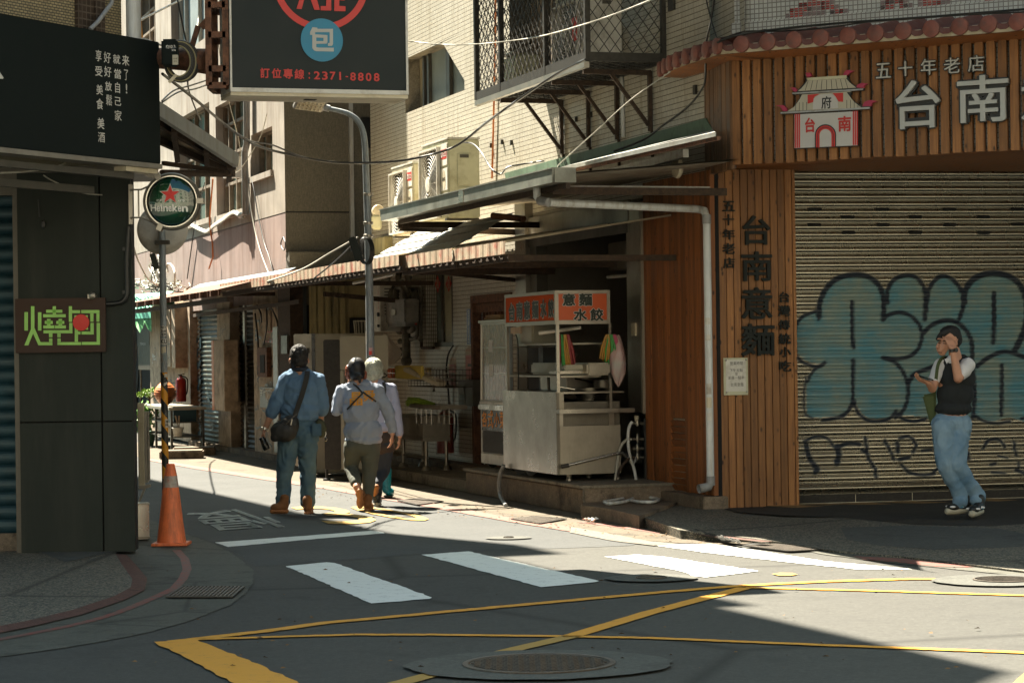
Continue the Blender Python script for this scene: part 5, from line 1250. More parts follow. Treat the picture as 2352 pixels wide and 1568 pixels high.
for k in range(nT):
 s0=k*sp_step;N_=10;row0=[];row1=[]
 for j in range(N_+1):
  p,d=atlen(s0+sp_step*j/N_);h=.05*math.cos(2*PI*j/N_)
  row0.append(V((p.x,p.y,zE+.07+max(h,-.03))));q=inner(p,d);row1.append(V((q.x,q.y,zE+.07+.10+max(h,-.03))))
 mb.add(row0+row1,[(j,j+1,j+N_+2,j+N_+1)for j in range(N_)])
 mb.add(row0+[v-V((0,0,.05))for v in row0],[(j,j+1,j+N_+2,j+N_+1)for j in range(N_)])
 p,d=atlen(s0);nrm=V((d.y,-d.x,0));c=V((p.x,p.y,zE+.045))
 mbd.lathe(c-nrm*.03,[(.072,0),(.078,.02),(.078,.045),(.066,.052),(.001,.056)],20,axis=nrm)
 mbd.lathe(c-nrm*.03,[(.076,0),(.001,-.001)],16,axis=nrm,cap=False)
tile=plain('roof_tile',(.10,.034,.027),.7,0,.25,12,dirt=(.11,.06,.055))
plain('tile_end',(.17,.055,.038),.7,0,.3,14,dirt=(.10,.055,.045))
o=mb.build('roof_tiles',M['roof_tile'],tW,smooth=50,fixn=False);mbd.build('tile_end',M['tile_end'],tW,smooth=40)
mb=MB()
for i in range(len(sp2)-1):
 p,q=sp2[i],sp2[i+1];d=(q-p).normalized();n_=V((-d.y,d.x,0))
 mb.add([V((p.x,p.y,zE-.03))+n_*.03,V((q.x,q.y,zE-.03))+n_*.03,V((q.x,q.y,zE+.05))+n_*.03,V((p.x,p.y,zE+.05))+n_*.03],[(0,1,2,3)])
mb.build('eave_board',M['ivory'],tW,fixn=False)
mb=MB()
for i in range(len(sp2)-1):
 p,q=sp2[i],sp2[i+1];d=(q-p).normalized();n_=V((-d.y,d.x,0))
 mb.add([V((p.x,p.y,zE-.035))+n_*.02,V((q.x,q.y,zE-.035))+n_*.02,V((q.x,q.y,zE-.06))+n_*.62,V((p.x,p.y,zE-.06))+n_*.62],[(0,1,2,3)])
mb.build('eave_soffit',M['wood_dark'],tW,fixn=False)
def DP(x,y,o=.03):return PF.px(*z_('d',x,y),o)
cs=thing('castle_sign',PF.w(*DP(1020,1005),.02),'flat painted sign shaped like a city gate tower with tiled roofs on the timber fascia','sign')
plain('sign_white',(.42,.41,.385),.5,0,.05);plain('sign_cream',(.36,.34,.26),.5,0,.06);plain('sign_red',(.42,.022,.018),.5,0,.08);plain('magenta',(.30,.02,.06),.5,0,.1)
def poly(pts,o0,o1,mat,nm,par=cs):mb=MB();mb.prism(PF,[DP(x,y)for x,y in pts],o0,o1);return mb.build(nm,M[mat],par)
poly([(808,770),(1240,748),(1240,985),(808,1005)],.012,.05,'cable_black','board_edge')
poly([(812,774),(1236,752),(1236,981),(812,1001)],.0505,.055,'sign_white','gate_wall')
poly([(715,772),(1325,738),(1325,718),(1270,718),(1200,680),(1160,620),(1195,620),(1195,640),(845,640),(850,660),(800,730),(760,755),(715,757)],.02,.058,'cable_black','roof_edge')
poly([(765,752),(1265,728),(1215,690),(1165,625),(1195,622),(1195,618),(865,640),(850,670),(810,725)],.0585,.062,'sign_cream','lower_roof')
poly([(720,770),(1320,736),(1320,724),(720,758)],.0585,.063,'galv','eave_line')
poly([(795,640),(1280,612),(1280,596),(1240,590),(1190,560),(1165,512),(898,528),(880,560),(845,600),(825,622),(795,628)],.02,.058,'cable_black','roof_edge')
poly([(835,618),(1228,594),(1188,562),(1160,532),(902,546),(885,570),(860,598)],.0585,.062,'sign_cream','upper_roof')
poly([(900,545),(1165,530),(1165,510),(898,528)],.0585,.062,'ivory_green','ridge')
poly([(798,638),(1276,610),(1276,600),(798,628)],.0585,.063,'galv','eave_line')
poly([(940,700),(945,665),(985,640),(1060,636),(1090,655),(1108,690),(1108,732),(940,742)],.0625,.066,'sign_white','name_panel')
for p_ in([(903,642),(985,636),(950,655),(940,692),(903,702)],[(1072,632),(1142,628),(1142,690),(1112,688),(1092,655)]):poly(p_,.0625,.065,'sign_red','drape')
for x in(815,828,841,1205,1218,1231):poly([(x,772-(x-812)*.05),(x+9,771-(x-812)*.05),(x+9,999-(x-812)*.05),(x,1000-(x-812)*.05)],.0553,.058,'sign_red','pillar_stripe')
for p_ in([(765,752),(735,752),(718,722),(682,714),(735,710),(758,728)],[(1270,720),(1285,690),(1320,676),(1368,684),(1335,695),(1330,718)],[(830,622),(805,620),(795,600),(778,594),(815,592),(832,608)],[(1228,592),(1242,570),(1270,560),(1308,568),(1285,578),(1278,597)],[(900,525),(892,505),(886,494),(918,492),(930,515)],[(1140,510),(1150,488),(1165,474),(1215,480),(1185,495),(1168,512)]):poly(p_,.03,.06,'magenta','ridge_flame')
ar=lambda r0,cx,cy,sx:[(cx+math.cos(math.radians(t_))*r0*sx,cy-math.sin(math.radians(t_))*r0)for t_ in range(0,181,15)]
for r0,r1_,mt in((72,64,'cable_black'),(64,54,'sign_red'),(54,50,'cable_black'),(50,40,'sign_red')):
 outer=[(1022+r0,990)]+ar(r0,1022,912,1)+[(1022-r0,997)];innr=[(1022+r1_,990)]+ar(r1_,1022,912,1)+[(1022-r1_,997)]
 mb=MB();n=len(outer);vs=[PF.w(*DP(*p),.059)for p in outer]+[PF.w(*DP(*p),.059)for p in innr];mb.add(vs,[(i,i+1,i+1+n,i+n)for i in range(n-1)]);mb.build('gate_arch',M[mt],cs,fixn=False)
gl([('台',875,795,945,892),('南',1098,785,1188,885)],PF,.0585,'d',M['sign_red'],'lettering',.03,0,cs);gl([('府',985,652,1055,732)],PF,.0668,'d',M['cable_black'],'lettering',.02,0,cs)
mb=MB()
for i in range(9):x=905+i*31;mb.prism(PF,[DP(x,548-(x-900)*.05),DP(x+3,548-(x-900)*.05),DP(x+3+(x-1030)*.16,612-(x-900)*.05),DP(x+(x-1030)*.16,612-(x-900)*.05)],.0622,.0635)
for x in(820,845,870,895,1165,1190,1215,1240):mb.prism(PF,[DP(x,690-(x-900)*.05),DP(x+3,690-(x-900)*.05),DP(x+3,748-(x-900)*.055),DP(x,748-(x-900)*.055)],.0622,.0635)
mb.build('roof_line',M['cable_black'],cs)
plain('sign_pale',(.36,.37,.35),.45,0,.04)  # plain off-white for letters, no emission
chars(zm([('台',1490,552,1795,860),('南',1905,520,2258,815),('意',2335,510,2690,800)],'d'),PF,.05,.03,M['sign_pale'],.012,tW,edge=3.2)
chars(zm([('五',1358,432,1458,525),('十',1508,418,1605,512),('年',1660,402,1765,502),('老',1815,395,1925,492),('店',1978,380,2088,480)],'d'),PF,.04,.02,M['sign_pale'],.0,tW,edge=1.8)
bR=0.0;bLft=PB.px(303,300)[0]-6
tB=thing('plaster_building',PB.w(-6,0)+V((1,1,0)),'weathered plaster building with timber windows and a dark return wall, down the lane','building')
zsp=PB.px(640,640)[1]
zg=PB.px(655,487)[1]
def f_(k,x,y,o=0):return PB.px(*z_(k,x,y),o)
W1=(PB.px(577,350)[0],PB.px(626,350)[0],PB.px(626,390)[1],PB.px(626,289)[1])
W2=(PB.px(496,350)[0],PB.px(561,350)[0],PB.px(561,478)[1],PB.px(558,212)[1])
W3=(PB.px(412,350)[0],PB.px(482,350)[0],PB.px(482,499)[1],PB.px(482,233)[1])
W4=(PB.px(393,50)[0],PB.px(470,50)[0],PB.px(470,88)[1],9.4)
W5=(PB.px(303,50)[0],PB.px(357,50)[0],PB.px(357,95)[1],9.4)
mb=MB();wallgrid(mb,PB,bLft,bR,zg,14,[W1,W2,W3,W4,W5]);
for h in(W1,W2,W3,W4,W5):reveal(mb,PB,h,0,-.22)
mb.build('wall',M['plaster'],tB,fixn=False)
mb=MB();wallgrid(mb,PB,bLft,bR,zsp-.35,zg-.02,[]);wallgrid(mb,PB,bLft,bR,zg-.025,zg+.005,[],-.02);mb.build('lower_wall',M['plaster_pink'],tB,fixn=False)
RW=3.6
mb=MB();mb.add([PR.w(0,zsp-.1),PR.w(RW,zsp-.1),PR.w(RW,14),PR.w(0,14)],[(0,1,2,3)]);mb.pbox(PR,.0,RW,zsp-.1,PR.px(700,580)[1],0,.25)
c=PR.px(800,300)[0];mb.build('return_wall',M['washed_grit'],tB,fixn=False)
mb=MB();mb.pbox(PR,c,c+.06,zsp,13.9,.01,.08);mb.build('return_pipe',M['pvc_grey'],tB)
mb=MB();mb.pbox(PR,c+.2,c+1.2,PR.px(830,340)[1],PR.px(830,270)[1],.0,.02);mb.build('return_window',M['black_void'],tB)
mb=MB();mb.pbox(PR,0,c,zg-.01,zg+.01,.0,.004);mb.build('groove',M['black_void'],tB)
a=PB.w(0,0);mb=MB();q=[PB.w(bLft,14),PB.w(0,14),PR.w(RW,14),PB.w(bLft,14)+V((5,2,0))];mb.add([V(p)for p in q],[(0,1,2,3)]);mb.build('roof',M['slab_concrete'],tB,fixn=False)
def timber_window(h,cols,rows_=(.0,.45,1.0),pane='glass_teal',frame='window_wood',w_=.05):
 a0,a1,z0,z1=h;mb=MB();mb.pbox(PB,a0,a1,z0,z1,-.24,-.20);fr=mb.build('pane',M[pane],tB)
 mb=MB()
 for c_ in cols:mb.pbox(PB,a0+(a1-a0)*c_-w_/2,a0+(a1-a0)*c_+w_/2,z0,z1,-.20,-.13)
 for r_ in rows_:zz=z0+(z1-z0)*r_;mb.pbox(PB,a0,a1,zz-w_/2,zz+w_/2,-.199,-.14)
 mb.build('window_frame',M[frame],tB)
timber_window(W1,(.03,.34,.66,.97),(.02,.98));timber_window(W2,(.03,.2,.46,.74,.97),(.0,.28,.55,.82,1.));timber_window(W3,(.04,.3,.62,.96),(0,.3,.6,1.))
timber_window(W4,(.05,.22,.62,.95),(0,.99),'curtain_blue','alu');timber_window(W5,(.05,.5,.7),(.02,.3,.6),'glass_dark','window_wood')
mb=MB()
for h in(W1,W2,W3):mb.pbox(PB,h[0]-.05,h[1]+.05,h[2]-.10,h[2]-.005,-.03,.05)
mb.build('window_sill',M['plaster'],tB)
mb=MB();mb.tube([PB.at(x,y,.08)for x,y in((566,150),(567,330),(565,338),(562,352),(564,490),(552,495))],.055,10);mb.build('downpipe',M['pvc_grey'],tB,smooth=60)
for k_,o_ in enumerate((0,.035,.07)):
 mb=MB();mb.tube(smoothpath([PB.at(x,y+k_*2,.07+o_*.3)for x,y in((438,515),(462,527),(476,530),(492,517),(515,502),(535,487),(548,492),(560,497))],5),.028-.006*k_,8);mb.build('conduit',M[('pvc','cable_white','cable_pale')[k_]],tB,smooth=60)
mb=MB();mb.pbox(PB,PB.px(553,390)[0],PB.px(559,390)[0],PB.px(556,409)[1],PB.px(556,360)[1],.02,.3);mb.build('small_side_sign',M['sign_white'],tB)
mb=MB();mb.tube([PB.at(x,y,.1)for x,y in((489,410),(484,470),(481,510),(488,560),(489,590),(480,617))],.014,6);mb.build('orange_hose',M['cable_orange'],tB,smooth=60)
for pts in(((578,412),(584,440),(592,490),(606,555),(618,590),(632,642)),((566,340),(572,430),(580,500),(596,570),(622,640)),((470,420),(450,500),(430,640)),((650,545),(645,560),(652,575),(656,560),(651,545))):
 mb=MB();mb.tube(smoothpath([PB.at(x,y,.05)for x,y in pts],4),.010,6);mb.build('loose_cable',M['cable_pale' if pts[0][0]==566 else 'cable_black'],tB,smooth=60)
mb=MB();mb.tube([PB.at(x,y,.1)for x,y in((319,0),(322,60),(326,100))],.035,8);mb.build('yellow_pipe',M['paint_yellow'],tB,smooth=60)
zG=.05
tG=thing('shop_row',PB.w(-8,zG),'row of old shuttered shopfronts with peeling pillars under the plaster building','building')
def J(x,y,o=0):return PB.px(*z_('j',x,y),o)
def jbox(x0,x1,o0,o1,mat,name,z0=None,z1=None,y0=None,y1=None,bevel=0,par=None):
 a0=PB.px(x0,850,o1)[0];a1=PB.px(x1,850,o1)[0]
 if y0 is not None:z1=PB.px(x1,y0,o1)[1]
 if y1 is not None:z0=PB.px(x1,y1,o1)[1]
 mb=MB();mb.pbox(PB,a0,a1,zG if z0 is None else z0,(zsp-.1)if z1 is None else z1,o0,o1);return mb.build(name,M[mat],par or tG,bevel=bevel)
plain('peeling',(.40,.31,.22),.85,0,.28,6,dirt=(.12,.09,.06),bumpv=.3)
plain('peeling_tan',(.40,.31,.22),.85,0,.22,5,dirt=(.16,.12,.085))
plain('dark_back',(.02,.018,.014),.9,0,.3,3)
plain('shutter_green',(.035,.055,.048),.5,.4,.3,5,dirt=(.16,.15,.11));plain('shutter_tan',(.30,.24,.17),.55,.2,.25,5,dirt=(.05,.07,.12))
plain('shutter_dark',(.035,.032,.027),.5,.5,.4,6,dirt=(.15,.13,.10))
jbox(240,660,-.6,-.55,'dark_back','back_wall')
def slat_shutter(x0,x1,o_,mat,y1=None,pitch=.085,z1=None,name='roller_shutter'):
 a0=PB.px(x0,850,o_)[0];a1=PB.px(x1,850,o_)[0];z0=PB.px(x1,y1,o_)[1];z1=z1 or zsp-.12
 mb=MB();z=z0
 while z<z1:
  for f0,f1,q0,q1 in((0,.12,-.012,0),(.12,.5,0,.02),(.5,.88,.02,0),(.88,1,0,-.012)):
   mb.add([PB.w(a0,z+pitch*f0,o_+q0),PB.w(a1,z+pitch*f0,o_+q0),PB.w(a1,z+pitch*f1,o_+q1),PB.w(a0,z+pitch*f1,o_+q1)],[(0,1,2,3)])
  z+=pitch
 return mb.build(name,M[mat],tG,fixn=False)
slat_shutter(436,461,-.10,'shutter_tan',1019);slat_shutter(462,505,-.12,'shutter_green',1030);slat_shutter(526,590,-.12,'shutter_dark',1046)
jbox(500,529,-.25,.06,'peeling_tan','pillar');jbox(583,650,-.3,.02,'peeling','pillar');jbox(415,437,-.2,.05,'peeling','pillar');jbox(559,563,-.12,-.08,'alu','shutter_post')
jbox(640,668,-.1,.10,'rust_beam','corner_pillar');jbox(345,416,-.2,.02,'peeling','pillar_wall')
jbox(430,650,-.3,.12,'mossy_concrete','sill',z0=.0,z1=.09)
def scrawl(seed,x0,y0,x1,y1,pl,o_,mat,n=5,r=.016,name='graffiti',par=None):
 rr=random.Random(seed);mb=MB()
 for i in range(n):
  x,y=rr.uniform(x0,x1),rr.uniform(y0,y1);pts=[];an=rr.uniform(0,6)
  for k in range(9):pts.append(pl.at(min(max(x,x0),x1),min(max(y,y0),y1),o_));an+=rr.uniform(-1.5,1.5);x+=math.cos(an)*rr.uniform(1,4);y+=math.sin(an)*rr.uniform(2,9)
  sp_=smoothpath(pts,4);L=[]
  for k,p in enumerate(sp_):
   tt=(sp_[min(k+1,len(sp_)-1)]-sp_[max(k-1,0)]);tt=tt.normalized()if tt.length>0 else V((0,0,1));s_=tt.cross(D3(pl.n))*r;L+=[p-s_,p+s_]
  mb.add(L,[(2*k,2*k+1,2*k+3,2*k+2)for k in range(len(sp_)-1)])
 return mb.build(name,M[mat],par or tG,fixn=False)
scrawl(1,586,700,640,790,PB,.024,'cable_black',11);scrawl(2,596,760,640,785,PB,.026,'sign_red',5,.010);scrawl(3,586,790,640,1045,PB,.024,'cable_black',16);scrawl(4,503,720,528,1000,PB,.064,'cable_black',5,.005)
scrawl(5,350,850,412,920,PB,.024,'cable_black',6);scrawl(6,440,780,460,1000,PB,-.075,'shutter_blue',9,.05)
scrawl(7,464,880,503,1000,PB,-.09,'shutter_blue',6,.02);scrawl(8,530,760,585,1000,PB,-.09,'cable_black',9,.012);scrawl(9,620,860,645,1000,PB,.024,'white_paint',4,.006)
jbox(486,515,.10,.34,'peeling_tan','upright_sign_box',y0=780,y1=944,bevel=.01)
jbox(486,491,.341,.345,'cable_orange','orange_edge',y0=782,y1=942)
jbox(591,613,.03,.10,'paint_yellow' if 0 else 'rust','meter_box',y0=797,y1=866,bevel=.006)
jbox(597,607,.101,.11,'black_void','meter_louvre',y0=815,y1=856)
jbox(596,632,.03,.14,'alu_dark','letter_box',y0=890,y1=938,bevel=.006);jbox(609,630,.141,.146,'peeling_tan','card_sticker',y0=893,y1=917)
mb=MB();a0,z1_=PB.px(613,897,.15);a1,z0_=PB.px(628,905,.15);text(mb,'VISA',onpl(PB,.148),a0,z0_,a1,z1_,.02);mb.build('card_lettering',M['cable_black'],tG,fixn=False)
scrawl(11,596,892,632,936,PB,.15,'white_paint',8,.008)
jbox(627,638,.05,.12,'galv','gas_pipe',y0=750,y1=1040,bevel=.01)
jbox(347,392,.03,.30,'peeling_tan','wall_cabinet',y0=700,y1=843,bevel=.01);jbox(392.5,403,.03,.28,'peeling_tan','wall_cabinet_side',y0=702,y1=845)
scrawl(12,349,770,400,838,PB,.304,'cable_black',6,.006);scrawl(13,350,800,360,838,PB,.306,'white_paint',4,.012)
jbox(316,344,-.5,-.3,'alu_dark','electric_box',y0=706,y1=795,bevel=.01);jbox(318,345,-.3,-.22,'alu_dark','electric_box',y0=792,y1=850,bevel=.01)
mb=MB();a0,z1_=PB.px(320,787,-.28);a1,z0_=PB.px(334,793,-.28);text(mb,'ZEMOK',onpl(PB,-.215 if 0 else-.29),a0,z0_,a1,z1_,.0);mb.build('box_lettering',M['white_paint'],tG,fixn=False)
for i in range(5):
 mb=MB();x=300+i*5;mb.tube(smoothpath([PB.at(x+R.uniform(-4,4),700+k*55,-.4)for k in range(6)],4),.02,6);mb.build('wall_cable',M['cable_black' if i%2 else 'peeling'],tG,smooth=60)
plain('sheet_blue',(.13,.17,.19),.5,0,.15,3)
t=thing('corrugated_awning',PB.at(450,670,.6),'rusty brown corrugated awning at the far end under tangled cables','awning')
a0=PB.px(296,700,1.3)[0];a1=PB.px(505,660,1.3)[0];zt_=PB.px(505,664,1.3)[1];zb_=PB.px(505,678,1.3)[1];n=150
mb=MB()
for i in range(n):
 q0_,q1_=a0+(a1-a0)*i/n,a0+(a1-a0)*(i+1)/n;o_=lambda q:1.3+.03*math.sin(q*28)
 mb.add([PB.w(q0_,zb_,o_(q0_)),PB.w(q1_,zb_,o_(q1_)),PB.w(q1_,zt_,o_(q1_)),PB.w(q0_,zt_,o_(q0_))],[(0,1,2,3)])
 mb.add([PB.w(q0_,zt_,o_(q0_)),PB.w(q1_,zt_,o_(q1_)),PB.w(q1_,zt_+.30,.02),PB.w(q0_,zt_+.30,.02)],[(0,1,2,3)])
mb.build('sheet',M['rust'],t,fixn=False)
mb=MB();mb.pbox(PB,a0,a1,zb_-.09,zb_-.02,1.1,1.2);mb.bar(PB.w(a0,zb_-.14,.1),PB.w(a1,zb_-.1,.1),.05,.06);mb.build('frame',M['rust_beam'],t)
mb=MB();b0=PB.px(400,660,.5)[0];b1=PB.px(640,640,.3)[0];mb.add([PB.w(b0,zt_+.14,.45),PB.w(b1,zt_+.14,.45),PB.w(b1,zt_+.34,.03),PB.w(b0,zt_+.34,.03)],[(0,1,2,3)]);mb.build('blue_white_sheet',M['sheet_blue'],t,fixn=False)
mb=MB();p=PB.at(465,685,.3);mb.tube([PB.at(423,690,.7),PB.at(452,684,.7)],.02,6);mb.build('tube_lamp',M['white_paint'],t)
mb=MB();rr=random.Random(5)
tt_=thing('cable_tangle',PB.at(350,650,.5),'tangle of pale loops of cable and splice boxes heaped on the far awning','cables')
for i in range(26):
 x=rr.uniform(300,400);y=rr.uniform(648,668);pts=[]
 for k in range(7):pts.append(PB.at(x,y,.55+rr.uniform(-.3,.3)));x+=rr.uniform(-14,18);y+=rr.uniform(-8,7);y=min(max(y,628),672)
 mb=MB();mb.tube(smoothpath(pts,5),.012,5);mb.build('cable',M[('cable_pale','cable_white','cable_black','cable_pale')[i%4]],tt_,smooth=60)
for i in range(14):
 x=rr.uniform(345,375);pts=[PB.at(x+rr.uniform(-10,10),y,.6)for y in(565,590,612,640,662)]
 mb=MB();mb.tube(smoothpath(pts,5),.012,5);mb.build('cable',M[('cable_black','cable_pale')[i%2]],tt_,smooth=60)
mb=MB();mb.obox(PB.at(355,600,.7),(1,0,.3),(0,1,0),(-.3,0,1),.05,.05,.15);mb.build('splice_box',M['panel_dark'],tt_,bevel=.01)
mb=MB();mb.tube(smoothpath([PB.at(x,y,.7)for x,y in((385,625),(384,610),(390,606),(398,615),(402,632),(400,655))],5),.02,6);mb.build('loop',M['cable_white'],tt_,smooth=60)
for i_,(xa,ya,xb,yb)in enumerate(((590,700,600,740),(612,702,606,790),(622,705,640,760),(640,700,632,800),(646,690,655,880),(586,720,592,860))):
 mb=MB();mb.tube(smoothpath([PB.at(xa,ya,.05),PB.at((xa+xb)/2+4,(ya+yb)/2,.09),PB.at(xb,yb,.05)],6),.014,6);mb.build('wall_cable',M['cable_black'],tG,smooth=60)
jbox(604,622,.03,.045,'peeling','wall_patch',y0=712,y1=760);jbox(646,660,.105,.14,'alu_dark','meter_box',y0=770,y1=812,bevel=.005)
t=thing('green_building',V((-9.5,60,0)),'faded green building closing the far end of the lane','building')
plain('green_wall',(.10,.22,.15),.7,0,.2,.8,dirt=(.06,.12,.09),streak=True);plain('green_sheet',(.10,.42,.30),.6,0,.1,2);plain('tarp_green',(.015,.16,.03),.7,0,.3,6)
mb=MB();mb.box(-16,60,0,2,66,14);mb.build('wall',M['green_wall'],t)
mb=MB()
for x in(305,318,331):p=P(x,600,59.9);mb.box(p.x-.03,59.85,3,p.x+.03,59.99,7)
for y in(535,571,592):p=P(320,y,59.9);mb.box(-12,59.86,p.z-.03,-5,59.98,p.z+.03)
mb.build('window_bar',M['alu'],t)
t=thing('green_awning',P(322,715,50),'pale green sheet awning with dark green tarp hanging below, at the far end','awning')
mb=MB();a,b=P(250,713,50),P(346,706,46);mb.add([a,b,b+V((.3,1.2,.35)),a+V((.3,1.2,.35))],[(0,1,2,3)]);mb.add([a,b,b-V((0,0,.2)),a-V((0,0,.2))],[(0,1,2,3)]);mb.build('sheet',M['green_sheet'],t,fixn=False)
mb=MB();n=16
for i in range(n):
 p,q=a.lerp(b,i/n),a.lerp(b,(i+1)/n);dz=lambda k:V((0,.1*math.sin(k*2.1),-.38-.1*math.sin(k*1.7)));o_=V((0,.1,-.2))
 mb.add([p+o_,q+o_,q+dz(i+1),p+dz(i)],[(0,1,2,3)])
mb.build('tarp',M['tarp_green'],t,fixn=False)
def tableY(x,y):return G(x,y,.0)
t=thing('steel_table',PB.w(PB.px(375,1000,.9)[0],0.0,.9),'old steel work table with open shelves in front of the far pillar','table')
ta0=PB.px(318,935,1.0)[0];ta1=PB.px(428,935,.7)[0];tz=PB.px(400,935,.9)[1]
mb=MB();mb.pbox(PB,ta0,ta1,tz-.05,tz,.35,1.0);mb.build('table_top',M['steel_dull'],t,bevel=.005)
for a_,o_ in((ta0+.06,.95),(ta1-.06,.95),(ta0+.06,.4),(ta1-.06,.4),((ta0+ta1)/2,.95)):
 mb=MB();mb.pbox(PB,a_-.02,a_+.02,.02,tz-.051,o_-.02,o_+.02);mb.build('leg',M['alu_dark'],t)
for z in(.25,.5):
 mb=MB();mb.pbox(PB,ta0+.03,ta1-.03,z,z+.02,.4,.95);mb.build('shelf',M['alu_dark'],t)
mb=MB();p0_=PB.w(ta1-.65,.55,.7);mb.obox(p0_+V((0,0,.08)),D3(PB.d),D3(PB.n),(0,0,1),.5,.2,.12)
tag(mb.build('storage_crate',M['shutter_blue'],None,bevel=.01),'dark blue crate on the shelf of the far steel table','crate')
for i,x in enumerate((396,409)):
 c=PB.at(x,1012-i*3,.85);c.z=.272;t=thing('plant_pot',c,('white pot on the lower shelf, nearer the striped pole','white pot on the lower shelf, nearer the shutter')[i],'pot','white pots on the table shelf')
 mb=MB();mb.lathe(c,[(.001,0),(.07,0),(.1,.14),(.11,.145),(.105,.16),(.09,.15)],16,cap=False);mb.build('pot',M['white_paint'],t,smooth=50)
 mb=MB()
 for k in range(5):mb.tube([c+V((R.uniform(-.04,.04),R.uniform(-.04,.04),.12)),c+V((R.uniform(-.06,.06),R.uniform(-.05,.05),.36))],.006,4)
 mb.build('stem',M['peeling'],t)
def leaves(mb,c,rx,ry,rz,n,s_,rr):
 for i in range(n):
  while True:
   p=V((rr.uniform(-1,1),rr.uniform(-1,1),rr.uniform(-1,1)))
   if .25<p.length<1:break
  p=V((p.x*rx,p.y*ry,p.z*rz));a=V((rr.uniform(-1,1),rr.uniform(-1,1),rr.uniform(-.5,1))).normalized();b=a.cross(V((rr.uniform(-1,1),rr.uniform(-1,1),rr.uniform(-1,1)))).normalized()
  s2=s_*rr.uniform(.6,1.3);q=c+p;mb.add([q,q+a*s2+b*s2*.45,q+a*s2*2,q+a*s2-b*s2*.45],[(0,1,2,3)])
plain('leaf',(.10,.22,.03),.5,0,.45,14);plain('leaf_bright',(.22,.36,.03),.5,0,.35,14);plain('soil',(.05,.035,.02),.9);plain('terracotta',(.3,.12,.06),.8,0,.2)
c=PB.at(343,932,.75);c.z=tz+.002;t=thing('bonsai_plant',c,'small bright green bushy plant on top of the far steel table','plant')
mb=MB();rr=random.Random(3)
for dx,dz in((-.17,.10),(-.05,.16),(.08,.18),(.18,.12),(.0,.08)):leaves(mb,c+V((dx,0,dz+.07)),.09,.09,.05,110,.018,rr)
mb.build('foliage',M['leaf_bright'],t,fixn=False)
mb=MB();mb.tube([c,c+V((.01,0,.08)),c+V((-.02,0,.16))],[.02,.014,.01],8);mb.tube([c+V((0,0,.07)),c+V((.1,0,.16))],.01,6);mb.build('stem',M['rust'],t)
c=PB.at(337,1000,1.0);c.z=.02;t=thing('potted_plant',c,'leafy plant in a green tub standing under the far steel table','plant')
mb=MB();mb.lathe(c,[(.12,0),(.17,.26),(.18,.28),(.15,.27)],18);mb.build('tub',M['green_wall'],t,smooth=50)
mb=MB();leaves(mb,c+V((0,0,.52)),.22,.2,.28,260,.045,rr);mb.build('foliage',M['leaf'],t,fixn=False)
c=PB.at(380,932,.7);c.z=tz+.002;t=thing('paper_lantern',c,'orange ribbed lantern resting on the far steel table behind the striped pole','lantern')
mb=MB();prof=[(.05+.0,0)]
for k in range(1,20):u=k/20;prof.append((.05+.15*math.sin(PI*u)**.8+(.006 if k%2 else 0),u*.42))
prof.append((.05,.42));mb.lathe(c,prof,28);mb.build('shade',M['cable_orange'],t,smooth=20)
mb=MB();mb.lathe(c+V((0,0,.42)),[(.055,0),(.055,.03)],20);mb.build('cap',M['cable_black'],t)
def extinguisher(c,h,r,label,bag=False):
 t=thing('fire_extinguisher',c,label,'extinguisher');mb=MB()
 mb.lathe(c,[(.001,0),(r*.95,0),(r,.02),(r,h*.80),(r*.8,h*.88),(r*.35,h*.93),(r*.3,h*.96)],24);mb.build('cylinder',M['ext_red'],t,smooth=50)
 mb=MB();mb.tube([c+V((0,0,h*.95)),c+V((0,0,h*1.02))],r*.3,10);mb.bar(c+V((-r*.5,0,h*1.02)),c+V((r*.7,0,h*1.06)),.02,.015);mb.build('valve',M['iron'],t)
 mb=MB();mb.tube(smoothpath([c+V((r*.3,-.02,h*.98)),c+V((r*1.25,-.02,h*.85)),c+V((r*1.2,-.03,h*.4)),c+V((r*.9,-.03,h*.25))],5),.012,8);mb.build('hose',M['cable_black'],t,smooth=60)
 return t
plain('ext_red',(.30,.018,.010),.35,0,.12,6)
c=PB.at(416,922,.25);extinguisher(c,PB.px(416,862,.25)[1]-c.z,.10,'dark red fire extinguisher hung on the far pillar above the table')
for i,(x0,y0,x1,y1)in enumerate(((396,1040,432,1058),(424,1034,462,1050))):
 mb=MB();g=G((x0+x1)/2,y1-4,0);mb.obox(g+V((0,.2,.07)),(1,.1,0),(-.1,1,0),(0,0,1),.35,.3,.07)
 tag(mb.build('concrete_block',M['mossy_concrete'],None,bevel=.02),('low concrete slab on the lane edge by the far shutters, the nearer','low concrete slab on the lane edge by the far shutters, the farther')[i],'slab','slabs by the far shutters')
mb=MB();mb.pbox(PR,.02,RW,.02,zsp-.1,-.05,-.0);mb.build('return_base',M['peeling'],tG)
mb=MB();mb.pbox(PR,PR.px(700,720)[0],PR.px(780,720)[0],.3,PR.px(770,700)[1],.002,.02);mb.build('doorway',M['dark_back'],tG)
scrawl(21,705,722,775,760,PR,.025,'cable_black',5,.02)
mb=MB();mb.pbox(PR,PR.px(697,720)[0]-.03,PR.px(697,720)[0]+.03,.1,zsp-.1,.03,.09);mb.build('conduit',M['pvc_grey'],tG)
PC=Plane((PA.w(aL,0).x-.02,PA.w(aL,0).y-.0),(.954,.300))
t=thing('metal_locker',PA.w(aL-.5,.1,.1),'yellowish ribbed metal partition stained with moss between the two buildings','partition')
plain('moss_metal',(.33,.29,.15),.7,.1,.2,4,dirt=(.10,.09,.05),streak=True)
mb=MB();b=PA.w(aL,0,0);pq=Plane((b.x-.95,b.y-.15),(.97,.12))
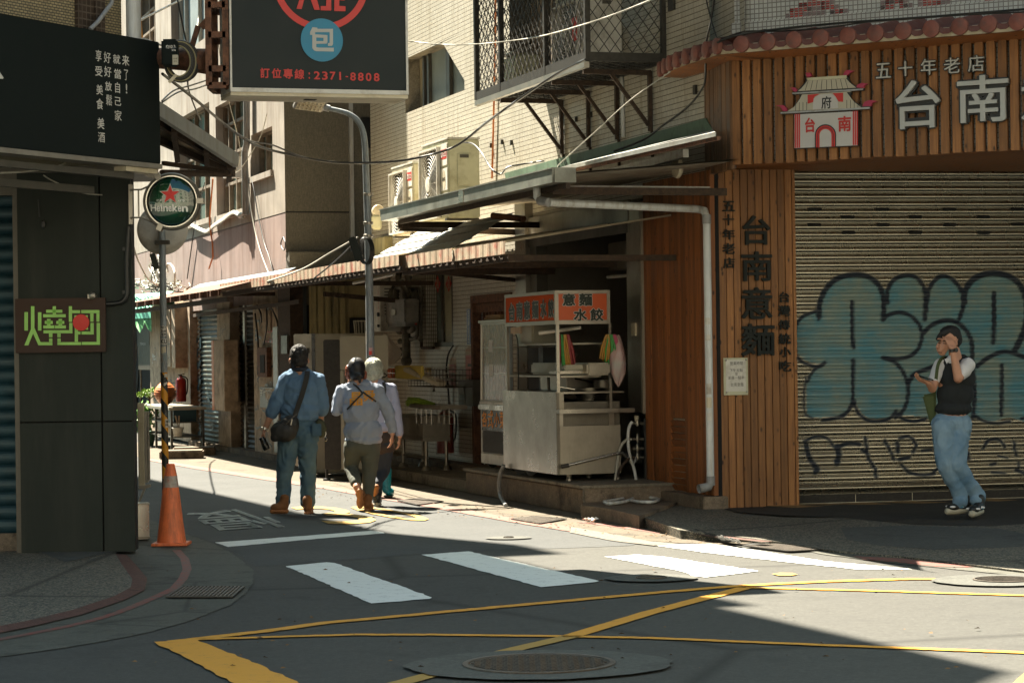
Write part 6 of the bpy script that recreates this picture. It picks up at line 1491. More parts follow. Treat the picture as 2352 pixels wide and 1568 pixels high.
for i in range(5):mb.pbox(pq,.02+i*.11,.10+i*.11,.1,PA.px(850,640)[1]+.05,.0,.05)
mb.pbox(pq,0,.95,.1,PA.px(850,640)[1]+.05,-.05,-.001);mb.build('ribbed_panel',M['moss_metal'],t)
mb=MB();mb.pbox(pq,.6,.92,.12,2.2,.0,.03);mb.build('opening',M['black_void'],t)
def slab(name,pts,zt,mat,zb=0.0,lip=None):

 mb=MB();top=[G(x,y,zt)for x,y in pts];bot=[V((v.x,v.y,zb))for v in top];n=len(top)
 mb.add(top+bot,[tuple(range(n))]+[(i,i+n,(i+1)%n+n,(i+1)%n)for i in range(n)]);o=mb.build(name,mat);o['kind']='structure';return o
n2=V((-.954,-.300,0))
def A2(a,o_,z):q=PA.w(a,z,o_);return q
def slabA(name,a0,a1,o0,o1,zt,mat,bev=.012):
 mb=MB();mb.pbox(PA,a0,a1,.0,zt,o0,o1);o=mb.build(name,mat,bevel=bev);o['kind']='structure';return o
aSW0=PA.px(700,1100,1.0)[0]-3;aP0=PA.px(1064,1100,1.02)[0];aP1=PA.px(1334,1140,1.02)[0]
slabA('pavement',aSW0,aP0,-.05,.95,.135,M['slab_concrete'])
slabA('pavement',aSW0,aP0+.1,.0,.30,.21,M['mossy_concrete'])
tP=thing('concrete_platform',PA.w((aP0+aP1)/2,0,.5),'stained raised concrete platform carrying the food cart','platform')
mb=MB();mb.pbox(PA,aP0,aP1,0,.265,-2.1,.99);mb.build('base',M['mossy_concrete'],tP,bevel=.015)
mb=MB();mb.pbox(PA,aP0-.01,aP1,.265,.295,-2.1,1.02);mb.build('top_slab',M['slab_concrete'],tP,bevel=.006)
mb=MB();c0=PA.w(aP1,0,1.0);e0=PA.w(PA.px(1487,1120,.1)[0],0,.1)
mb.add([V((c0.x,c0.y,.0)),V((e0.x,e0.y,.0)),V((e0.x,e0.y,.265)),V((c0.x,c0.y,.265))],[(0,1,2,3)])
f0=PA.w(aP1,0,1.03);f1=V((e0.x,e0.y-.03,0));k0=PA.w(aP1-.02,0,-1.5);k1=PA.w(PA.px(1487,1120,.1)[0],0,-1.5)
mb.add([V((q.x,q.y,.294))for q in(f0,f1,k1,k0)]+[V((q.x,q.y,.266))for q in(f0,f1,k1,k0)],[(0,1,2,3),(0,1,5,4)]);mb.build('side_slab',M['slab_concrete'],tP,fixn=False)
slab('pavement',[(1334,1160),(1400,1168),(1468,1184),(1490,1178),(1560,1150),(1650,1150),(1640,1118),(1487,1118),(1360,1135)],.125,M['mossy_concrete'])
mb=MB();hi_=[G(x,y,.10)for x,y in((1470,1180),(1500,1187),(1560,1201),(1640,1217),(1700,1229))];n=len(hi_);rk=random.Random(4)
for i in range(n-1):
 for k in range(5):
  a_=hi_[i].lerp(hi_[i+1],k/5);b_=hi_[i].lerp(hi_[i+1],(k+.98)/5);h_=.055*(1-(i*5+k)/22)+rk.uniform(-.006,.006);mb.obox((a_+b_)/2+V((0,-.03,-.05)),b_-a_,(0,1,0),(0,0,1),(b_-a_).length/2,.10+rk.uniform(-.012,.012),h_)
o=mb.build('kerb',M['curb_stone'],bevel=.02);o['kind']='structure'
plain('black_gloss',(.006,.007,.006),.25);plain('orange_letter',(.60,.22,.02),.5);plain('carton',(.30,.19,.08),.8,0,.15,8);plain('pink_paper',(.55,.30,.30),.7,0,.06);plain('paper',(.50,.46,.38),.7,0,.06)
plain('sponge',(.55,.43,.10),.9,0,.12,20,bumpv=.3);plain('bag_white',(.50,.44,.38),.35,0,.15,7,bumpv=.3);plain('blue_sign',(.02,.06,.19),.4,0,.08)
CF=.78
fa0=PA.px(1103,900,CF)[0];fa1=PA.px(1166,900,CF)[0]
t=thing('display_fridge',PA.w((fa0+fa1)/2,.295,CF-.3),'glass-topped display fridge with orange brush characters on a black panel, left of the cart','fridge')
zL=lambda y:PA.px(1110,y,CF)[1]
o0=CF-.62
mb=MB();mb.pbox(PA,fa0,fa1,zL(1063),zL(1040),o0,CF);mb.pbox(PA,fa0,fa1,zL(940),zL(922),o0,CF+.012);mb.pbox(PA,fa0,fa0+.03,zL(1040)+.0,zL(940),o0,CF-.003);mb.pbox(PA,fa0+.03,fa1,zL(1040),zL(940),o0+.02,CF-.03);mb.build('body',M['white_paint'],t,bevel=.004)
mb=MB();mb.pbox(PA,fa0+.03,fa1,zL(987),zL(938),CF-.029,CF-.004);mb.build('name_panel',M['black_gloss'],t)
gl([('各',60,545,112,690),('式',115,535,165,700),('小',170,560,218,690),('菜',222,545,272,705)],PA,CF-.002,'l',M['orange_letter'],'lettering',.02,0,t)
mb=MB();mb.pbox(PA,fa0+.03,fa1,zL(1040)+.01,zL(988),CF-.029,CF-.02)
for i in range(16):zz=zL(1040)+.02+(zL(990)-zL(1040)-.03)*i/16;mb.pbox(PA,fa0+.05,fa1,zz,zz+.008,CF-.02,CF-.004)
mb.build('vent_grille',M['iron'],t)
mb=MB();mb.pbox(PA,fa0-.01,fa1,zL(940),zL(928),CF,CF+.03);mb.build('bumper_rail',M['chrome'],t,bevel=.01)
gz0,gz1=zL(922),zL(742)
mb=MB()
for a_,o_ in((fa0+.012,CF-.012),(fa1-.012,CF-.012),(fa0+.012,o0+.012),(fa1-.012,o0+.012)):mb.bar(PA.w(a_,gz0,o_),PA.w(a_+(.045 if a_<fa0+.1 else 0),gz1,o_),.025)
for z in(gz0+.01,gz1-.01):mb.pbox(PA,fa0,fa1,z-.012,z+.012,o0,o0+.02);mb.pbox(PA,fa0+(.04 if z>gz0+.1 else 0),fa1,z-.0125,z+.0125,CF-.02,CF)
mb.build('glass_frame',M['alu'],t)
mb=MB();mb.pbox(PA,fa0+.04,fa1-.02,gz0+.02,gz1-.02,CF-.012,CF-.008);mb.build('glass',M['glass_clear'],t);mb=MB();mb.pbox(PA,fa0+.03,fa1,gz0,gz1,o0+.022,o0+.03);mb.build('inner_back',M['iron'],t)
mb=MB()
for f_ in(.35,.68):zz=gz0+(gz1-gz0)*f_;mb.pbox(PA,fa0+.03,fa1-.03,zz,zz+.012,o0+.03,CF-.03)
mb.build('shelf',M['steel_dull'],t)
mb=MB();mb.pbox(PA,fa0+.02,fa1,gz1,gz1+.03,o0,CF+.02);mb.build('top',M['alu'],t)
mb=MB();mb.pbox(PA,fa0+.35,fa0+.52,gz0+.30,gz0+.44,CF-.007,CF-.006);mb.pbox(PA,fa0+.36,fa0+.50,gz1-.34,gz1-.2,CF-.007,CF-.006);mb.build('price_card',M['sign_white'],t)
for a_ in(fa0+.12,fa1-.1):
 c=PA.w(a_,.35,CF-.1);mb=MB();mb.lathe(c-D3(PA.d)*.015,[(.001,0),(.055,0),(.055,.03),(.001,.03)],18,axis=D3(PA.d));mb.bar(c+V((0,0,.02)),c+V((0,0,.10)),.04);mb.build('castor',M['cable_black'],t)
t2=thing('cardboard_sheets',PA.w((fa0+fa1)/2,gz1+.031,CF-.3),'flattened brown cartons stacked on top of the display fridge','cardboard')
mb=MB()
for i in range(5):mb.obox(PA.w((fa0+fa1)/2+R.uniform(-.03,.03),gz1+.037+i*.012,CF-.28),D3(PA.d).lerp(D3(PA.n),R.uniform(-.08,.08)),D3(PA.n),(0,0,1),.36,.28,.004)
mb.build('stack',M['carton'],t2)
CO_=1.0
ca=lambda x,o=CO_:PA.px(x,950,o)[0]
k0=ca(1155);k1=ca(1279)
PE=Plane((PA.w(k1,0,CO_).x,PA.w(k1,0,CO_).y),(.954,.300))
def ex(x,y,o=0):return PE.px(x,y,o)
zc0=ex(1285,1090)[1];zc1=PA.px(1279,902,CO_)[1];eW=ex(1452,1000)[0]
t=thing('food_cart',PA.w((k0+k1)/2,.295,.4),'stainless steel noodle cart with orange signs and a tray shelf on the platform','food cart')
D_=eW-.08
mb=MB();mb.pbox(PA,k0,k1-.02,zc0,zc1,CO_-.03,CO_);mb.pbox(PA,k0,k0+.03,zc0,zc1,CO_-D_,CO_-.031);mb.build('street_panel',M['steel'],t,bevel=.003)
mb=MB();e_z=ex(1440,975)[1];mb.pbox(PE,.03,D_-.05,zc0+.0,e_z,-.02,.004);mb.build('end_panel',M['steel_dull'],t,bevel=.003)
mb=MB();mb.pbox(PE,.03,D_-.08,e_z+.003,ex(1440,948)[1],-.09,-.07);mb.pbox(PE,.0,.028,zc0,zc1,-.03,-.0);mb.build('upper_panel',M['steel_dark'],t)
mb=MB();mb.pbox(PE,.032,.085,e_z-.04,ex(1300,940)[1],-.068,-.05);mb.pbox(PE,D_-.16,D_-.1,e_z-.04,ex(1440,940)[1],-.068,-.05);mb.build('shelf_bracket',M['steel'],t)
zt=ex(1400,937)[1];mb=MB();mb.pbox(PE,-.005,eW,zt-.045,zt,-.3,.10);mb.build('end_tray',M['steel'],t,bevel=.006)
mb=MB();mb.pbox(PE,-.0,ex(1295,900)[0],zt,zc1-.0,-.25,-.001);mb.build('end_box',M['steel_dull'],t,bevel=.003)
mb=MB();q=PA;mb.pbox(PA,k0+.031,k1-.10,zc0,zc1-.10,CO_-D_+.02,CO_-.032);mb.build('core',M['steel_dark'],t)
mb=MB();mb.pbox(PA,k0,k1-.02,zc1-.012,zc1+.006,CO_-D_,CO_+.004);mb.build('counter',M['steel'],t,bevel=.002)
zs0,zs1=ex(1290,742)[1],ex(1290,668)[1]
s0=PA.px(1160,720,CO_)[0];sE=ex(1400,700)[0]
mb=MB();mb.pbox(PA,s0+.03,k1-.005,zs0+.0,zs1,CO_-sE+.03,CO_-.03);mb.build('sign_box',M['alu_dark'],t)
mb=MB()
for z0,z1 in((zs0-.012,zs0+.03),(zs1-.03,zs1+.006)):mb.pbox(PA,s0,k1+.0,z0,z1,CO_-.029,CO_+.006);mb.pbox(PE,.005,sE+.005,z0,z1,-.034,.006)
mb.pbox(PA,k1-.035,k1+.006,zs0+.031,zs1-.031,CO_-.03,CO_+.0055);mb.pbox(PE,.006,.035,zs0+.031,zs1-.031,-.03,.0055);mb.pbox(PE,sE-.03,sE+.005,zs0+.031,zs1-.031,-.03,.0055);mb.pbox(PA,s0,s0+.03,zs0+.031,zs1-.031,CO_-.03,CO_+.0055)
mb.build('sign_frame',M['alu'],t,bevel=.003)
plain('sign_orange',(.50,.085,.018),.4,0,.08,3);plain('sign_matt',(.46,.075,.016),.75,0,.08,3,spec=.1);plain('ink_green',(.008,.02,.014),.5)
mb=MB();mb.pbox(PA,s0+.031,k1-.036,zs0+.031,zs1-.031,CO_-.028,CO_-.002);mb.build('street_sign',M['sign_matt'],t)
mb=MB();mb.pbox(PE,.036,sE-.031,zs0+.031,zs1-.031,-.02,-.002);mb.build('end_sign',M['sign_orange'],t)
def duo(lst,pl,out,k):
 for off,mt,dz in((.085,'sign_white',0.0),(.035,'ink_green',.004)):
  mb=MB()
  for ch,x0,y0,x1,y1 in lst:
   a0,b1=pl.px(*z_(k,x0,y0),out);a1,b0=pl.px(*z_(k,x1,y1),out)
   text(mb,ch,onpl(pl,out+dz),a0,b0,a1,b1,off,0,True,ref=.04)
  mb.build('lettering',M[mt],t,fixn=False)
duo([('意',1095,545,1258,700),('麵',1300,540,1470,700),('水',1235,735,1405,888),('餃',1442,732,1610,888)],PE,.0,'h')
duo([('台',425,670,502,885),('南',518,655,600,878),('意',612,642,695,868),('麵',715,635,798,860),('水',818,625,900,850),('餃',918,620,990,845)],PA,CO_+.0,'h')
mb=MB()
def post(pl,x,y0,y1,o_,w_=.03,nm='post',mat='steel'):
 a,z1=pl.px(x,y0,o_);z0=pl.px(x,y1,o_)[1];mb=MB();mb.pbox(pl,a-w_/2,a+w_/2,z0,z1,o_-w_/2,o_+w_/2);mb.build(nm,M[mat],t)
post(PE,1280,742,902,-.02);post(PE,1400,742,940,-.02,.026);post(PA,1165,745,902,CO_-.02,.03);post(PA,1172,745,902,CO_-.1,.035,'post','pole_grey');post(PA,1241,740,905,CO_-D_+.1,.04,'post','pole_grey')
sz=ex(1340,851)[1];mb=MB();mb.pbox(PE,.02,sE-.03,sz-.03,sz,-.30,-.005);mb.build('end_shelf',M['steel'],t,bevel=.003)
zsh=PA.px(1240,862,CO_-.05)[1];mb=MB();mb.pbox(PA,k0+.05,k1-.03,zsh-.02,zsh+.0,CO_-.5,CO_-.06);mb.build('street_shelf',M['steel_dull'],t)
mb=MB();mb.pbox(PA,k0+.1,k1+.12,zsh+.001,zsh+.13,CO_-.56,CO_-.30);mb.build('long_tray',M['steel_dull'],t,bevel=.02)
z9=PA.px(1200,790,CO_-.3)[1];mb=MB();mb.pbox(PA,k0+.05,k1-.25,z9-.02,z9,CO_-.6,CO_-.12);mb.build('upper_shelf',M['steel_dull'],t)
tx_=thing('foam_box',PA.w((k0+k1)/2,z9+.001,CO_-.3),'white foam box on the upper shelf inside the food cart','box')
mb=MB();mb.pbox(PA,k0+.15,k0+.60,z9+.001,z9+.22,CO_-.5,CO_-.16);mb.build('box_body',M['sign_cream'],tx_,bevel=.02);mb=MB();mb.pbox(PA,k0+.14,k0+.61,z9+.221,z9+.24,CO_-.51,CO_-.15);mb.build('box_lid',M['sign_cream'],tx_,bevel=.006)
mb=MB();c=PE.w(ex(1340,845)[0],sz+.002,-.12);mb.obox(c+V((0,0,.03)),D3(PE.d),D3(PE.n),(0,0,1),.2,.1,.03);tag(mb.build('lidded_tray',M['sign_cream'],None,bevel=.012),'pale lidded tray on the end shelf of the food cart','tray')
for i,a_ in enumerate((k0+.32,k0+.66,k0+.98)):
 mb=MB();mb.pbox(PA,a_-.13,a_+.13,zc1+.007,zc1+.16,CO_-.62,CO_-.38);mb.build('well_box',M['steel'],t,bevel=.01)
for i,a_ in enumerate((k0+.58,k0+1.0)):
 tt=thing('tap',PA.w(a_,zc1+.16,CO_-.45),('dark tap with lever over the left well of the food cart','dark tap with lever over the right well of the food cart')[i],'tap','taps on the food cart')
 mb=MB();c=PA.w(a_,zc1+.16,CO_-.45);mb.lathe(c,[(.03,0),(.03,.06),(.02,.07),(.02,.12),(.001,.12)],14);mb.build('body',M['iron'],tt,smooth=50)
 mb=MB();mb.tube(smoothpath([c+V((0,0,.05)),c-D3(PA.d)*.12+V((0,0,.07)),c-D3(PA.d)*.26+V((0,0,.05)),c-D3(PA.d)*.28-V((0,0,.12))],5),.016,8);mb.build('spout',M['steel_dark'],tt,smooth=60)
 mb=MB();mb.tube([c+V((0,0,.12)),c+D3(PA.d)*.10+V((0,0,.16)),c+D3(PA.d)*.24+V((0,0,.24))],[.01,.012,.02],8);mb.build('lever',M['chrome'],tt,smooth=60)
for x,s_ in((1316,0),(1427,0),(1398,1)):
 a=ex(x,1100)[0];mb=MB();mb.lathe(PE.w(a,.295,-.12-.5*s_),[(.03,0),(.03,.03),(.024,.035),(.028,zc0-.295)],14);mb.build('leg',M['steel_dull'],t,smooth=50)
for a_ in(k0+.22,k0+.62):
 c=PA.w(a_,.36,CO_-.12);mb=MB();mb.lathe(c-V((0,.015,0)),[(.001,0),(.06,0),(.06,.03),(.001,.03)],20,axis=(0,1,0));mb.bar(c+V((0,0,.03)),c+V((0,0,zc0-.36)),.05);mb.build('castor',M['cable_black'],t)
mb=MB();c=PE.w(ex(1300,1066)[0],0,.035);
pa_=PE.at(1296,1070,.05);pb_=PE.at(1424,1039,.05);mb.tube([pa_,pb_],.014,10);mb.build('push_bar',M['chrome'],t,smooth=60)
mb=MB();mb.tube([pa_+V((-.03,0,-.006)),pa_+V((.05,0,.01))],.022,10);mb.tube([pb_+V((-.04,0,-.01)),pb_+V((.03,0,.0)),pb_+V((.07,0,-.05))],.018,10);mb.build('bar_fitting',M['iron'],t,smooth=60)
mb=MB();mb.pbox(PA,s0+.1,s0+.42,zs0-.09,zs0-.02,CO_-.06,CO_-.03);mb.build('socket_strip',M['peeling_tan'],t);mb=MB();mb.tube(smoothpath([PA.w(s0+.26,zs0-.1,CO_-.04),PA.w(s0+.36,zs0-.2,CO_-.03),PA.w(s0+.37,zs0-.5,CO_-.03),PA.w(s0+.35,zc1+.02,CO_-.03)],5),.006,6);mb.build('power_lead',M['cable_black'],t,smooth=60)
mb=MB();mb.tube([PE.at(1238,765,-.5),PE.at(1335,752,-.25)],.02,8);mb.build('tube_lamp',M['white_paint'],t,smooth=60)
for i,(x,r_,h_,y,lb)in enumerate(((1356,.16,.16,925,'wok and lid on the burner inside the food cart'),(1386,.10,.24,925,'tall stock pot beside the wok inside the food cart'))):
 a,z=ex(x,y,-.45);c=PE.w(a,zt+.05,-.45);tt=thing('cooking_pot',c,lb,'pot');mb=MB();mb.lathe(c,[(.001,0),(r_*.8,0),(r_,h_*.6),(r_,h_),(r_*.93,h_),(r_*.9,.03)],24,cap=False);mb.build('pot',M['steel_dark'],tt,smooth=50)
 mb=MB();mb.tube([c+V((-r_,0,h_*.9)),c+V((-r_-.2,-.02,h_+.02))],.011,6);mb.build('handle',M['chrome'],tt,smooth=60)
tt=thing('bowl_stack',PE.w(ex(1402,905)[0],zt+.001,-.3),'stack of dark bowls at the right end of the cart counter','bowls');mb=MB();c=PE.w(ex(1400,905)[0],zt+.001,-.35)
for i in range(9):mb.lathe(c+V((0,0,i*.022)),[(.05,0),(.1,.03),(.104,.03),(.06,.002)],20,cap=False)
mb.build('bowls',M['iron'],tt,smooth=40)
def cloths(c,lst,label,name='hanging_ties'):
 t_=thing(name,c,label,'plastic ties')
 for dx,w0_,ln,mt,lean in lst:
  mb=MB();n=9
  for k in range(n):
   u=(k/(n-1)-.5);p=c+V((dx+u*w0_*.3,R.uniform(-.02,.02),0));q=p+V((u*w0_+lean,R.uniform(-.02,.02),-ln*(1+R.uniform(-.08,.08))));mb.tube([p,p.lerp(q,.5)+V((u*w0_*.3,0,0)),q],[.012,.014,.007],6)
  mb.build('tie_bundle',M[mt],t_,smooth=60)
 return t_
plain('raffia_green',(.02,.22,.03),.45,0,.25,20);plain('raffia_yellow',(.36,.18,.015),.45,0,.2,20);plain('raffia_red',(.20,.02,.02),.45,0,.2,20);plain('raffia_pink',(.35,.05,.11),.45)
cloths(PE.at(1291,768,-.12),((-.03,.03,.30,'raffia_red',-.01),(0,.035,.40,'raffia_green',.03),(.03,.045,.32,'raffia_yellow',.04),(.06,.04,.30,'raffia_red',.05)),'red, green and yellow plastic ties hanging at the left post of the cart end')
cloths(PE.at(1402,768,.05),((-.03,.07,.26,'raffia_yellow',-.04),(.0,.09,.32,'raffia_green',.0),(.04,.03,.14,'raffia_pink',.03)),'yellow and green plastic ties hanging at the right post of the cart end')
def bag(c,prof,mat,label,name='plastic_bag',cat='bag',seed=1,sq=(1,.7),wr=.10,grp=None,knot=True):
 rr=random.Random(seed);t_=thing(name,c,label,cat,grp);mb=MB();seg=28;b=0;ph=[rr.uniform(0,6)for _ in range(6)]
 for r_,h_ in prof:
  for k in range(seg):
   a=2*PI*k/seg;q=r_*(1+wr*math.sin(3*a+ph[0]+h_*9)+wr*.6*math.sin(7*a+ph[1]-h_*16)+wr*.3*math.sin(13*a+ph[2]+h_*30));mb.v.append(c+V((math.cos(a)*q*sq[0],math.sin(a)*q*sq[1],h_+.01*math.sin(5*a+ph[3]))))
 for i in range(len(prof)-1):
  for k in range(seg):k2=(k+1)%seg;mb.f.append((i*seg+k,i*seg+k2,(i+1)*seg+k2,(i+1)*seg+k));mb.m.append(0)
 mb.build('bag_body',M[mat],t_,smooth=70);return t_
m=NT('bag_thin');m.col(m.ramp(m.noise(m.coord('Object'),6,4,.6),[(.35,(.42,.40,.38)),(.65,(.50,.27,.27))]));m.set(rough=.3,spec=.5);m.b.inputs['Alpha'].default_value=.82;m.bump(m.noise(m.coord('Object'),22,4,.6),.5,.01);M['bag_thin']=m.m
c=PE.at(1420,887,.06);c2=PE.at(1408,770,.06);h_=c2.z-c.z
bag(c,[(.001,.0),(.045,.05),(.085,.14),(.10,.24),(.095,.34),(.065,.44),(.03,.52),(.012,h_)],'bag_thin','long translucent white bag hanging from the right post of the food cart',seed=4,sq=(.82,.7))
t=thing('water_valves',PE.at(1462,1000,-.15),'cluster of taps, valves and rubber hoses beside the cart end','valves')
vx=1464
for i,y in enumerate((972,1008,1030,1050)):
 mb=MB();p=PE.at(vx-12,y,-.1);q=PE.at(vx+14,y,-.1);mb.tube([p,q],.017,8);c=PE.at(vx,y,-.1);mb.lathe(c-V((0,0,.0)),[(.02,-.03),(.026,0),(.02,.035),(.008,.06)],10);mb.build('valve',M['steel_dull'],t,smooth=50)
mb=MB();mb.lathe(PE.at(1462,962,-.1),[(.02,-.02),(.026,.03),(.02,.035),(.001,.035)],12);mb.build('tap_knob',M['ivory'],t)
for pts,r_,mt in((((1452,968),(1444,985),(1443,1020),(1448,1050),(1457,1080),(1462,1110),(1460,1130),(1440,1142),(1400,1150),(1388,1152),(1400,1156),(1440,1150),(1462,1138),(1467,1118),(1464,1108)),.017,'pvc'),(((1450,1009),(1436,1012),(1424,1030),(1418,1060),(1414,1095),(1412,1104)),.015,'cable_pale'),(((1458,1050),(1446,1052),(1430,1068),(1418,1090),(1413,1104)),.015,'rust_beam'),(((1426,1040),(1440,1046),(1450,1064),(1458,1062),(1460,1050)),.009,'pvc_grey'),(((1462,1140),(1490,1142),(1512,1146),(1500,1152),(1470,1152),(1445,1148)),.017,'pvc')):
 P3=[]
 for x,y in pts:
  p=PE.at(x,y,.02);g=G(x,y,.15)
  P3.append(p if p.z>.3 else(V((g.x,g.y,.15))if y>1128 else V((p.x,p.y,max(p.z,.18)))))
 mb=MB();mb.tube(smoothpath(P3,5),r_,8);mb.build('hose',M[mt],t,smooth=60)
mb=MB();mb.tube([PE.at(1482,960,-.3),PE.at(1484,1110,-.3)],.04,10);mb.build('drain_stack',M['cable_black'],t,smooth=60)
mb=MB();mb.tube(smoothpath([PA.at(1157,1068,1.04),PA.at(1150,1085,1.06),PA.at(1146,1110,1.07),PA.at(1150,1140,1.08),G(1162,1160,.02)],6),.022,8)
tag(mb.build('ribbed_hose',M['pvc_grey'],None,smooth=60),'grey ribbed hose hanging from the cart down to the gutter','hose')
mb=MB();
def wbox(name,key,x0,y0,x1,y1,o0,o1,mat,par=None,bevel=0,lab=None,cat=None,grp=None):
 a0,z1=PA.px(*z_(key,x0,y0),o1);a1,z0=PA.px(*z_(key,x1,y1),o1);mb=MB();mb.pbox(PA,a0,a1,z0,z1,o0,o1);o=mb.build(name,M[mat],par,bevel=bevel)
 if par is None:tag(o,lab,cat,grp)
 return o
t=thing('street_plate',PA.at(1075,750,.02),'narrow vertical blue plate with white writing beside the door','sign')
wbox('plate','s',967,832,1040,1465,.004,.012,'blue_sign',t)
L2=[(c_,988,850+i*46,1020,888+i*46)for i,c_ in enumerate('台北市中正區仁愛里五鄰路段')]
gl(L2,PA,.014,'s',M['white_paint'],'lettering',0,0,t)
for i,(x0,y0,x1,y1,lb)in enumerate(((645,205,715,525,'long pink notice sheet on the tiles left of the fuse box'),(815,108,888,432,'long pink notice sheet on the tiles just beside the door frame'))):
 t=thing('paper_notice',PA.at(*z_('t',x0,y1),.01),lb,'notice','pink notice sheets on the tiles')
 wbox('sheet','t',x0,y0+75,x1,y1,.003,.006,'pink_paper',t);wbox('header','t',x0,y0,x1,y0+74,.003,.006,'paper',t);wbox('photo','t',x0+22,y0+165,x1-12,y0+195,.0065,.0075,'alu_dark',t)
 gl([('台大生活',x0+6,y0+12,x1-6,y0+36),('房屋出租',x0+6,y0+95,x1-6,y0+112),('電話洽詢',x0+8,y0+225,x1-8,y0+240),('二三五六',x0+8,y0+262,x1-8,y0+276)],PA,.008,'t',M['sign_red'],'writing',0,0,t)
wbox('wall_poster','t',392,305,455,395,.003,.006,'paint_yellow_pale',None,0,'small yellow poster on the tiles behind the wire basket','poster')
t=thing('fuse_box',PA.at(1068,905,.05),'grey steel fuse box with a pale green sticker beside the door','fuse box')
wbox('case','t',738,440,895,718,.003,.16,'alu_dark',t,.006);wbox('door','t',745,490,805,715,.161,.168,'steel_dark',t,.002);wbox('sticker','t',748,592,803,652,.169,.171,'curtain_blue',t)
t=thing('gas_meter',PA.at(906,740,.2),'grey painted gas meter under a pair of bent pipes on the tiled wall','gas meter')
plain('meter_grey',(.20,.19,.17),.6,0,.15,5,dirt=(.09,.08,.065));plain('pipe_grime',(.11,.10,.075),.7,0,.4,9,dirt=(.04,.035,.025),bumpv=.3)
mo=.42;a0,z1=PA.px(*z_('g',622,800),mo);a1,z0=PA.px(*z_('g',835,1055),mo);am=(a0+a1)/2
mb=MB();mb.pbox(PA,a0,a1,z0+.04,z1,mo-.2,mo);mb.pbox(PA,a0-.02,a1+.02,z1-.06,z1+.012,mo-.21,mo+.01);mb.pbox(PA,a0+.03,a1-.05,z0,z0+.039,mo-.18,mo-.01);mb.build('case',M['meter_grey'],t,bevel=.02)
mb=MB();mb.pbox(PA,am-.1,am+.1,z1-.2,z1-.12,mo,mo+.02);mb.build('dial',M['steel_dull'],t,bevel=.004)
def gp(pts,r_,o_=.12,par=t,nm='pipe',mt='pipe_grime'):
 mb=MB();P3=[PA.at(*z_('g',x,y),o)for x,y,o in[(p+(o_,))[:3]for p in pts]];mb.tube(smoothpath(P3,4),r_,10)
 for p in(P3[0],P3[-1]):mb.ball(p,r_*1.35,10,6)
 mb.build(nm,M[mt],par,smooth=60)
gp([(695,790,.35),(690,720,.35),(715,660,.30),(770,640,.25),(790,600,.15)],.042);gp([(740,790,.35),(742,700,.33),(770,650,.3),(820,660,.28),(840,720,.25),(842,900,.2),(845,1080,.15),(850,1200,.12)],.042)
gp([(870,540),(875,640),(900,680),(915,740),(915,1000),(925,1070),(905,1100),(870,1100)],.042);gp([(850,660),(905,655),(950,680),(955,760),(965,1000),(960,1160),(900,1190)],.026);gp([(900,660),(960,655),(1000,690),(1003,1000),(1003,1200)],.026)
gp([(850,1090,.15),(850,1200,.15),(850,1330,.15),(850,1420,.15)],.06);gp([(790,1330,.2),(800,1305,.2),(840,1310,.15)],.04);gp([(785,1215,.2),(850,1215,.15)],.03);gp([(765,500,.1),(775,700,.1),(780,1100,.1)],.045)
mb=MB();mb.bar(PA.at(*z_('g',905,1030),.2),PA.at(*z_('g',950,1030),.2),.03);mb.build('valve_lever',M['red_disc'],t)
t=thing('water_heater',PA.at(872,770,.3),'white gas water heater with side louvres on the corner of the tiled building','water heater')
mo=.5;a0,z1=PA.px(*z_('g',485,612),mo);a1=PA.px(*z_('g',575,612),mo)[0];z0=PA.px(*z_('g',560,1112),mo)[1]
pw=Plane((PA.w(a1,0,mo).x,PA.w(a1,0,mo).y),(.954,.300))
mb=MB();mb.pbox(PA,a0-.1,a1,z0,z1,mo-.34,mo);mb.build('casing',M['white_paint'],t,bevel=.01)
mb=MB()
for i in range(9):zz=z1-.08-i*.045;mb.pbox(pw,.06,.28,zz-.016,zz,.001,.012)
mb.build('louvre',M['alu_dark'],t)
mb=MB();mb.lathe(pw.w(.12,z1,-.15),[(.07,0),(.07,.16),(.08,.17),(.08,.2)],16);mb.build('flue',M['steel_dull'],t,smooth=50)
mb=MB();mb.lathe(PA.w(a1-.07,z0+.24,mo),[(.03,0),(.03,.03),(.001,.035)],14,axis=D3(PA.n));mb.lathe(PA.w(a1-.07,z0+.08,mo),[(.02,0),(.02,.03),(.001,.035)],14,axis=D3(PA.n));mb.build('knob',M['cable_black'],t)
mb=MB();
for i in range(6):text(mb,'注意使用安全'[i],onpl(PA,mo+.002),a1-.13,z0+.52-i*.07,a1-.08,z0+.57-i*.07)
mb.build('warning_writing',M['sign_red'],t,fixn=False)
def fridge(px0,px1,pside,ytop,ybot,Y,label,door='steel_dull',side='ivory_green',tilt=0,back=False,sw=.5):
 g=P((px0+px1)/2,ybot,Y);zb_=.05;t_=thing('refrigerator',V((g.x,Y,zb_)),label,'refrigerator','two old refrigerators in the lane')
 pl=Plane((P(px0,900,Y).x,Y),(1,.05));a1=pl.px(px1,900)[0];z1=pl.px(px0,ytop)[1]
 return t_,pl,a1,z1,zb_
t_,pl,a1,z1,zb_=fridge(676,716,0,767,1075,32.7,'farther refrigerator with grey doors and black edge strips, mostly behind the man with the satchel')
mb=MB();aS=pl.px(846,900)[0];mb.pbox(pl,a1+.05,aS,zb_,z1,-.6,-.02);mb.build('side',M['sign_cream'],t_,bevel=.01)
mb=MB();mb.pbox(pl,0,a1+.005,zb_+.1,pl.px(690,880)[1],-.55,0);mb.pbox(pl,0,a1+.005,pl.px(690,872)[1],z1,-.55,0);mb.build('door',M['steel_dull'],t_,bevel=.01)
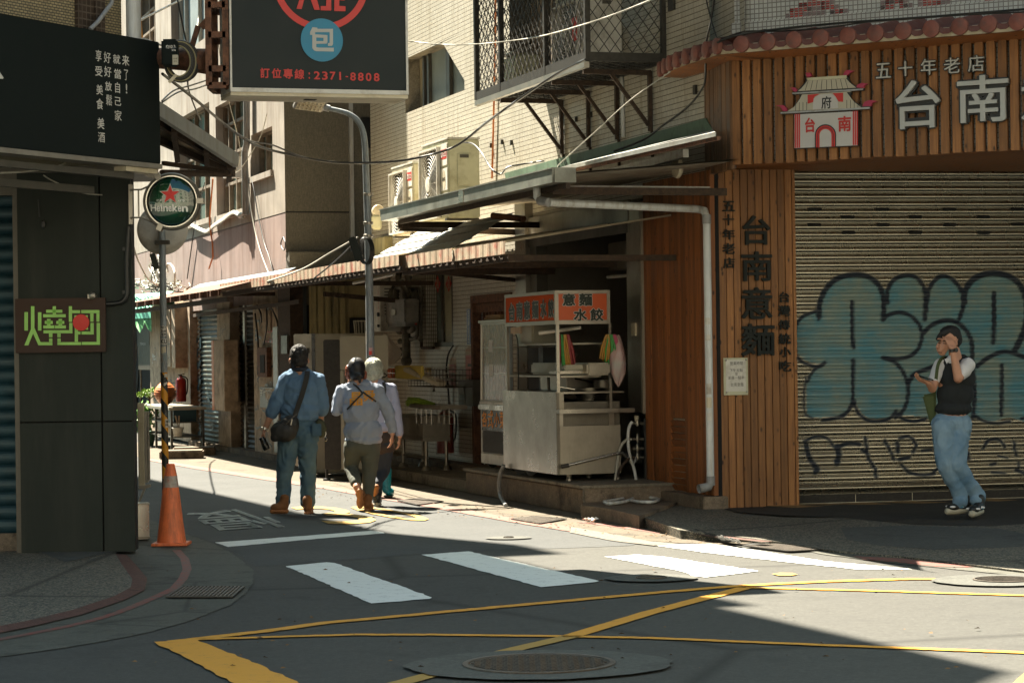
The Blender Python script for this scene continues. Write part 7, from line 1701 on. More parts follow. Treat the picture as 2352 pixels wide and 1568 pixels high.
mb=MB();mb.pbox(pl,a1+.006,a1+.049,zb_,z1+.004,-.6,-.004);mb.build('edge_strip',M['black_gloss'],t_)
mb=MB();mb.pbox(pl,.03,a1-.02,z1-.26,z1-.19,.001,.02);mb.build('handle_recess',M['iron'],t_)
t_,pl,a1,z1,zb_=fridge(744,779,0,775,1085,31.5,'nearer refrigerator turned around, showing its dark side and condenser coils')
a1=pl.px(780,800)[0];aS=pl.px(893,900)[0];zt2=z1+.0
mb=MB();mb.pbox(pl,0,a1,zb_+.1,z1-.03,-.5,0);mb.build('dark_side',M['iron'],t_,bevel=.012)
mb=MB();zb3=pl.px(800,850)[1];mb.pbox(pl,a1+.002,aS,zb3,z1+.02,-.45,-.01);mb.pbox(pl,a1+.002,a1+.05,zb_+.1,zb3-.002,-.4,-.0);mb.pbox(pl,a1+.051,aS-.02,zb_+.1,zb3-.002,-.4,-.12);mb.build('back_panel',M['sign_cream'],t_,bevel=.006)
mb=MB();pts=[]
for i in range(12):
 zz=zb3-.05-i*.095;pts+=[pl.w(a1+.10,zz,-.05),pl.w(aS-.05,zz,-.05),pl.w(aS-.02,zz-.024,-.05),pl.w(aS-.05,zz-.048,-.05),pl.w(a1+.10,zz-.048,-.05),pl.w(a1+.07,zz-.072,-.05)]
mb.tube(pts,.009,6);mb.build('condenser_coil',M['cable_black'],t_,smooth=60)
mb=MB()
for a_ in(0.02,aS-.1):mb.lathe(pl.w(a_,.0,-.1),[(.05,.0),(.05,.03),(.02,.035),(.02,.15)],12)
mb.build('castor',M['cable_black'],t_)
mb=MB();c=pl.w(a1+.12,z1-.5+.06,-.008);mb.lathe(c,[(.001,0),(.045,0),(.045,.003)],20,axis=(0,-1,0));mb.build('round_sticker',M['pink_paper'],t_)
t=thing('wire_basket',pl.w(aS-.55,z1+.022,-.25),'small wire basket on top of the nearer refrigerator','basket')
mb=MB();w0=PA;c=pl.w(pl.px(834,760)[0],z1+.022,-.25)
for k in range(18):
 a=2*PI*k/18;r_=V((math.cos(a)*.13,math.sin(a)*.10,0));mb.bar(c+r_*.85,c+r_+V((0,0,.20)),.005)
for zz in(.004,.19):mb.tube([c+V((math.cos(2*PI*k/18)*.13*(.85+zz*.75),math.sin(2*PI*k/18)*.10*(.85+zz*.75),zz))for k in range(19)],.005,5)
mb.build('wires',M['ivory'],t)
t=thing('steel_sink',PA.at(960,1060,.5),'stainless sink on pipe legs against the tiled wall','sink')
so_=.72;a0,z1=PA.px(915,908+60,so_);a0=PA.px(925,965,so_)[0];a1=PA.px(972,965,so_)[0];z1=PA.px(980,955,so_)[1];z0=PA.px(980,1004,so_)[1]
a0-=.25
mb=MB();mb.pbox(PA,a0,a1,z0,z1-.03,so_-.36,so_);mb.pbox(PA,a0-.03,a1+.03,z1-.03,z1,so_-.38,so_+.03);mb.pbox(PA,a0-.01,a1+.01,z0-.06,z0-.002,so_-.36,so_+.005);mb.build('basin',M['steel_dull'],t,bevel=.008)
for a_,o_ in((a0+.08,so_-.05),(a1-.05,so_-.05),(a0+.08,so_-.32),(a1-.05,so_-.32)):
 mb=MB();mb.tube([PA.w(a_,.136,o_),PA.w(a_,z0-.06,o_)],.022,10);mb.lathe(PA.w(a_,.136,o_),[(.07,0),(.05,.05),(.025,.06)],12);mb.build('leg',M['steel_dull'],t,smooth=50)
mb=MB();mb.tube([PA.w(a0,.30,so_-.05),PA.w(a1,.30,so_-.05)],.018,8);mb.build('stretcher',M['steel_dull'],t)
mb=MB();mb.tube(smoothpath([PA.w(a0+.2,z1+.35,.05),PA.w(a0+.2,z1+.38,.25),PA.w(a0+.3,z1+.30,.3)],5),.018,8);mb.tube([PA.w(a0+.1,z1+.45,.1),PA.w(a0+.5,z1+.45,.1)],.018,8);mb.tube([PA.w(a0+.15,z1+.34,.1),PA.w(a0+.55,z1+.36,.1)],.015,8)
mb.build('tap_pipes',M['steel'],t,smooth=60)
def wire_box(name,a0,a1,z0,z1,o0,o1,label,n=7,m_=3,mat='steel_dull',r_=.005):
 t_=thing(name,PA.w((a0+a1)/2,z0,(o0+o1)/2),label,'wire rack');mb=MB();C=lambda a,z,o:PA.w(a,z,o)
 for o in(o0,o1):
  for i in range(n+1):a=a0+(a1-a0)*i/n;mb.bar(C(a,z0,o),C(a,z1,o),r_)
  for j in range(m_+1):z=z0+(z1-z0)*j/m_;mb.bar(C(a0,z,o),C(a1,z,o),r_*1.3)
 for i in range(n+1):a=a0+(a1-a0)*i/n;mb.bar(C(a,z0,o0),C(a,z0,o1),r_)
 for a in(a0,a1):
  for j in range(m_+1):z=z0+(z1-z0)*j/m_;mb.bar(C(a,z,o0),C(a,z,o1),r_*1.3)
 mb.build('wires',M[mat],t_);return t_
q0=PA.px(*z_('t',215,380),.5);q1=PA.px(*z_('t',620,520),.5);wire_box('wire_basket',q0[0],q1[0],q1[1],q0[1]+.06,.15,.5,'long dark wire basket fixed over the sink',12,3,'rust_beam')
q0=PA.px(*z_('t',0,310),.55);q1=PA.px(*z_('t',380,440),.55);wire_box('wire_rack',q0[0],q1[0],q1[1],q0[1],.1,.55,'wire rack of sponges and cloths above the sink',14,2,'steel_dull')
q2=PA.px(*z_('t',300,740),.9);q3=PA.px(*z_('t',460,910),.9);wire_box('wire_basket',q2[0],q3[0],q3[1],q2[1],.6,.9,'square wire basket hanging at the front of the sink',3,2,'steel')
q0=PA.px(*z_('t',88,292),.58);q1=PA.px(*z_('t',372,435),.58);mb=MB();mb.pbox(PA,q0[0],q1[0],q1[1],q0[1],.56,.60);tag(mb.build('sponge_board',M['sponge'],None,bevel=.012),'yellow foam board propped in the rack above the sink','board')
t=thing('steel_scoop',PA.at(960,850,.6),'long pale steel dough scoop lying across the wire basket','scoop')
pa_=PA.at(*z_('t',215,345),.62);pb_=PA.at(*z_('t',560,500),.45);d=(pb_-pa_).normalized();mb=MB();mb.obox((pa_+pb_)/2+V((0,0,.02)),d,D3(PA.n),d.cross(D3(PA.n)),(pb_-pa_).length/2,.07,.03);mb.build('pan',M['ivory'],t,bevel=.012)
t=thing('cloth_bundle',PA.at(900,850,.4),'orange and pink cloths bundled in the wire rack','cloths');mb=MB()
for i in range(5):p=PA.at(*z_('t',15+i*14,350+i%2*40),.45);mb.ball(p,.06,10,8,(1,.8,.7))
mb.build('cloth',M['orange_plastic'],t,smooth=60)
t=thing('green_onions',PA.at(960,935,.6),'bunch of green onions laid on a tray over the sink','vegetables')
mb=MB();rr=random.Random(9)
for i in range(46):
 p=PA.at(*z_('t',480+rr.uniform(-20,20),690+rr.uniform(-6,8)),.6);q=PA.at(*z_('t',195+rr.uniform(-8,40),670+rr.uniform(-50,40)),.6+rr.uniform(-.1,.1));mb.tube([p,p.lerp(q,.6)+V((0,0,rr.uniform(0,.03))),q],[.005,.008,.010],5)
mb.build('stalks',M['leaf_bright'],t,smooth=60)
q0=PA.px(*z_('t',300,700),.6);q1=PA.px(*z_('t',640,735),.6);mb=MB();mb.pbox(PA,q0[0],q1[0],q1[1]-.02,q1[1]+.03,.35,.7);tag(mb.build('steel_tray',M['steel_dull'],None,bevel=.01),'shallow steel tray under the green onions','tray')
c=PA.at(1023,1040,.16);zt_=PA.px(1023,938,.16)[1];te_=extinguisher(c,zt_-c.z,.115,'red fire extinguisher wrapped in clear plastic on the tiled wall')
mb=MB();
for i,ch in enumerate('滅火器乾粉式'):text(mb,ch,lambda x,y,t2_:V((c.x+math.sin(x/.117)*.117,c.y-math.cos(x/.117)*.117,y)),-.03+.03,c.z+.52-i*.075,.035+.03,c.z+.575-i*.075,.01)
mb.build('lettering',M['paper'],te_,fixn=False)
mb=MB();mb.lathe(c-V((0,0,.02)),[(.125,.0),(.135,.1),(.13,.5),(.12,.64),(.05,.75),(.06,.79)],20,cap=False);m=NT('film');m.col((.5,.42,.36));m.set(rough=.15);m.b.inputs['Alpha'].default_value=.16;m.bump(m.noise(m.coord('Object'),14,4,.6),.6,.01);M['film']=m.m;mb.build('plastic_wrap',M['film'],te_,smooth=60)
t=thing('wall_cable',PA.at(1040,900,.03),'black cable looping down the tiles from the window corner','cable');mb=MB();mb.tube(smoothpath([PA.at(*z_('t',x,y),.04)for x,y in((685,85),(645,150),(622,240),(618,340),(628,450),(640,640),(645,760))],5),.012,6);mb.build('cable',M['cable_black'],t,smooth=60)
mb=MB();mb.tube([PA.at(*z_('t',250,1400),.42),PA.at(*z_('t',400,1412),.42),PA.at(*z_('t',790,1455),.42)],.03,8);tag(mb.build('floor_pipe',M['pvc_grey'],None,smooth=60),'grey pipe lying along the foot of the tiled wall','pipe')
c=PA.at(885,840,.75);bag(c,[(.001,0),(.12,.03),(.19,.10),(.20,.18),(.14,.27),(.06,.36),(.015,.44)],'bag_white','open beige plastic bag hanging from the pipes above the wire rack',seed=2,sq=(1.05,.8))
c=PA.at(868,876,.75);bag(c,[(.001,0),(.08,.04),(.12,.12),(.10,.22),(.05,.32),(.02,.36)],'bag_white','knotted pale plastic bag hanging just behind the grey-haired walker',seed=3)
c=G(742,1083,.05);c.z=.02;bag(c,[(.001,0),(.16,.02),(.20,.12),(.17,.24),(.13,.32),(.16,.40),(.12,.50),(.03,.52)],'bag_veg','clear bag of leafy vegetables standing at the foot of the refrigerators',seed=6,wr=.14)if 'bag_veg' in M or plain('bag_veg',(.30,.34,.24),.3,0,.7,9,dirt=(.08,.16,.05),bumpv=.4)else 0
Yl=27.7
b0=P(850,1110,Yl);bz=V((b0.x,Yl,.0))
t=thing('street_lamp',bz,'grey curved street lamp with a flat LED head standing in front of the tiled building','street lamp')
def PL_(x,y,d=0):return P(x,y,Yl+d)
mb=MB();pts=[bz,PL_(851,850),PL_(847,600),PL_(841,400),PL_(838,330),PL_(832,297),PL_(820,276),PL_(803,263),PL_(784,256),PL_(755,249.5)]
rr_=[.053,.050,.043,.037,.035,.034,.032,.030,.028,.026]
sp_=smoothpath(pts,6);mb.tube(sp_,[rr_[min(len(rr_)-1,int(i/6))]*(1-(i%6)/6)+rr_[min(len(rr_)-1,int(i/6)+1)]*((i%6)/6)for i in range(len(sp_))],18);mb.build('pole',M['pole_grey'],t,smooth=60)
mb=MB();mb.lathe(bz,[(.12,0),(.12,.02),(.07,.03),(.065,.12)],18);mb.build('base_flange',M['pole_grey'],t)
h0=PL_(747,247);h1=PL_(678,238,-.10);d=(h1-h0).normalized();s_=V((0,1,-.42));s_=(s_-d*s_.dot(d)).normalized();u_=s_.cross(d);u_=u_ if u_.z>0 else-u_
mb=MB();mb.obox((h0+h1)/2+u_*.03,d,s_,u_,(h1-h0).length/2,.13,.028);mb.obox((h0+h1)/2+u_*.065,d,s_,u_,(h1-h0).length/2*.9,.10,.008);mb.build('lamp_head',M['galv'],t,bevel=.01)
mb=MB();mb.obox((h0+h1)/2-u_*.004,d,s_,u_,(h1-h0).length/2*.86,.115,.005)
for i in range(6):
 for j in range(3):mb.ball((h0+h1)/2+d*((i-2.5)*.048)+s_*((j-1)*.07)-u_*.008,.016,8,5)
mb.build('led_panel',M['ivory'],t)
mb=MB();mb.tube([h0+d*.01,PL_(757,250)],.04,12);mb.build('collar',M['galv'],t,smooth=50)
for y0,y1,c_ in((806,815,'red_disc'),(798,806,'pink_paper'),(843,850,'red_disc'),(760,790,'white_paint')):
 q=PL_(850,(y0+y1)/2);hh=(y1-y0)/2/F*Yl;mb=MB();vs=[V((q.x+math.sin(x_)*.0512,Yl-math.cos(x_)*.0512,q.z+zz))for zz in(-hh,hh)for x_ in((-.2,.3,.8)if y0!=760 else(-1.2,-1.0,-.9))]
 mb.add(vs,[(0,1,4,3),(1,2,5,4)]);mb.build('sticker',M[c_],t,fixn=False)
for y in(450,516,545):q=PL_(846,y);mb=MB();mb.lathe(V((q.x,Yl,q.z)),[(.052,0),(.056,.005),(.056,.03),(.052,.035)],16,cap=False);mb.build('strap',M['alu'],t)
t=thing('splice_box',PL_(820,590,-.1),'black cable splice box tied to the street lamp pole','cable box')
q=PL_(817,572,-.12);mb=MB();mb.obox(q,(.94,0,.34),(0,1,0),(-.30,0,.95),.045,.05,.14);mb.build('case',M['panel_dark'],t,bevel=.015)
mb=MB()
for i in range(4):mb.tube([q+V((.10+.012*i+math.cos(a)*.07,.02*i,math.sin(a)*.15-.02))for a in[2*PI*k/20 for k in range(21)]],.007,5,cap=False)
mb.build('cable_coil',M['cable_black'],t,smooth=60)
t=thing('electric_meter',PA.at(862,480,.25),'round electric meter on a pale arm at the corner of the tiled wall','meter')
c=PA.at(868,484,.35);mb=MB();mb.lathe(c,[(.05,-.12),(.07,-.1),(.085,-.02),(.085,.03),(.08,.04),(.001,.05)],20,axis=D3(PE.n));mb.build('meter_glass',M['ivory'],t,smooth=50)
mb=MB();mb.obox(c-V((.02,0,.17)),(1,0,0),(0,1,0),(0,0,1),.07,.08,.10);mb.build('meter_box',M['ivory_green'],t,bevel=.02)
t=thing('wall_cabinet',PA.at(876,580,.1),'rusting pale green electric cabinet at the corner behind the street lamp','cabinet')
a0=PA.px(858,580,.12)[0];a1=PA.px(884,580,.12)[0];mb=MB();mb.pbox(PA,a0,a1,PA.px(870,640,.12)[1],PA.px(870,545,.12)[1],.0,.12);mb.build('body',M['steel_green']if 0 else M['moss_metal'],t,bevel=.01)
Yh=19.4
PH=Plane((P(533,200,Yh).x,Yh),(.955,.296))
a1,zt0=PH.px(933,212);zb=PH.px(933,218)[1]+.02
t=thing('hanging_sign',PH.w(a1/2,zb),'large black hanging sign with a red ring, a blue disc and red phone number','sign')
zT=zb+3.0
mb=MB();mb.pbox(PH,0,a1,zb,zT,-.42,0);mb.build('panel',M['sign_face']if 'sign_face' in M else plain('sign_face',(.012,.018,.018),.6,0,.06,2,spec=.3),t,bevel=.004)
mb=MB();mb.pbox(PH,-.015,0,zb-.02,zT,-.43,.012);mb.pbox(PH,a1,a1+.018,zb-.02,zT,-.43,.012);mb.pbox(PH,0,a1,zb-.022,zb+.012,.001,.012);mb.build('frame',M['white_paint'],t)
mb=MB();mb.pbox(PH,-.012,a1+.015,zb-.05,zb-.021,-.43,.0);mb.build('underside',M['ivory'],t)
def HB_(x,y,o=.0):return PH.px(*z_('b',x,y),o)
plain('ring_red',(.50,.035,.030),.5,0,.05);plain('disc_blue',(.012,.18,.30),.45,0,.06)
ca,cz_=HB_(866,362);rd=(HB_(1055,362)[0]-HB_(677,362)[0])/2
mb=MB();cr,crz=HB_(858,-165);R1=abs(HB_(1262,0)[0]-HB_(858,0)[0])*1.06;zlow=HB_(858,275)[1];R1=crz-zlow;R2=R1*.865;N_=60
vs=[PH.w(cr+math.cos(2*PI*i/N_)*R_,crz+math.sin(2*PI*i/N_)*R_,.004)for R_ in(R1,R2)for i in range(N_)];mb.add(vs,[(i,(i+1)%N_,(i+1)%N_+N_,i+N_)for i in range(N_)]);mb.build('ring',M['ring_red'],t,fixn=False)
mb=MB();mb.prism(PH,[(ca+math.cos(2*PI*i/48)*rd,cz_+math.sin(2*PI*i/48)*rd*1.0)for i in range(48)],.005,.009);mb.build('disc',M['disc_blue'],t)
def hb_poly(lst,o0,o1,mat,nm):
 mb=MB()
 for pts in lst:mb.prism(PH,[HB_(*p)for p in pts],o0,o1)
 mb.build(nm,M[mat],t)
hb_poly([[(760,290),(782,248),(825,252),(825,262),(965,262),(965,292),(805,292),(805,312),(780,312),(780,316),(760,316)],[(780,312),(815,312),(815,425),(835,430),(972,432),(972,465),(815,462),(795,455),(780,435)],[(815,345),(880,345),(880,318),(815,318)]if 0 else[(815,312),(915,318),(915,345),(815,340)],[(880,345),(915,345),(915,385),(905,395),(815,397),(815,372),(880,372)],[(935,292),(965,292),(965,400),(955,415),(920,415),(920,390),(935,388)]],.0095,.012,'sign_pale' if 'sign_pale' in M else 'white_paint','disc_character')
hb_poly([[(700,-120),(738,-120),(686,84),(640,82)],[(745,-120),(790,-120),(848,92),(800,92),(745,-60)],[(905,-140),(950,-140),(950,98),(856,96),(856,58),(905,58)],[(978,-140),(1022,-140),(1022,56),(1078,60),(1078,104),(978,102)],[(1022,-30),(1070,-26),(1070,8),(1022,6)],[(680,-60),(850,-60),(850,-30),(680,-30)]],.004,.007,'ring_red','ring_character')
TX=[('訂',315,608,400,702),('位',418,612,505,704),('專',522,616,608,708),('線',622,620,710,712),(':',748,650,762,710),('2',795,640,852,714),('3',868,642,920,718),('7',938,644,990,718),('1',1022,646,1040,720),('-',1080,684,1102,694),('8',1120,650,1172,726),('8',1190,652,1242,728),('0',1260,654,1312,730),('8',1332,656,1384,732)]
gl(TX,PH,.004,'b',M['ring_red'],'phone_number',.025,0,t)
mb=MB()
for i in range(6):x=770+i*17;a,_=HB_(x,800);mb.pbox(PH,a-.01,a+.012,zb-.053,zb-.0495,-.27,-.18)
mb.build('vent_slot',M['black_void'],t)
mb=MB()
def hp(x,y,dy=0):return P(x,y,Yh+.22+dy)
xs=[hp(485,0).x,hp(524,0).x];zt_=hp(500,-200).z;zb_=hp(500,203).z
for xx in xs:
 for dy in(-.2,.2):mb.bar((xx,Yh+.22+dy,zb_),(xx,Yh+.22+dy,zt_+1.5),.05)
for y in(203,165,88,20,-60):
 z=hp(500,y).z
 for dy in(-.2,.2):mb.bar((xs[0],Yh+.22+dy,z),(xs[1],Yh+.22+dy,z),.05)
 for xx in xs:mb.bar((xx,Yh+.05,z),(xx,Yh+.45,z),.045)
mb.bar(hp(484,40),hp(462,64),.05);mb.bar(hp(455,60),hp(435,128),.04)
mb.build('mount_frame',M['rust'],t)
mb=MB();mb.tube([P(360,134,19.9),P(420,137,19.75),hp(480,142)],[.085,.09,.105],18);mb.build('support_tube',M['rust'],t,smooth=60)
mb=MB()
for s_ in(1,-1):mb.add([hp(470,142-s_*16),hp(484,142-s_*42),hp(484,142-s_*10),hp(466,142-s_*8)],[(0,1,2,3)])
mb.build('gusset',M['rust_beam'],t,fixn=False)
Yc=19.45
def pc(x,y,d=0):return P(x,y,Yc+d)
t=thing('closure_box',pc(395,150),'black closure box with white handwriting and a yellow label on the sign tube','cable box')
a_,b_=pc(372,92),pc(409,153);mb=MB();mb.box(a_.x,Yc-.06,b_.z,b_.x,Yc+.06,a_.z);mb.build('case',M['sign_black'],t,bevel=.015)
Pc=Plane((0,Yc-.061),(1,0))
mb=MB();q=z_('D',515,570);w_=z_('D',640,608);ptext(mb,'F21017-',Pc,.003,*q,*w_);q=z_('D',585,618);w_=z_('D',636,642);ptext(mb,'216',Pc,.003,*q,*w_);mb.build('handwriting',M['lamp_white'],t,fixn=False)
q0=Pc.px(*z_('D',595,690),.002);q1=Pc.px(*z_('D',668,815),.002);mb=MB();mb.pbox(Pc,q0[0],q1[0],q1[1],q0[1],.002,.004);lb=mb.build('label',M['sign_cream'],t)
mb=MB();ptext(mb,'中壢',Pc,.006,*z_('D',605,728),*z_('D',658,748));ptext(mb,'02',Pc,.006,*z_('D',612,765),*z_('D',650,780));mb.build('label_writing',M['cable_black'],t,fixn=False)
t=thing('cable_coil',pc(415,150,.1),'thick coil of black cable hanging behind the closure box','cable coil')
cc_=pc(409,141,.1)
for i in range(11):
 mb=MB();r1=.100+.0068*(i%6);dy=(i//3)*.013;mb.tube([cc_+V((math.cos(a)*r1*1.0+.004*i,dy,math.sin(a)*r1*1.25))for a in[2*PI*k/32 for k in range(33)]],.0072,6,cap=False);mb.build('turn',M['cable_black' if i%4 else 'moss_metal'],t,smooth=60)
mb=MB();mb.bar(pc(388,190,-.02),pc(405,172,-.02),.004,.025);mb.build('tag',M['ivory'],t)
def cable(pts,r_,mat,label,n=8,name='cable'):
 mb=MB();mb.tube(smoothpath([P(*p)for p in pts],n),r_,6);o=mb.build(name,M[mat],None,smooth=60);return tag(o,label,'cable')
cable([(373,170,21.5),(450,230,23),(512,282,25),(580,330,26),(660,354,26.8),(760,372,27.3),(850,374,27.5),(930,368,27.5),(1010,350,27.2),(1060,328,27),(1120,280,26.4),(1200,223,25.6),(1280,170,25),(1345,137,24.3)],.014,'cable_black','thick twisted black cable sagging across the lane under the street lamp arm')
cable([(512,282,25),(570,322,25.8),(625,333,26.4),(700,362,27),(790,374,27.4),(850,376,27.6)],.009,'cable_black','thinner black cable running just above the thick one to the lamp pole')
cable([(936,94,26),(1000,102,25.5),(1070,103,25),(1150,97,24),(1240,84,23),(1330,60,22),(1420,30,21),(1520,-10,20)],.007,'cable_pale','thin pale cable stretched in front of the balcony cage')
cable([(1060,328,27.5),(1085,330,26.5),(1105,350,26),(1122,378,25.8),(1133,392,25.6),(1150,400,25.6),(1165,385,25.6),(1195,378,25.6),(1250,370,25.5)],.009,'cable_black','black cable drooping from the sunlit air conditioner to the gutter')
cable([(1280,385,25.4),(1290,372,24.8),(1370,300,24.3),(1450,228,23.8),(1540,165,23.2)],.005,'cable_pale','thin pale wire rising from the gutter end to the tiled eave')
cable([(1640,0,22.3),(1632,50,22.5),(1622,100,22.9),(1620,180,23.3),(1612,205,23.6),(1590,235,23.9),(1560,262,24.2),(1520,290,24.6),(1480,320,25),(1410,348,25.2)],.011,'cable_black','black cable dropping past the tiled eave onto the metal canopy')
cable([(1622,0,22.5),(1632,40,22.4),(1645,85,22.2)],.007,'cable_black','short black wire slanting down the mosaic wall to the eave')
cable([(1648,98,22.2),(1700,80,22.4),(1800,66,22.2),(1950,52,21.7),(2100,42,21.2),(2352,22,20.4),(2420,16,20.2)],.011,'cable_black','black cable lying along the top of the tiled eave')
cable([(1655,92,22.3),(1710,73,22.5),(1790,72,22.3),(1900,64,21.9),(2060,44,21.3),(2352,28,20.5),(2420,22,20.3)],.007,'cable_black','thinner wavy cable beside it on the tiled eave')
cable([(822,545,27.6),(760,580,29),(690,620,31.5),(600,650,35),(520,668,37.5)],.011,'cable_pale','pale cable descending from the lamp pole along the far awning')
cable([(820,552,27.6),(770,600,28.6),(720,640,29.8)],.009,'cable_black','short dark cable from the lamp pole down to the awning corner')
cable([(408,0,24),(420,60,24),(430,110,24.2),(432,160,25),(432,200,25),(445,240,25.4),(460,275,26)],.008,'cable_black','black wire hanging down beside the closure box past the left windows')
cable([(372,232,22),(400,208,23),(440,196,24),(495,178,26)],.008,'cable_black','lower black cable between the left sign and the rusty truss')
cable([(372,236,22),(410,212,23),(450,204,24),(500,186,26)],.008,'cable_black','second black cable just under it at the rusty truss')
cable([(303,57,19.9),(340,38,22),(400,8,24),(430,-8,25)],.010,'cable_white','pale sunlit cable slanting up from the top of the black sign')
cable([(410,135,24),(432,122,24.5),(445,90,25),(455,50,26),(459,0,26),(460,-20,26)],.008,'cable_pale','pale cable curving up beside the truss')
cable([(487,0,27),(500,90,27.5),(520,210,29),(551,340,31),(540,395,32),(515,399,33)],.006,'cable_pale','thin white wire hanging behind the truss down the plaster wall')
cable([(613,262,30),(600,310,31),(575,355,32),(545,395,33),(518,396,33.5)],.006,'cable_pale','thin tan wire looping across the timber window')
cable([(293,510,26),(305,560,28),(318,600,33),(340,640,38),(362,655,40)],.012,'cable_white','white cable slanting down beside the dark wall to the far awning')
cable([(100,403,19.6),(120,415,19.8),(170,437,20),(200,445,20.15),(235,448,20.16)],.006,'cable_pale','thin slack wire crossing the dark wall above the green-lit sign')
cable([(-20,398,18.2),(60,394,18.6),(120,385,19),(150,375,19.3)],.008,'cable_pale','pale cable looping under the black shop sign')
cable([(275,88,19.7),(290,90,19.7),(300,84,19.75),(315,92,19.8),(330,90,19.85),(372,105,19.95)],.008,'cable_white','white cable twisted along the top corner of the black shop sign')
from mathutils import noise as mnoise
skin=lambda n,c:plain(n,c,.55,0,.08,20)
skin('skin_tan',(.36,.18,.11));skin('skin_warm',(.47,.24,.15));skin('skin_dark',(.20,.095,.058));plain('hair_black',(.008,.0075,.0075),.75,0,.3,30)
def blob(name,prims,mat,parent,vox=.011,sm=4,fold=0.0,fs=9,fdir=(1,1,.45),seed=0):
 mb=MB()
 for p in prims:
  if p[0]=='c':
   _,a,ra,b,rb=p[:5];a=V(a);b=V(b);d=(b-a)
   if d.length<1e-5:mb.ball(a,ra);continue
   n=12;seg=20;prof=[]
   for k in range(n//2+1):an=-PI/2+PI/2*k/(n//2);prof.append((max(.0005,math.cos(an)*ra),math.sin(an)*ra))
   for k in range(n//2+1):an=PI/2*k/(n//2);prof.append((max(.0005,math.cos(an)*rb),d.length+math.sin(an)*rb))
   mb.lathe(a,prof,seg,axis=d)
  else:
   _,c,r3=p[:3];R3=p[3]if len(p)>3 else None;b0_=len(mb.v);mb.ball((0,0,0),1,24,16,r3)
   for i in range(b0_,len(mb.v)):v=mb.v[i];mb.v[i]=V(c)+(R3@v if R3 is not None else v)
 org=V(parent.location);me=bpy.data.meshes.new('t');me.from_pydata([tuple(v-org)for v in mb.v],[],mb.f)
 bm=bmesh.new();bm.from_mesh(me);bmesh.ops.remove_doubles(bm,verts=bm.verts,dist=1e-5);bmesh.ops.recalc_face_normals(bm,faces=bm.faces);bm.to_mesh(me);bm.free()
 o=bpy.data.objects.new('t',me);COL.objects.link(o)
 m1=o.modifiers.new('r','REMESH');m1.mode='VOXEL';m1.voxel_size=vox
 m2=o.modifiers.new('s','SMOOTH');m2.factor=.5;m2.iterations=sm
 dg=bpy.context.evaluated_depsgraph_get();dg.update();nm=bpy.data.meshes.new_from_object(o.evaluated_get(dg));bpy.data.objects.remove(o)
 nm.name=name
 if fold:
  nv=len(nm.vertices);no=np.empty(nv*3,dtype=np.float32);nm.vertices.foreach_get('normal',no);no=no.reshape(-1,3)
  co=np.empty(nv*3,dtype=np.float32);nm.vertices.foreach_get('co',co);co=co.reshape(-1,3);dv=np.empty(nv,dtype=np.float32)
  for i in range(nv):
   q=co[i];w_=mnoise.noise(V((q[0]*4+seed,q[1]*4,q[2]*4)))*1.6
   v_=mnoise.noise(V((q[0]*fs*fdir[0]+w_+seed,q[1]*fs*fdir[1]+w_,q[2]*fs*fdir[2]+w_*1.2)));dv[i]=(1-abs(v_)*2.6)*.6+.4*mnoise.noise(V((q[0]*26,q[1]*26,q[2]*18+seed)))
  co+=no*(dv*fold)[:,None];nm.vertices.foreach_set('co',co.ravel());nm.update()
 nm.materials.clear();nm.materials.append(mat);nm.shade_smooth();boxuv(nm,org)
 o=bpy.data.objects.new(name,nm);COL.objects.link(o);o.parent=parent;return o
def hand(wrist,d,nrm,size=.19,curl=.5,thumb=1,spread=.10):

 d=V(d).normalized();nrm=(V(nrm)-d*V(nrm).dot(d)).normalized();s=d.cross(nrm);w=V(wrist);k=size/.19;P_=[]
 pal=w+d*.085*k
 for u in(-.03,-.01,.01,.03):P_.append(('c',w+d*.012*k+s*u*.7*k,.014*k,pal+s*u*k,.0125*k))
 for i,(u,L)in enumerate(((-.033,.062),(-.011,.075),(.011,.080),(.033,.072))):
  a=pal+s*u*k;dd=(d+s*u*spread*20*.5).normalized();cu=curl*(1+.15*i%.4)
  for j,f in enumerate((.45,.32,.23)):
   dd=(dd*math.cos(cu*.55)+nrm*math.sin(cu*.55)).normalized();b=a+dd*L*f*k;P_.append(('c',a,(.0098-.0009*j)*k,b,(.0090-.0009*j)*k));a=b
   nn=nrm;
 tb=w+d*.03*k+s*.028*thumb*k;t1=tb+(d*.6+s*thumb*.7+nrm*.35).normalized()*.042*k;t2=t1+(d*.85+s*thumb*.2+nrm*.4).normalized()*.032*k
 P_+=[('c',tb,.014*k,t1,.011*k),('c',t1,.011*k,t2,.009*k)]
 return P_
m=NT('denim_dark');v=m.coord('Object');m.col(m.mix(m.ramp(m.noise(v,5,5,.6),[(.35,0.0),(.65,1.0)]),(.035,.085,.14),(.08,.14,.17)));m.set(rough=.85);m.bump(m.noise(v,300,2,.5),.2,.002);M['denim_dark']=m.m
m=NT('denim_light');v=m.coord('Object');m.col(m.mix(m.ramp(m.noise(v,4,5,.6),[(.35,0.0),(.65,1.0)]),(.085,.17,.26),(.20,.30,.38)));m.set(rough=.85);M['denim_light']=m.m
plain('shirt_blue',(.085,.16,.26),.85,0,.10,5);plain('shirt_greyblue',(.22,.26,.33),.8,0,.08,5);plain('shirt_pale',(.28,.30,.40),.8,0,.06,4)
plain('navy',(.015,.022,.035),.8,0,.15);plain('vest_black',(.010,.013,.014),.95,0,.2,40);plain('tee_white',(.62,.62,.62),.8,0,.05);plain('boot_tan',(.17,.072,.024),.8,0,.25,12);plain('boot_sole',(.30,.13,.05),.7,0,.2,30)
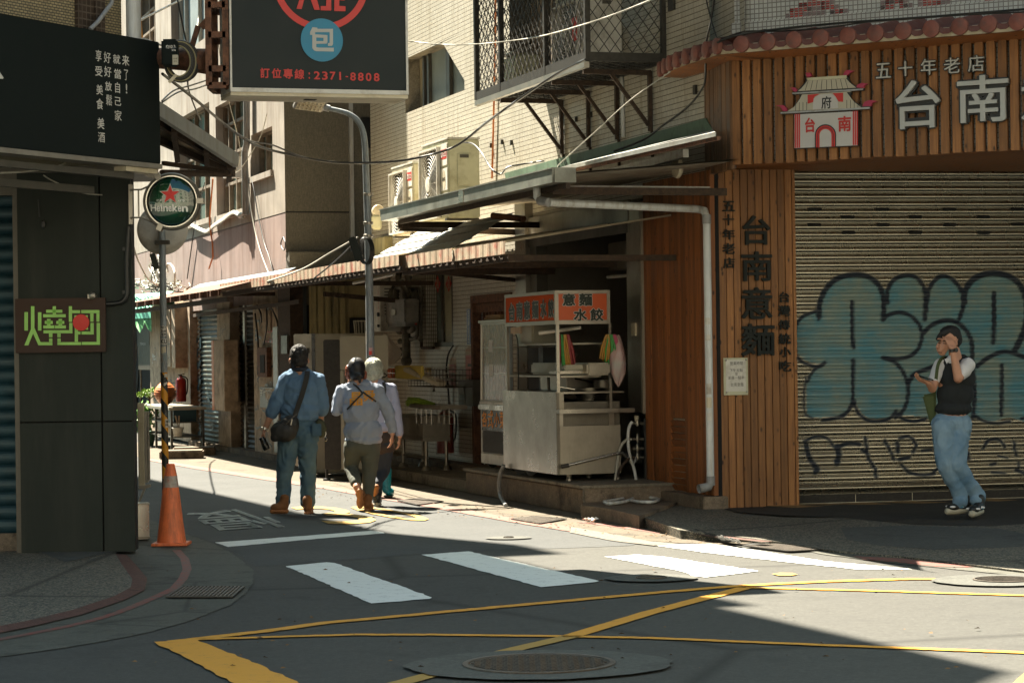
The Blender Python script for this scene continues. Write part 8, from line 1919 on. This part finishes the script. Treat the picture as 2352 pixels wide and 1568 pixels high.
plain('bag_black',(.009,.010,.010),.6,0,.2,10);plain('strap_black',(.014,.014,.012),.7);plain('olive',(.045,.05,.025),.8,0,.1);plain('trouser_olive',(.065,.072,.058),.85,0,.2,6);plain('apron',(.035,.022,.016),.8);plain('teal_boot',(.01,.22,.27),.3);plain('hair_ash',(.30,.31,.24),.5,0,.35,28);plain('hair_auburn',(.20,.06,.03),.5,0,.3)
def ribbon3(mb,pts,w_,th=.004,n=None):
 pts=smoothpath(pts,5)
 for p,q in zip(pts[:-1],pts[1:]):mb.bar(p,q,w_ if n is None else w_,th,upv=n or(0,-1,0))
def boot(par,heel,toe,up,h=.16,mat='boot_tan',sole='boot_sole',name='boot'):
 heel=V(heel);toe=V(toe);up=V(up).normalized();f=(toe-heel);L=f.length;f.normalize();s=f.cross(up)
 Rm=Matrix((f,s,up)).transposed()
 blob(name,[('e',heel+f*L*.30+up*.065,(L*.36,.045,.055),Rm),('e',heel+f*L*.68+up*.05,(L*.34,.05,.042),Rm),('c',heel+f*L*.22+up*.07,.047,heel+f*L*.20+up*h,.052)],M[mat],par,.010,3,.003,14)
 blob('sole',[('e',heel+f*L*.28+up*.015,(L*.32,.043,.02),Rm),('e',heel+f*L*.70+up*.015,(L*.34,.052,.02),Rm),('c',heel+f*L*.1+up*.014,.03,heel+f*L*.9+up*.014,.03)],M[sole],par,.009,2)
Ym=25.1
J_=lambda x,y,d=0:P(x,y,Ym+d)
def man_a():
 g=V((J_(680,1183).x,Ym,.006))
 t=thing('person',g,'man seen from behind in blue shirt and jeans with black satchel and camera lens','person')
 sL,sR=J_(657,872),J_(730,873);eL,eR=J_(630,934,-.02),J_(741,933,.02);wL,wR=J_(609,984,-.04),J_(735,968,.16)
 hipL,hipR,kL,kR,aL_,aR_=J_(665,998),J_(706,998),J_(655,1082,.0),J_(707,1079,.04),J_(650,1148),J_(707,1150,.05)
 hc=J_(687,823,.02)
 body=[('e',hc,(.084,.098,.118)),('c',J_(688,842),.058,J_(689,860),.062),('e',J_(690,905),(.165,.10,.22)),('e',J_(687,965),(.15,.10,.13)),('c',sL,.055,eL,.045),('c',eL,.043,wL,.03),('c',sR,.055,eR,.045),('c',eR,.043,wR,.03),('c',hipL,.085,kL,.06),('c',kL,.06,aL_,.045),('c',hipR,.085,kR,.06),('c',kR,.06,aR_,.045),('c',aL_,.045,J_(640,1168),.04),('c',aR_,.045,J_(708,1170),.04),('e',J_(665.5,829,.02),(.012,.02,.032)),('e',J_(708.5,829,.02),(.012,.02,.032)),('c',J_(687,835,.11),.014,J_(687,829,.125),.01)]
 body+=hand(wL,J_(600,1008,-.03)-wL,(1,0,.1),.19,.9,1)
 blob('body',body,M['skin_tan'],t,.0085,3)
 blob('hair',[('e',J_(687,816,.012),(.094,.105,.115)),('e',J_(687,829,-.005),(.088,.088,.075))],M['hair_black'],t,.008,1,.012,45,(1,1,.5),3)
 blob('shirt',[('e',J_(690,893),(.205,.118,.15)),('e',J_(690,915),(.20,.12,.17)),('e',J_(689,942,-.005),(.20,.125,.12)),('e',J_(688,958),(.195,.122,.06)),('c',J_(662,868),.065,J_(726,869),.065),('c',J_(672,858),.05,J_(706,858),.05),('c',sL,.073,eL,.066),('c',eL,.066,J_(625,945,-.02),.062),('c',sR,.073,eR,.066),('c',eR,.064,J_(740,941,.04),.060)],M['shirt_blue'],t,.010,2,.018,6,(1,1,.8),1)
 blob('collar',[('c',J_(676,847,-.0),.035,J_(702,847,-.0),.035),('e',J_(689,848,-.01),(.085,.075,.03))],M['navy'],t,.010,2)
 blob('sleeve_cuff',[('c',J_(628,940,-.02),.067,J_(624,949,-.022),.064)],M['shirt_blue'],t,.010,1,.006,20,(1,1,3),2);blob('sleeve_cuff',[('c',J_(741,934,.03),.065,J_(740,943,.05),.062)],M['shirt_blue'],t,.010,1,.006,20,(1,1,3),2)
 blob('jeans',[('e',J_(687,990),(.185,.13,.13)),('e',J_(686,975),(.18,.125,.08)),('c',hipL,.118,kL,.085),('c',kL,.083,aL_,.068),('c',hipR,.118,kR,.085),('c',kR,.083,aR_,.068),('c',J_(650,1135),.07,J_(650,1150),.072),('c',J_(707,1140,.04),.07,J_(707,1153,.045),.072)],M['denim_dark'],t,.010,2,.015,7,(1,1,1.3),5)
 mb=MB();mb.box(J_(706,0).x,Ym-.145,J_(0,1010).z,J_(727,0).x,Ym-.128,J_(0,982).z);mb.build('back_pocket',M['denim_dark'],t,bevel=.006)
 boot(t,J_(661,1176,-.02),J_(622,1176,-.10),(0,0,1),.15);boot(t,J_(705,1181,-.09),J_(712,1178,.18),(0,0,1),.15)
 mb=MB();pth=smoothpath([J_(706,852,-.09),J_(704,868,-.13),J_(694,905,-.14),J_(682,940,-.15),J_(676,960,-.17)],5)
 for p,q in zip(pth[:-1],pth[1:]):mb.bar(p,q,.052,.006,upv=(0,-1,0))
 mb.build('strap',M['strap_black'],t)
 tb=thing('satchel',J_(656,1010,-.2),'black satchel hanging at the left hip of the man in the blue shirt','bag')
 blob('satchel_body',[('c',J_(632,1003,-.2),.05,J_(676,975,-.2),.05),('c',J_(636,985,-.2),.045,J_(668,962,-.19),.045),('e',J_(652,990,-.2),(.14,.065,.11)),('e',J_(668,975,-.19),(.09,.06,.10))],M['bag_black'],tb,.010,2,.006,10,(1,1,1),8)
 mb=MB();mb.tube([J_(636,965,-.26),J_(655,975,-.265),J_(682,950,-.26)],.006,6);mb.build('zip',M['iron'],tb);mb=MB();mb.bar(J_(671,962,-.262),J_(668,976,-.265),.01);mb.build('zip_pull',M['alu'],tb)
 tl=thing('camera_lens',J_(608,1018,-.08),'black camera lens held in the left hand of the man with the satchel','lens')
 mb=MB();a=J_(601,1003,-.08);b=J_(613,1032,-.07);d=b-a;mb.lathe(a,[(.001,0),(.030,0),(.034,.01),(.034,.06),(.037,.065),(.037,.13),(.033,d.length),(.001,d.length)],20,axis=d);mb.build('barrel',M['black_gloss'],tl,smooth=40)
 tp=thing('belt_pouch',J_(742,982,0),'olive belt pouch with keys at the right hip of the man in the blue shirt','pouch')
 blob('pouch',[('e',J_(738,985,.02),(.055,.06,.09)),('e',J_(734,972,.02),(.045,.06,.05))],M['olive'],tp,.010,1,.004,14)
 mb=MB();mb.tube([J_(746,985,0),J_(749,996,0),J_(746,1004,0)],.005,6);mb.lathe(J_(747,1008,0),[(.018,-.003),(.022,0),(.018,.003)],16,axis=(0,1,0),cap=False);mb.build('keys',M['chrome'],tp)
 mb=MB();an=(wL-eL).normalized();mb.lathe(wL-an*.012,[(.035,0),(.037,.004),(.037,.022),(.035,.026)],18,axis=an,cap=False);mb.lathe(wL+V((-.03,-.02,0)),[(.001,0),(.02,0),(.02,.01),(.001,.01)],14,axis=(-.8,-.5,0));mb.build('wristwatch',M['chrome'],t)
man_a()
Ym2=25.5
J2=lambda x,y,d=0:P(x,y,Ym2+d)
def man_b():
 g=V((J2(843,1175).x,Ym2,.006));J=J2
 t=thing('person',g,'man seen from behind in black head wrap and grey-blue shirt with yellow writing','person')
 sL,sR,eL,eR=J(786,898),J(866,896),J(774,940,.05),J(893,948,-.02);wL=J(799,888,.12);wR=J(901,994,.0)
 hL,hR,kL,kR,aL_,aR_=J(813,1025),J(851,1025),J(806,1072,.12),J(849,1082,.04),J(820,1118,-.20),J(845,1146,.0)
 body=[('e',J(819,848,.02),(.08,.095,.11)),('c',J(822,866),.052,J(824,880),.055),('e',J(828,925),(.16,.10,.2)),('e',J(832,990),(.14,.10,.13)),('c',sL,.052,eL,.042),('c',eL,.04,wL,.028),('c',sR,.052,eR,.042),('c',eR,.04,wR,.03),('c',hL,.08,kL,.055),('c',kL,.055,aL_,.04),('c',hR,.08,kR,.055),('c',kR,.055,aR_,.042),('c',aR_,.04,J(845,1166),.038),('c',aL_,.04,J(826,1130,-.22),.038),('e',J(837,851,.03),(.012,.018,.03)),('c',J(815,855,.11),.013,J(815,850,.12),.01)]
 body+=hand(wR,J(900,1016)-wR,(-1,.1,0),.20,.5,1)+hand(wL,J(803,868,.1)-wL,(1,0,0),.18,.5,-1)
 blob('body',body,M['skin_warm'],t,.0085,3)
 blob('hair',[('e',J(801,850,.04),(.035,.05,.06)),('e',J(800,860,.05),(.03,.04,.05)),('e',J(838,862,.04),(.02,.04,.05))],M['hair_auburn'],t,.008,1,.01,40,(1,1,1),3)
 blob('head_wrap',[('e',J(819,843,.01),(.092,.108,.105)),('e',J(820,858,-.01),(.082,.085,.075))],M['black_satin']if 'black_satin' in M else plain('black_satin',(.008,.009,.011),.5,0,.2),t,.009,2,.005,9,(1,1,2),4)
 blob('wrap_tail',[('c',J(818,861,-.10),.028,J(828,862,-.11),.03),('c',J(826,864,-.10),.022,J(826,877,-.09),.014)],M['black_satin'],t,.008,1,.004,20)
 blob('shirt',[('e',J(828,912),(.20,.12,.14)),('e',J(829,945),(.195,.125,.19)),('e',J(834,990),(.20,.13,.16)),('e',J(836,1010),(.195,.13,.07)),('c',J(792,896),.062,J(860,893),.062),('c',J(808,886),.05,J(842,884),.05),('c',sL,.070,eL,.062),('c',eL,.062,J(788,905,.13),.052),('c',sR,.070,eR,.060),('c',eR,.058,J(900,986,.0),.047)],M['shirt_greyblue'],t,.010,2,.018,6,(1,1,.8),7)
 blob('collar',[('c',J(812,880),.034,J(840,878),.034)],M['shirt_greyblue'],t,.010,2)
 blob('trousers',[('e',J(833,1022),(.165,.12,.11)),('c',hL,.108,kL,.075),('c',kL,.073,J(818,1108,-.14),.058),('c',hR,.108,kR,.078),('c',kR,.076,J(845,1142,.0),.058)],M['trouser_olive'],t,.011,3,.008,8,(1,1,1.2),9)
 boot(t,J(826,1122,-.27),J(827,1166,-.16),(0,.9,-.15),.12);boot(t,J(843,1174,-.08),J(850,1172,.16),(0,0,1),.14)
 Pb=Plane((J(828,0,-.15).x,Ym2-.150),(1,.03))
 def drape(mb_in,lift=.012):
  sh=[o for o in t.children if o.name.startswith('shirt')][0];og=V(t.location)
  from mathutils.bvhtree import BVHTree
  bv=BVHTree.FromPolygons([v.co+og for v in sh.data.vertices],[tuple(p.vertices)for p in sh.data.polygons])
  for i,v in enumerate(mb_in.v):
   d=(v-CAM).normalized();h=bv.ray_cast(CAM,d)
   if h[0]is not None:mb_in.v[i]=h[0]-d*lift
  return mb_in
 def fine(ch,x0,y0,x1,y1):
  mb=MB();ptext(mb,ch,Pb,0,x0,y0,x1,y1,off=.020);me=bpy.data.meshes.new('q');me.from_pydata([tuple(v)for v in mb.v],[],mb.f)
  bm=bmesh.new();bm.from_mesh(me);bmesh.ops.triangulate(bm,faces=bm.faces);bmesh.ops.subdivide_edges(bm,edges=[e for e in bm.edges if e.calc_length()>.03],cuts=2,use_grid_fill=True);m2=MB();bm.verts.index_update();m2.v=[v.co.copy()for v in bm.verts];m2.f=[tuple(v.index for v in f.verts)for f in bm.faces];m2.m=[0]*len(m2.f);bm.free();return m2
 for ch,x0,y0,x1,y1 in(('晶',803,900,833,931),('舜',834,896,861,921)):drape(fine(ch,x0,y0,x1,y1),.012).build('back_lettering',M['paint_yellow'],t,fixn=False)
 for pts in(((811,881),(822,890),(833,903)),((833,903),(816,920),(797,940)),((833,900),(850,912),(864,922))):
  mb=MB();sp_=smoothpath([V((x,y,0))for x,y in pts],8);L=[]
  for i,p in enumerate(sp_):
   q=sp_[min(i+1,len(sp_)-1)]-sp_[max(i-1,0)];q.normalize();s=V((-q.y,q.x,0))*1.9;L+=[Pb.at(p.x-s.x,p.y-s.y),Pb.at(p.x+s.x,p.y+s.y)]
  mb.add(L,[(2*i,2*i+1,2*i+3,2*i+2)for i in range(len(sp_)-1)]);drape(mb,.02).build('strap',M['strap_black'],t,fixn=False)
man_b()
Ym3=26.2
def walker_c():
 J=lambda x,y,d=0:P(x,y,Ym3+d);g=V((J(868,1162).x,Ym3,.006))
 t=thing('person',g,'walker with ash-grey bobbed hair, half hidden behind the man in the head wrap','person')
 sL,sR,eR,wR=J(842,895),J(899,893),J(911,940),J(918,1002)
 body=[('e',J(858,848),(.078,.092,.11)),('c',J(860,865),.05,J(862,882),.052),('e',J(870,920),(.14,.09,.19)),('e',J(872,985),(.13,.10,.13)),('c',sL,.05,J(836,945,.05),.04),('c',J(836,945,.05),.038,J(842,985,.15),.03),('c',sR,.05,eR,.042),('c',eR,.04,wR,.028),('c',J(866,1020),.08,J(868,1080,.05),.055),('c',J(868,1080,.05),.055,J(866,1140),.04),('c',J(884,1020),.08,J(882,1075,.08),.055),('c',J(882,1075,.08),.052,J(862,1118,-.12),.04),('c',J(866,1140),.038,J(866,1154),.036)]
 body+=hand(wR,J(917,1024)-wR,(-1,.1,0),.18,.55,1)
 blob('body',body,M['skin_warm'],t,.0085,3)
 blob('hair',[('e',J(858,843),(.10,.112,.105)),('e',J(859,857,-.01),(.098,.10,.085)),('e',J(858,866,-.02),(.07,.07,.045))],M['hair_ash'],t,.008,2,.010,30,(1,1,.25),3)
 blob('shirt',[('e',J(872,910),(.165,.11,.13)),('e',J(874,950),(.16,.11,.18)),('e',J(875,980),(.155,.115,.08)),('c',J(846,894),.058,J(893,892),.06),('c',J(850,884),.05,J(874,882),.05),('c',sR,.062,eR,.055),('c',eR,.054,J(917,994),.045),('c',sL,.06,J(836,940,.05),.052)],M['shirt_pale'],t,.011,3,.008,7,(1,1,.6),17)
 blob('collar',[('c',J(848,877),.036,J(872,876),.036)],M['shirt_pale'],t,.010,2)
 blob('apron_skirt',[('e',J(876,1005),(.15,.11,.10)),('e',J(877,1028),(.145,.11,.09))],M['apron'],t,.011,2,.006,8)
 blob('trousers',[('c',J(868,1025),.10,J(868,1080,.05),.068),('c',J(868,1080,.05),.066,J(866,1132),.052),('c',J(884,1025),.10,J(883,1078,.08),.066),('c',J(883,1078,.08),.064,J(866,1112,-.1),.05)],M['navy'],t,.011,3,.007,9)
 boot(t,J(866,1161,-.1),J(867,1160,.12),(0,0,1),.10,'cable_black','sign_cream','sneaker');boot(t,J(866,1116,-.2),J(860,1136,-.12),(-.2,.9,.1),.07,'cable_black','boot_sole','sneaker')
 mb=MB();pth=[J(881,877,-.10),J(884,892,-.13),J(882,912,-.14),J(877,930,-.14)]
 for p,q in zip(pth[:-1],pth[1:]):mb.bar(p,q,.034,.006,upv=(0,-1,0))
 mb.build('strap',M['strap_black'],t)
walker_c()
for i,(x,y,lb)in enumerate(((888,1128,'teal rubber boot planted right of the grey-haired walker'),(861,1122,'teal rubber boot glimpsed between the legs of the walking pair'))):
 c=P(x,y,27.6);c.z=.02;t=thing('rubber_boot',c,lb,'boot','pair of teal rubber boots')
 blob('boot_shell',[('c',c+V((0,0,.08)),.05,c+V((0,0,.30)),.062),('e',c+V((.03,.06,.05)),(.055,.12,.05))],M['teal_boot'],t,.011,2)
 mb=MB();mb.obox(c+V((.02,.05,.008)),(1,0,0),(0,1,0),(0,0,1),.055,.14,.008);mb.build('boot_tread',M['cable_black'],t,bevel=.006)
Ym4=22.05
def man_d():
 zg_=onpave(2210,1183,0).z;J=lambda x,y,d=0:P(x,y,Ym4+d);g=V((J(2215,1183).x,Ym4,zg_))
 t=thing('person',g,'man in black vest and blue jeans, hand on head, looking down at a phone','person')
 dn=Matrix.Rotation(math.radians(28),3,V((0,1,0)))
 hc=J(2174,785)
 sR,eR,wR=J(2222,838,-.04),J(2201,868,-.16),J(2188,800,-.19);sL,eL,wL=J(2160,838,.02),J(2141,892,-.08),J(2132,879,-.20)
 hL,hR,kL,kR,aL_,aR_=J(2168,975,.0),J(2202,975,.02),J(2171,1065,-.05),J(2196,1066,-.05),J(2208,1142,.02),J(2244,1139,.06)
 body=[('e',J(2180,776,.01),(.088,.078,.098)),('e',J(2167,793,-.01),(.058,.058,.085),dn),('e',J(2164,806,-.01),(.038,.042,.045)),('c',J(2192,806,.02),.052,J(2196,826,.03),.058),('e',J(2194,875,.02),(.16,.10,.2)),('e',J(2188,940,.02),(.14,.10,.12)),('c',J(2155.5,787,-.055),.008,J(2152.5,797,-.06),.014),('e',J(2157,806,-.05),(.020,.016,.008)),('e',J(2158,778,-.05),(.026,.02,.008)),('e',J(2171,780,-.06),(.03,.015,.007)),('e',J(2197,789,-.055),(.013,.01,.028)),('c',sR,.052,eR,.045),('c',eR,.044,wR,.029),('c',sL,.05,eL,.04),('c',eL,.037,wL,.027),('c',hL,.08,kL,.055),('c',kL,.055,aL_,.042),('c',hR,.08,kR,.055),('c',kR,.055,aR_,.042),('c',aL_,.04,J(2196,1166),.036),('c',aR_,.04,J(2240,1166,.02),.036)]
 body+=hand(wR,J(2176,768,-.12)-wR,(-.35,.9,.1),.19,.5,-1)+hand(wL,(-.9,-.1,.38),(.2,.25,.9),.18,.7,1)
 blob('body',body,M['skin_warm'],t,.0075,3)
 blob('hair',[('e',J(2183,768,.03),(.098,.092,.082)),('e',J(2192,779,.045),(.072,.075,.075)),('c',J(2160,771,-.03),.024,J(2153,778,-.03),.014),('c',J(2166,766,-.04),.03,J(2178,760,-.02),.04),('c',J(2196,790,.03),.03,J(2199,797,.02),.012)],M['hair_black'],t,.008,2,.008,30,(1,1,1),5)
 mb=MB()
 for x,y in((2157.5,787.5),(2169.5,788.5)):mb.obox(J(x,y,-.066),(1,0,-.15),(0,1,0),(.15,0,1),.013,.004,.003)
 mb.build('eyelids',M['hair_black'],t);mb=MB()
 for x,y in((2156.5,782.5),(2170,783)):mb.obox(J(x,y,-.067),(1,0,-.12),(0,1,0),(.12,0,1),.016,.004,.004)
 mb.build('eyebrows',M['hair_black'],t);mb=MB();mb.obox(J(2159,809,-.060),(1,0,-.3),(0,1,0),(.3,0,1),.017,.006,.004);mb.build('lips',M['skin_dark'],t)
 blob('t_shirt',[('c',sR,.068,J(2208,858,-.12),.062),('c',sR,.062,J(2214,850,-.09),.07),('c',sL,.06,J(2146,872,-.04),.052),('c',J(2182,828,.0),.045,J(2198,824,.04),.05)],M['tee_white'],t,.010,3,.008,8,(1,1,1),3)
 blob('vest',[('e',J(2196,866,.02),(.178,.122,.15)),('e',J(2194,905,.02),(.172,.128,.15)),('e',J(2190,938,.02),(.17,.128,.08)),('c',J(2168,838,.02),.06,J(2222,832,.03),.055),('c',J(2176,830,.04),.05,J(2212,826,.05),.05)],M['vest_black'],t,.011,3,.006,8,(1,1,.8),6)
 mb=MB();mb.add([J(2169,824,-.105),J(2181,822,-.105),J(2175,836,-.120)],[(0,1,2)]);mb.build('neckline',M['tee_white'],t,fixn=False)
 blob('jeans',[('e',J(2186,972,.02),(.165,.12,.10)),('c',J(2167,975),.105,kL,.083),('c',kL,.08,aL_,.064),('c',J(2204,975,.03),.108,kR,.084),('c',kR,.082,aR_,.066),('c',J(2208,1143,.02),.066,J(2205,1150,.0),.068),('c',J(2246,1138,.06),.068,J(2244,1147,.03),.07)],M['denim_light'],t,.010,2,.015,7,(1,1,1.3),12)
 zl=g.z
 def sneaker(heel,toe):
  heel=V(heel);toe=V(toe);up=V((0,0,1));f=(toe-heel);L=f.length;f.normalize();s=f.cross(up);Rm=Matrix((f,s,up)).transposed()
  blob('sneaker',[('e',heel+f*L*.30+up*.065,(L*.34,.045,.05),Rm),('e',heel+f*L*.70+up*.05,(L*.30,.048,.035),Rm),('c',heel+f*L*.2+up*.08,.045,heel+f*L*.2+up*.13,.048)],M['cable_black'],t,.009,2)
  blob('sneaker_sole',[('c',heel+f*L*.1+up*.016,.03,heel+f*L*.55+up*.014,.034),('c',heel+f*L*.5+up*.014,.034,heel+f*L*.92+up*.016,.036),],M['sign_cream'],t,.009,2)
  mb=MB()
  for sg in(1,-1):
   for c_,r3 in((.42,(.028,.004,.012)),(.82,(.026,.006,.010))):mb.ball(heel+f*L*c_+s*sg*.044+up*.058,1,12,8,r3)
  mb.build('white_panel',M['tee_white'],t,smooth=60)
  mb=MB()
  for sg in(1,-1):
   q=[heel+f*L*.22+s*sg*.052+up*.075,heel+f*L*.42+s*sg*.054+up*.045,heel+f*L*.52+s*sg*.053+up*.05,heel+f*L*.40+s*sg*.053+up*.057];mb.add(q,[(0,1,2,3)])
  mb.build('blue_emblem',M['disc_blue'],t,fixn=False)
 sneaker(J(2226,1174,.03)*1,J(2174,1178,-.04));h2=J(2256,1176,.05);sneaker(V((h2.x,h2.y,h2.z-.0)),J(2231,1184,-.14))
 for o in list(t.children):
  pass
 tp=thing('mobile_phone',J(2126,868,-.24),'dark mobile phone held flat in the hand of the man by the shutter','phone')
 a,b=J(2108,862,-.30),J(2146,873,-.22);d=(b-a).normalized();mb=MB();mb.obox((a+b)/2,d,(0,1,.15),d.cross(V((0,1,.15))),.078,.038,.005);mb.build('phone_body',M['black_gloss'],tp,bevel=.003)
 mb=MB();n_=d.cross(V((0,1,.15))).normalized();n_=n_ if n_.z>0 else-n_;mb.obox((a+b)/2+n_*.006,d,(0,1,.15),n_,.072,.033,.001);mb.build('screen',M['glass_dark'],tp)
 mb=MB();an=(wR-eR).normalized();mb.lathe(wR-an*.03,[(.034,0),(.037,.003),(.037,.028),(.034,.031)],20,axis=an,cap=False);mb.lathe(wR-an*.015+V((.02,-.035,0)),[(.001,0),(.02,0),(.02,.010),(.001,.011)],18,axis=(.5,-.85,0));mb.build('wristwatch',M['black_gloss'],t)
 tt_=thing('tote_bag',J(2132,940,.06),'olive green tote bag hanging from the shoulder of the man in the black vest','bag')
 mb=MB();pts=[(2118,907),(2150,900),(2150,968),(2144,982),(2136,972),(2126,935)];f_=[J(x,y,.03)for x,y in pts];b_=[J(x,y,.12)for x,y in pts];n=len(pts)
 mb.add(f_+b_,[tuple(range(n)),tuple(range(2*n-1,n-1,-1))]+[(i,(i+1)%n,(i+1)%n+n,i+n)for i in range(n)]);mb.build('bag_body',M['olive_green']if 'olive_green' in M else plain('olive_green',(.055,.075,.025),.85,0,.1),tt_,bevel=.015)
 mb=MB();pth=smoothpath([J(2146,905,.0),J(2150,870,-.09),J(2154,840,-.09),J(2162,824,-.03),J(2172,820,.06)],5)
 for p,q in zip(pth[:-1],pth[1:]):mb.bar(p,q,.03,.005,upv=(0,-1,0))
 mb.build('bag_strap',M['olive_green'],tt_)
man_d()
plain('leaf_dry',(.13,.075,.03),.9,0,.5,9);mb=MB();rr=random.Random(8)
for i in range(420):
 if i<300:
  u=rr.random();x=700+u*1000;y=1112+u*118+rr.uniform(4,34)
 else:x=rr.uniform(300,2300);y=rr.uniform(1300,1540)
 p=G(x,y,.016);a=rr.uniform(0,6.28);s_=rr.uniform(.006,.022);d=V((math.cos(a),math.sin(a),0))*s_;e=V((-math.sin(a),math.cos(a),0))*s_*.5
 mb.add([p-d,p+e+V((0,0,s_*.4)),p+d,p-e],[(0,1,2,3)])
tag(mb.build('leaf_litter',M['leaf_dry'],None,fixn=False),'scattered dry leaf bits and grit along the gutter and over the road','litter',None,'stuff')
def comps(n,prs):
 par=list(range(n))
 def fd(x):
  while par[x]!=x:par[x]=par[par[x]];x=par[x]
  return x
 for a,b in prs:
  a,b=fd(a),fd(b)
  if a!=b:par[max(a,b)]=min(a,b)
 return[fd(i)for i in range(n)]
def split_parts():
 for o in[o for o in SC.objects if o.type=='MESH' and o.parent is not None]:
  me=o.data;nv=len(me.vertices)
  if nv>60000 or nv==0:continue
  isl=comps(nv,[tuple(e.vertices)for e in me.edges]);ids=sorted(set(isl));ix={r:i for i,r in enumerate(ids)};k=len(ids)
  if k<2 or k>1500:continue
  isl=np.array([ix[r]for r in isl]);co=np.empty(nv*3);me.vertices.foreach_get('co',co);co=co.reshape(-1,3)
  lo=np.full((k,3),np.inf);hi=np.full((k,3),-np.inf);np.minimum.at(lo,isl,co);np.maximum.at(hi,isl,co)
  size=(hi-lo).max(axis=1);gap=np.maximum(0,np.maximum(lo[:,None]-hi[None],lo[None]-hi[:,None]))
  near=np.sqrt((gap**2).sum(axis=2))<=np.maximum(.02,.5*np.maximum(size[:,None],size[None]))
  a,b=np.nonzero(np.triu(near,1));pc=comps(k,list(zip(a.tolist(),b.tolist())));pid=sorted(set(pc))
  if len(pid)<2 or len(pid)>100:continue
  px_={r:i for i,r in enumerate(pid)};vp=np.array([px_[c]for c in pc])[isl]
  for q in range(1,len(pid)):
   bm=bmesh.new();bm.from_mesh(me);bm.verts.ensure_lookup_table();bmesh.ops.delete(bm,geom=[v for v in bm.verts if vp[v.index]!=q],context='VERTS')
   m2=bpy.data.meshes.new(me.name);bm.to_mesh(m2);bm.free()
   for mt in me.materials:m2.materials.append(mt)
   c=bpy.data.objects.new(o.name.split('.')[0],m2);COL.objects.link(c);c.parent=o.parent
  bm=bmesh.new();bm.from_mesh(me);bm.verts.ensure_lookup_table();bmesh.ops.delete(bm,geom=[v for v in bm.verts if vp[v.index]!=0],context='VERTS');bm.to_mesh(me);bm.free()
split_parts()
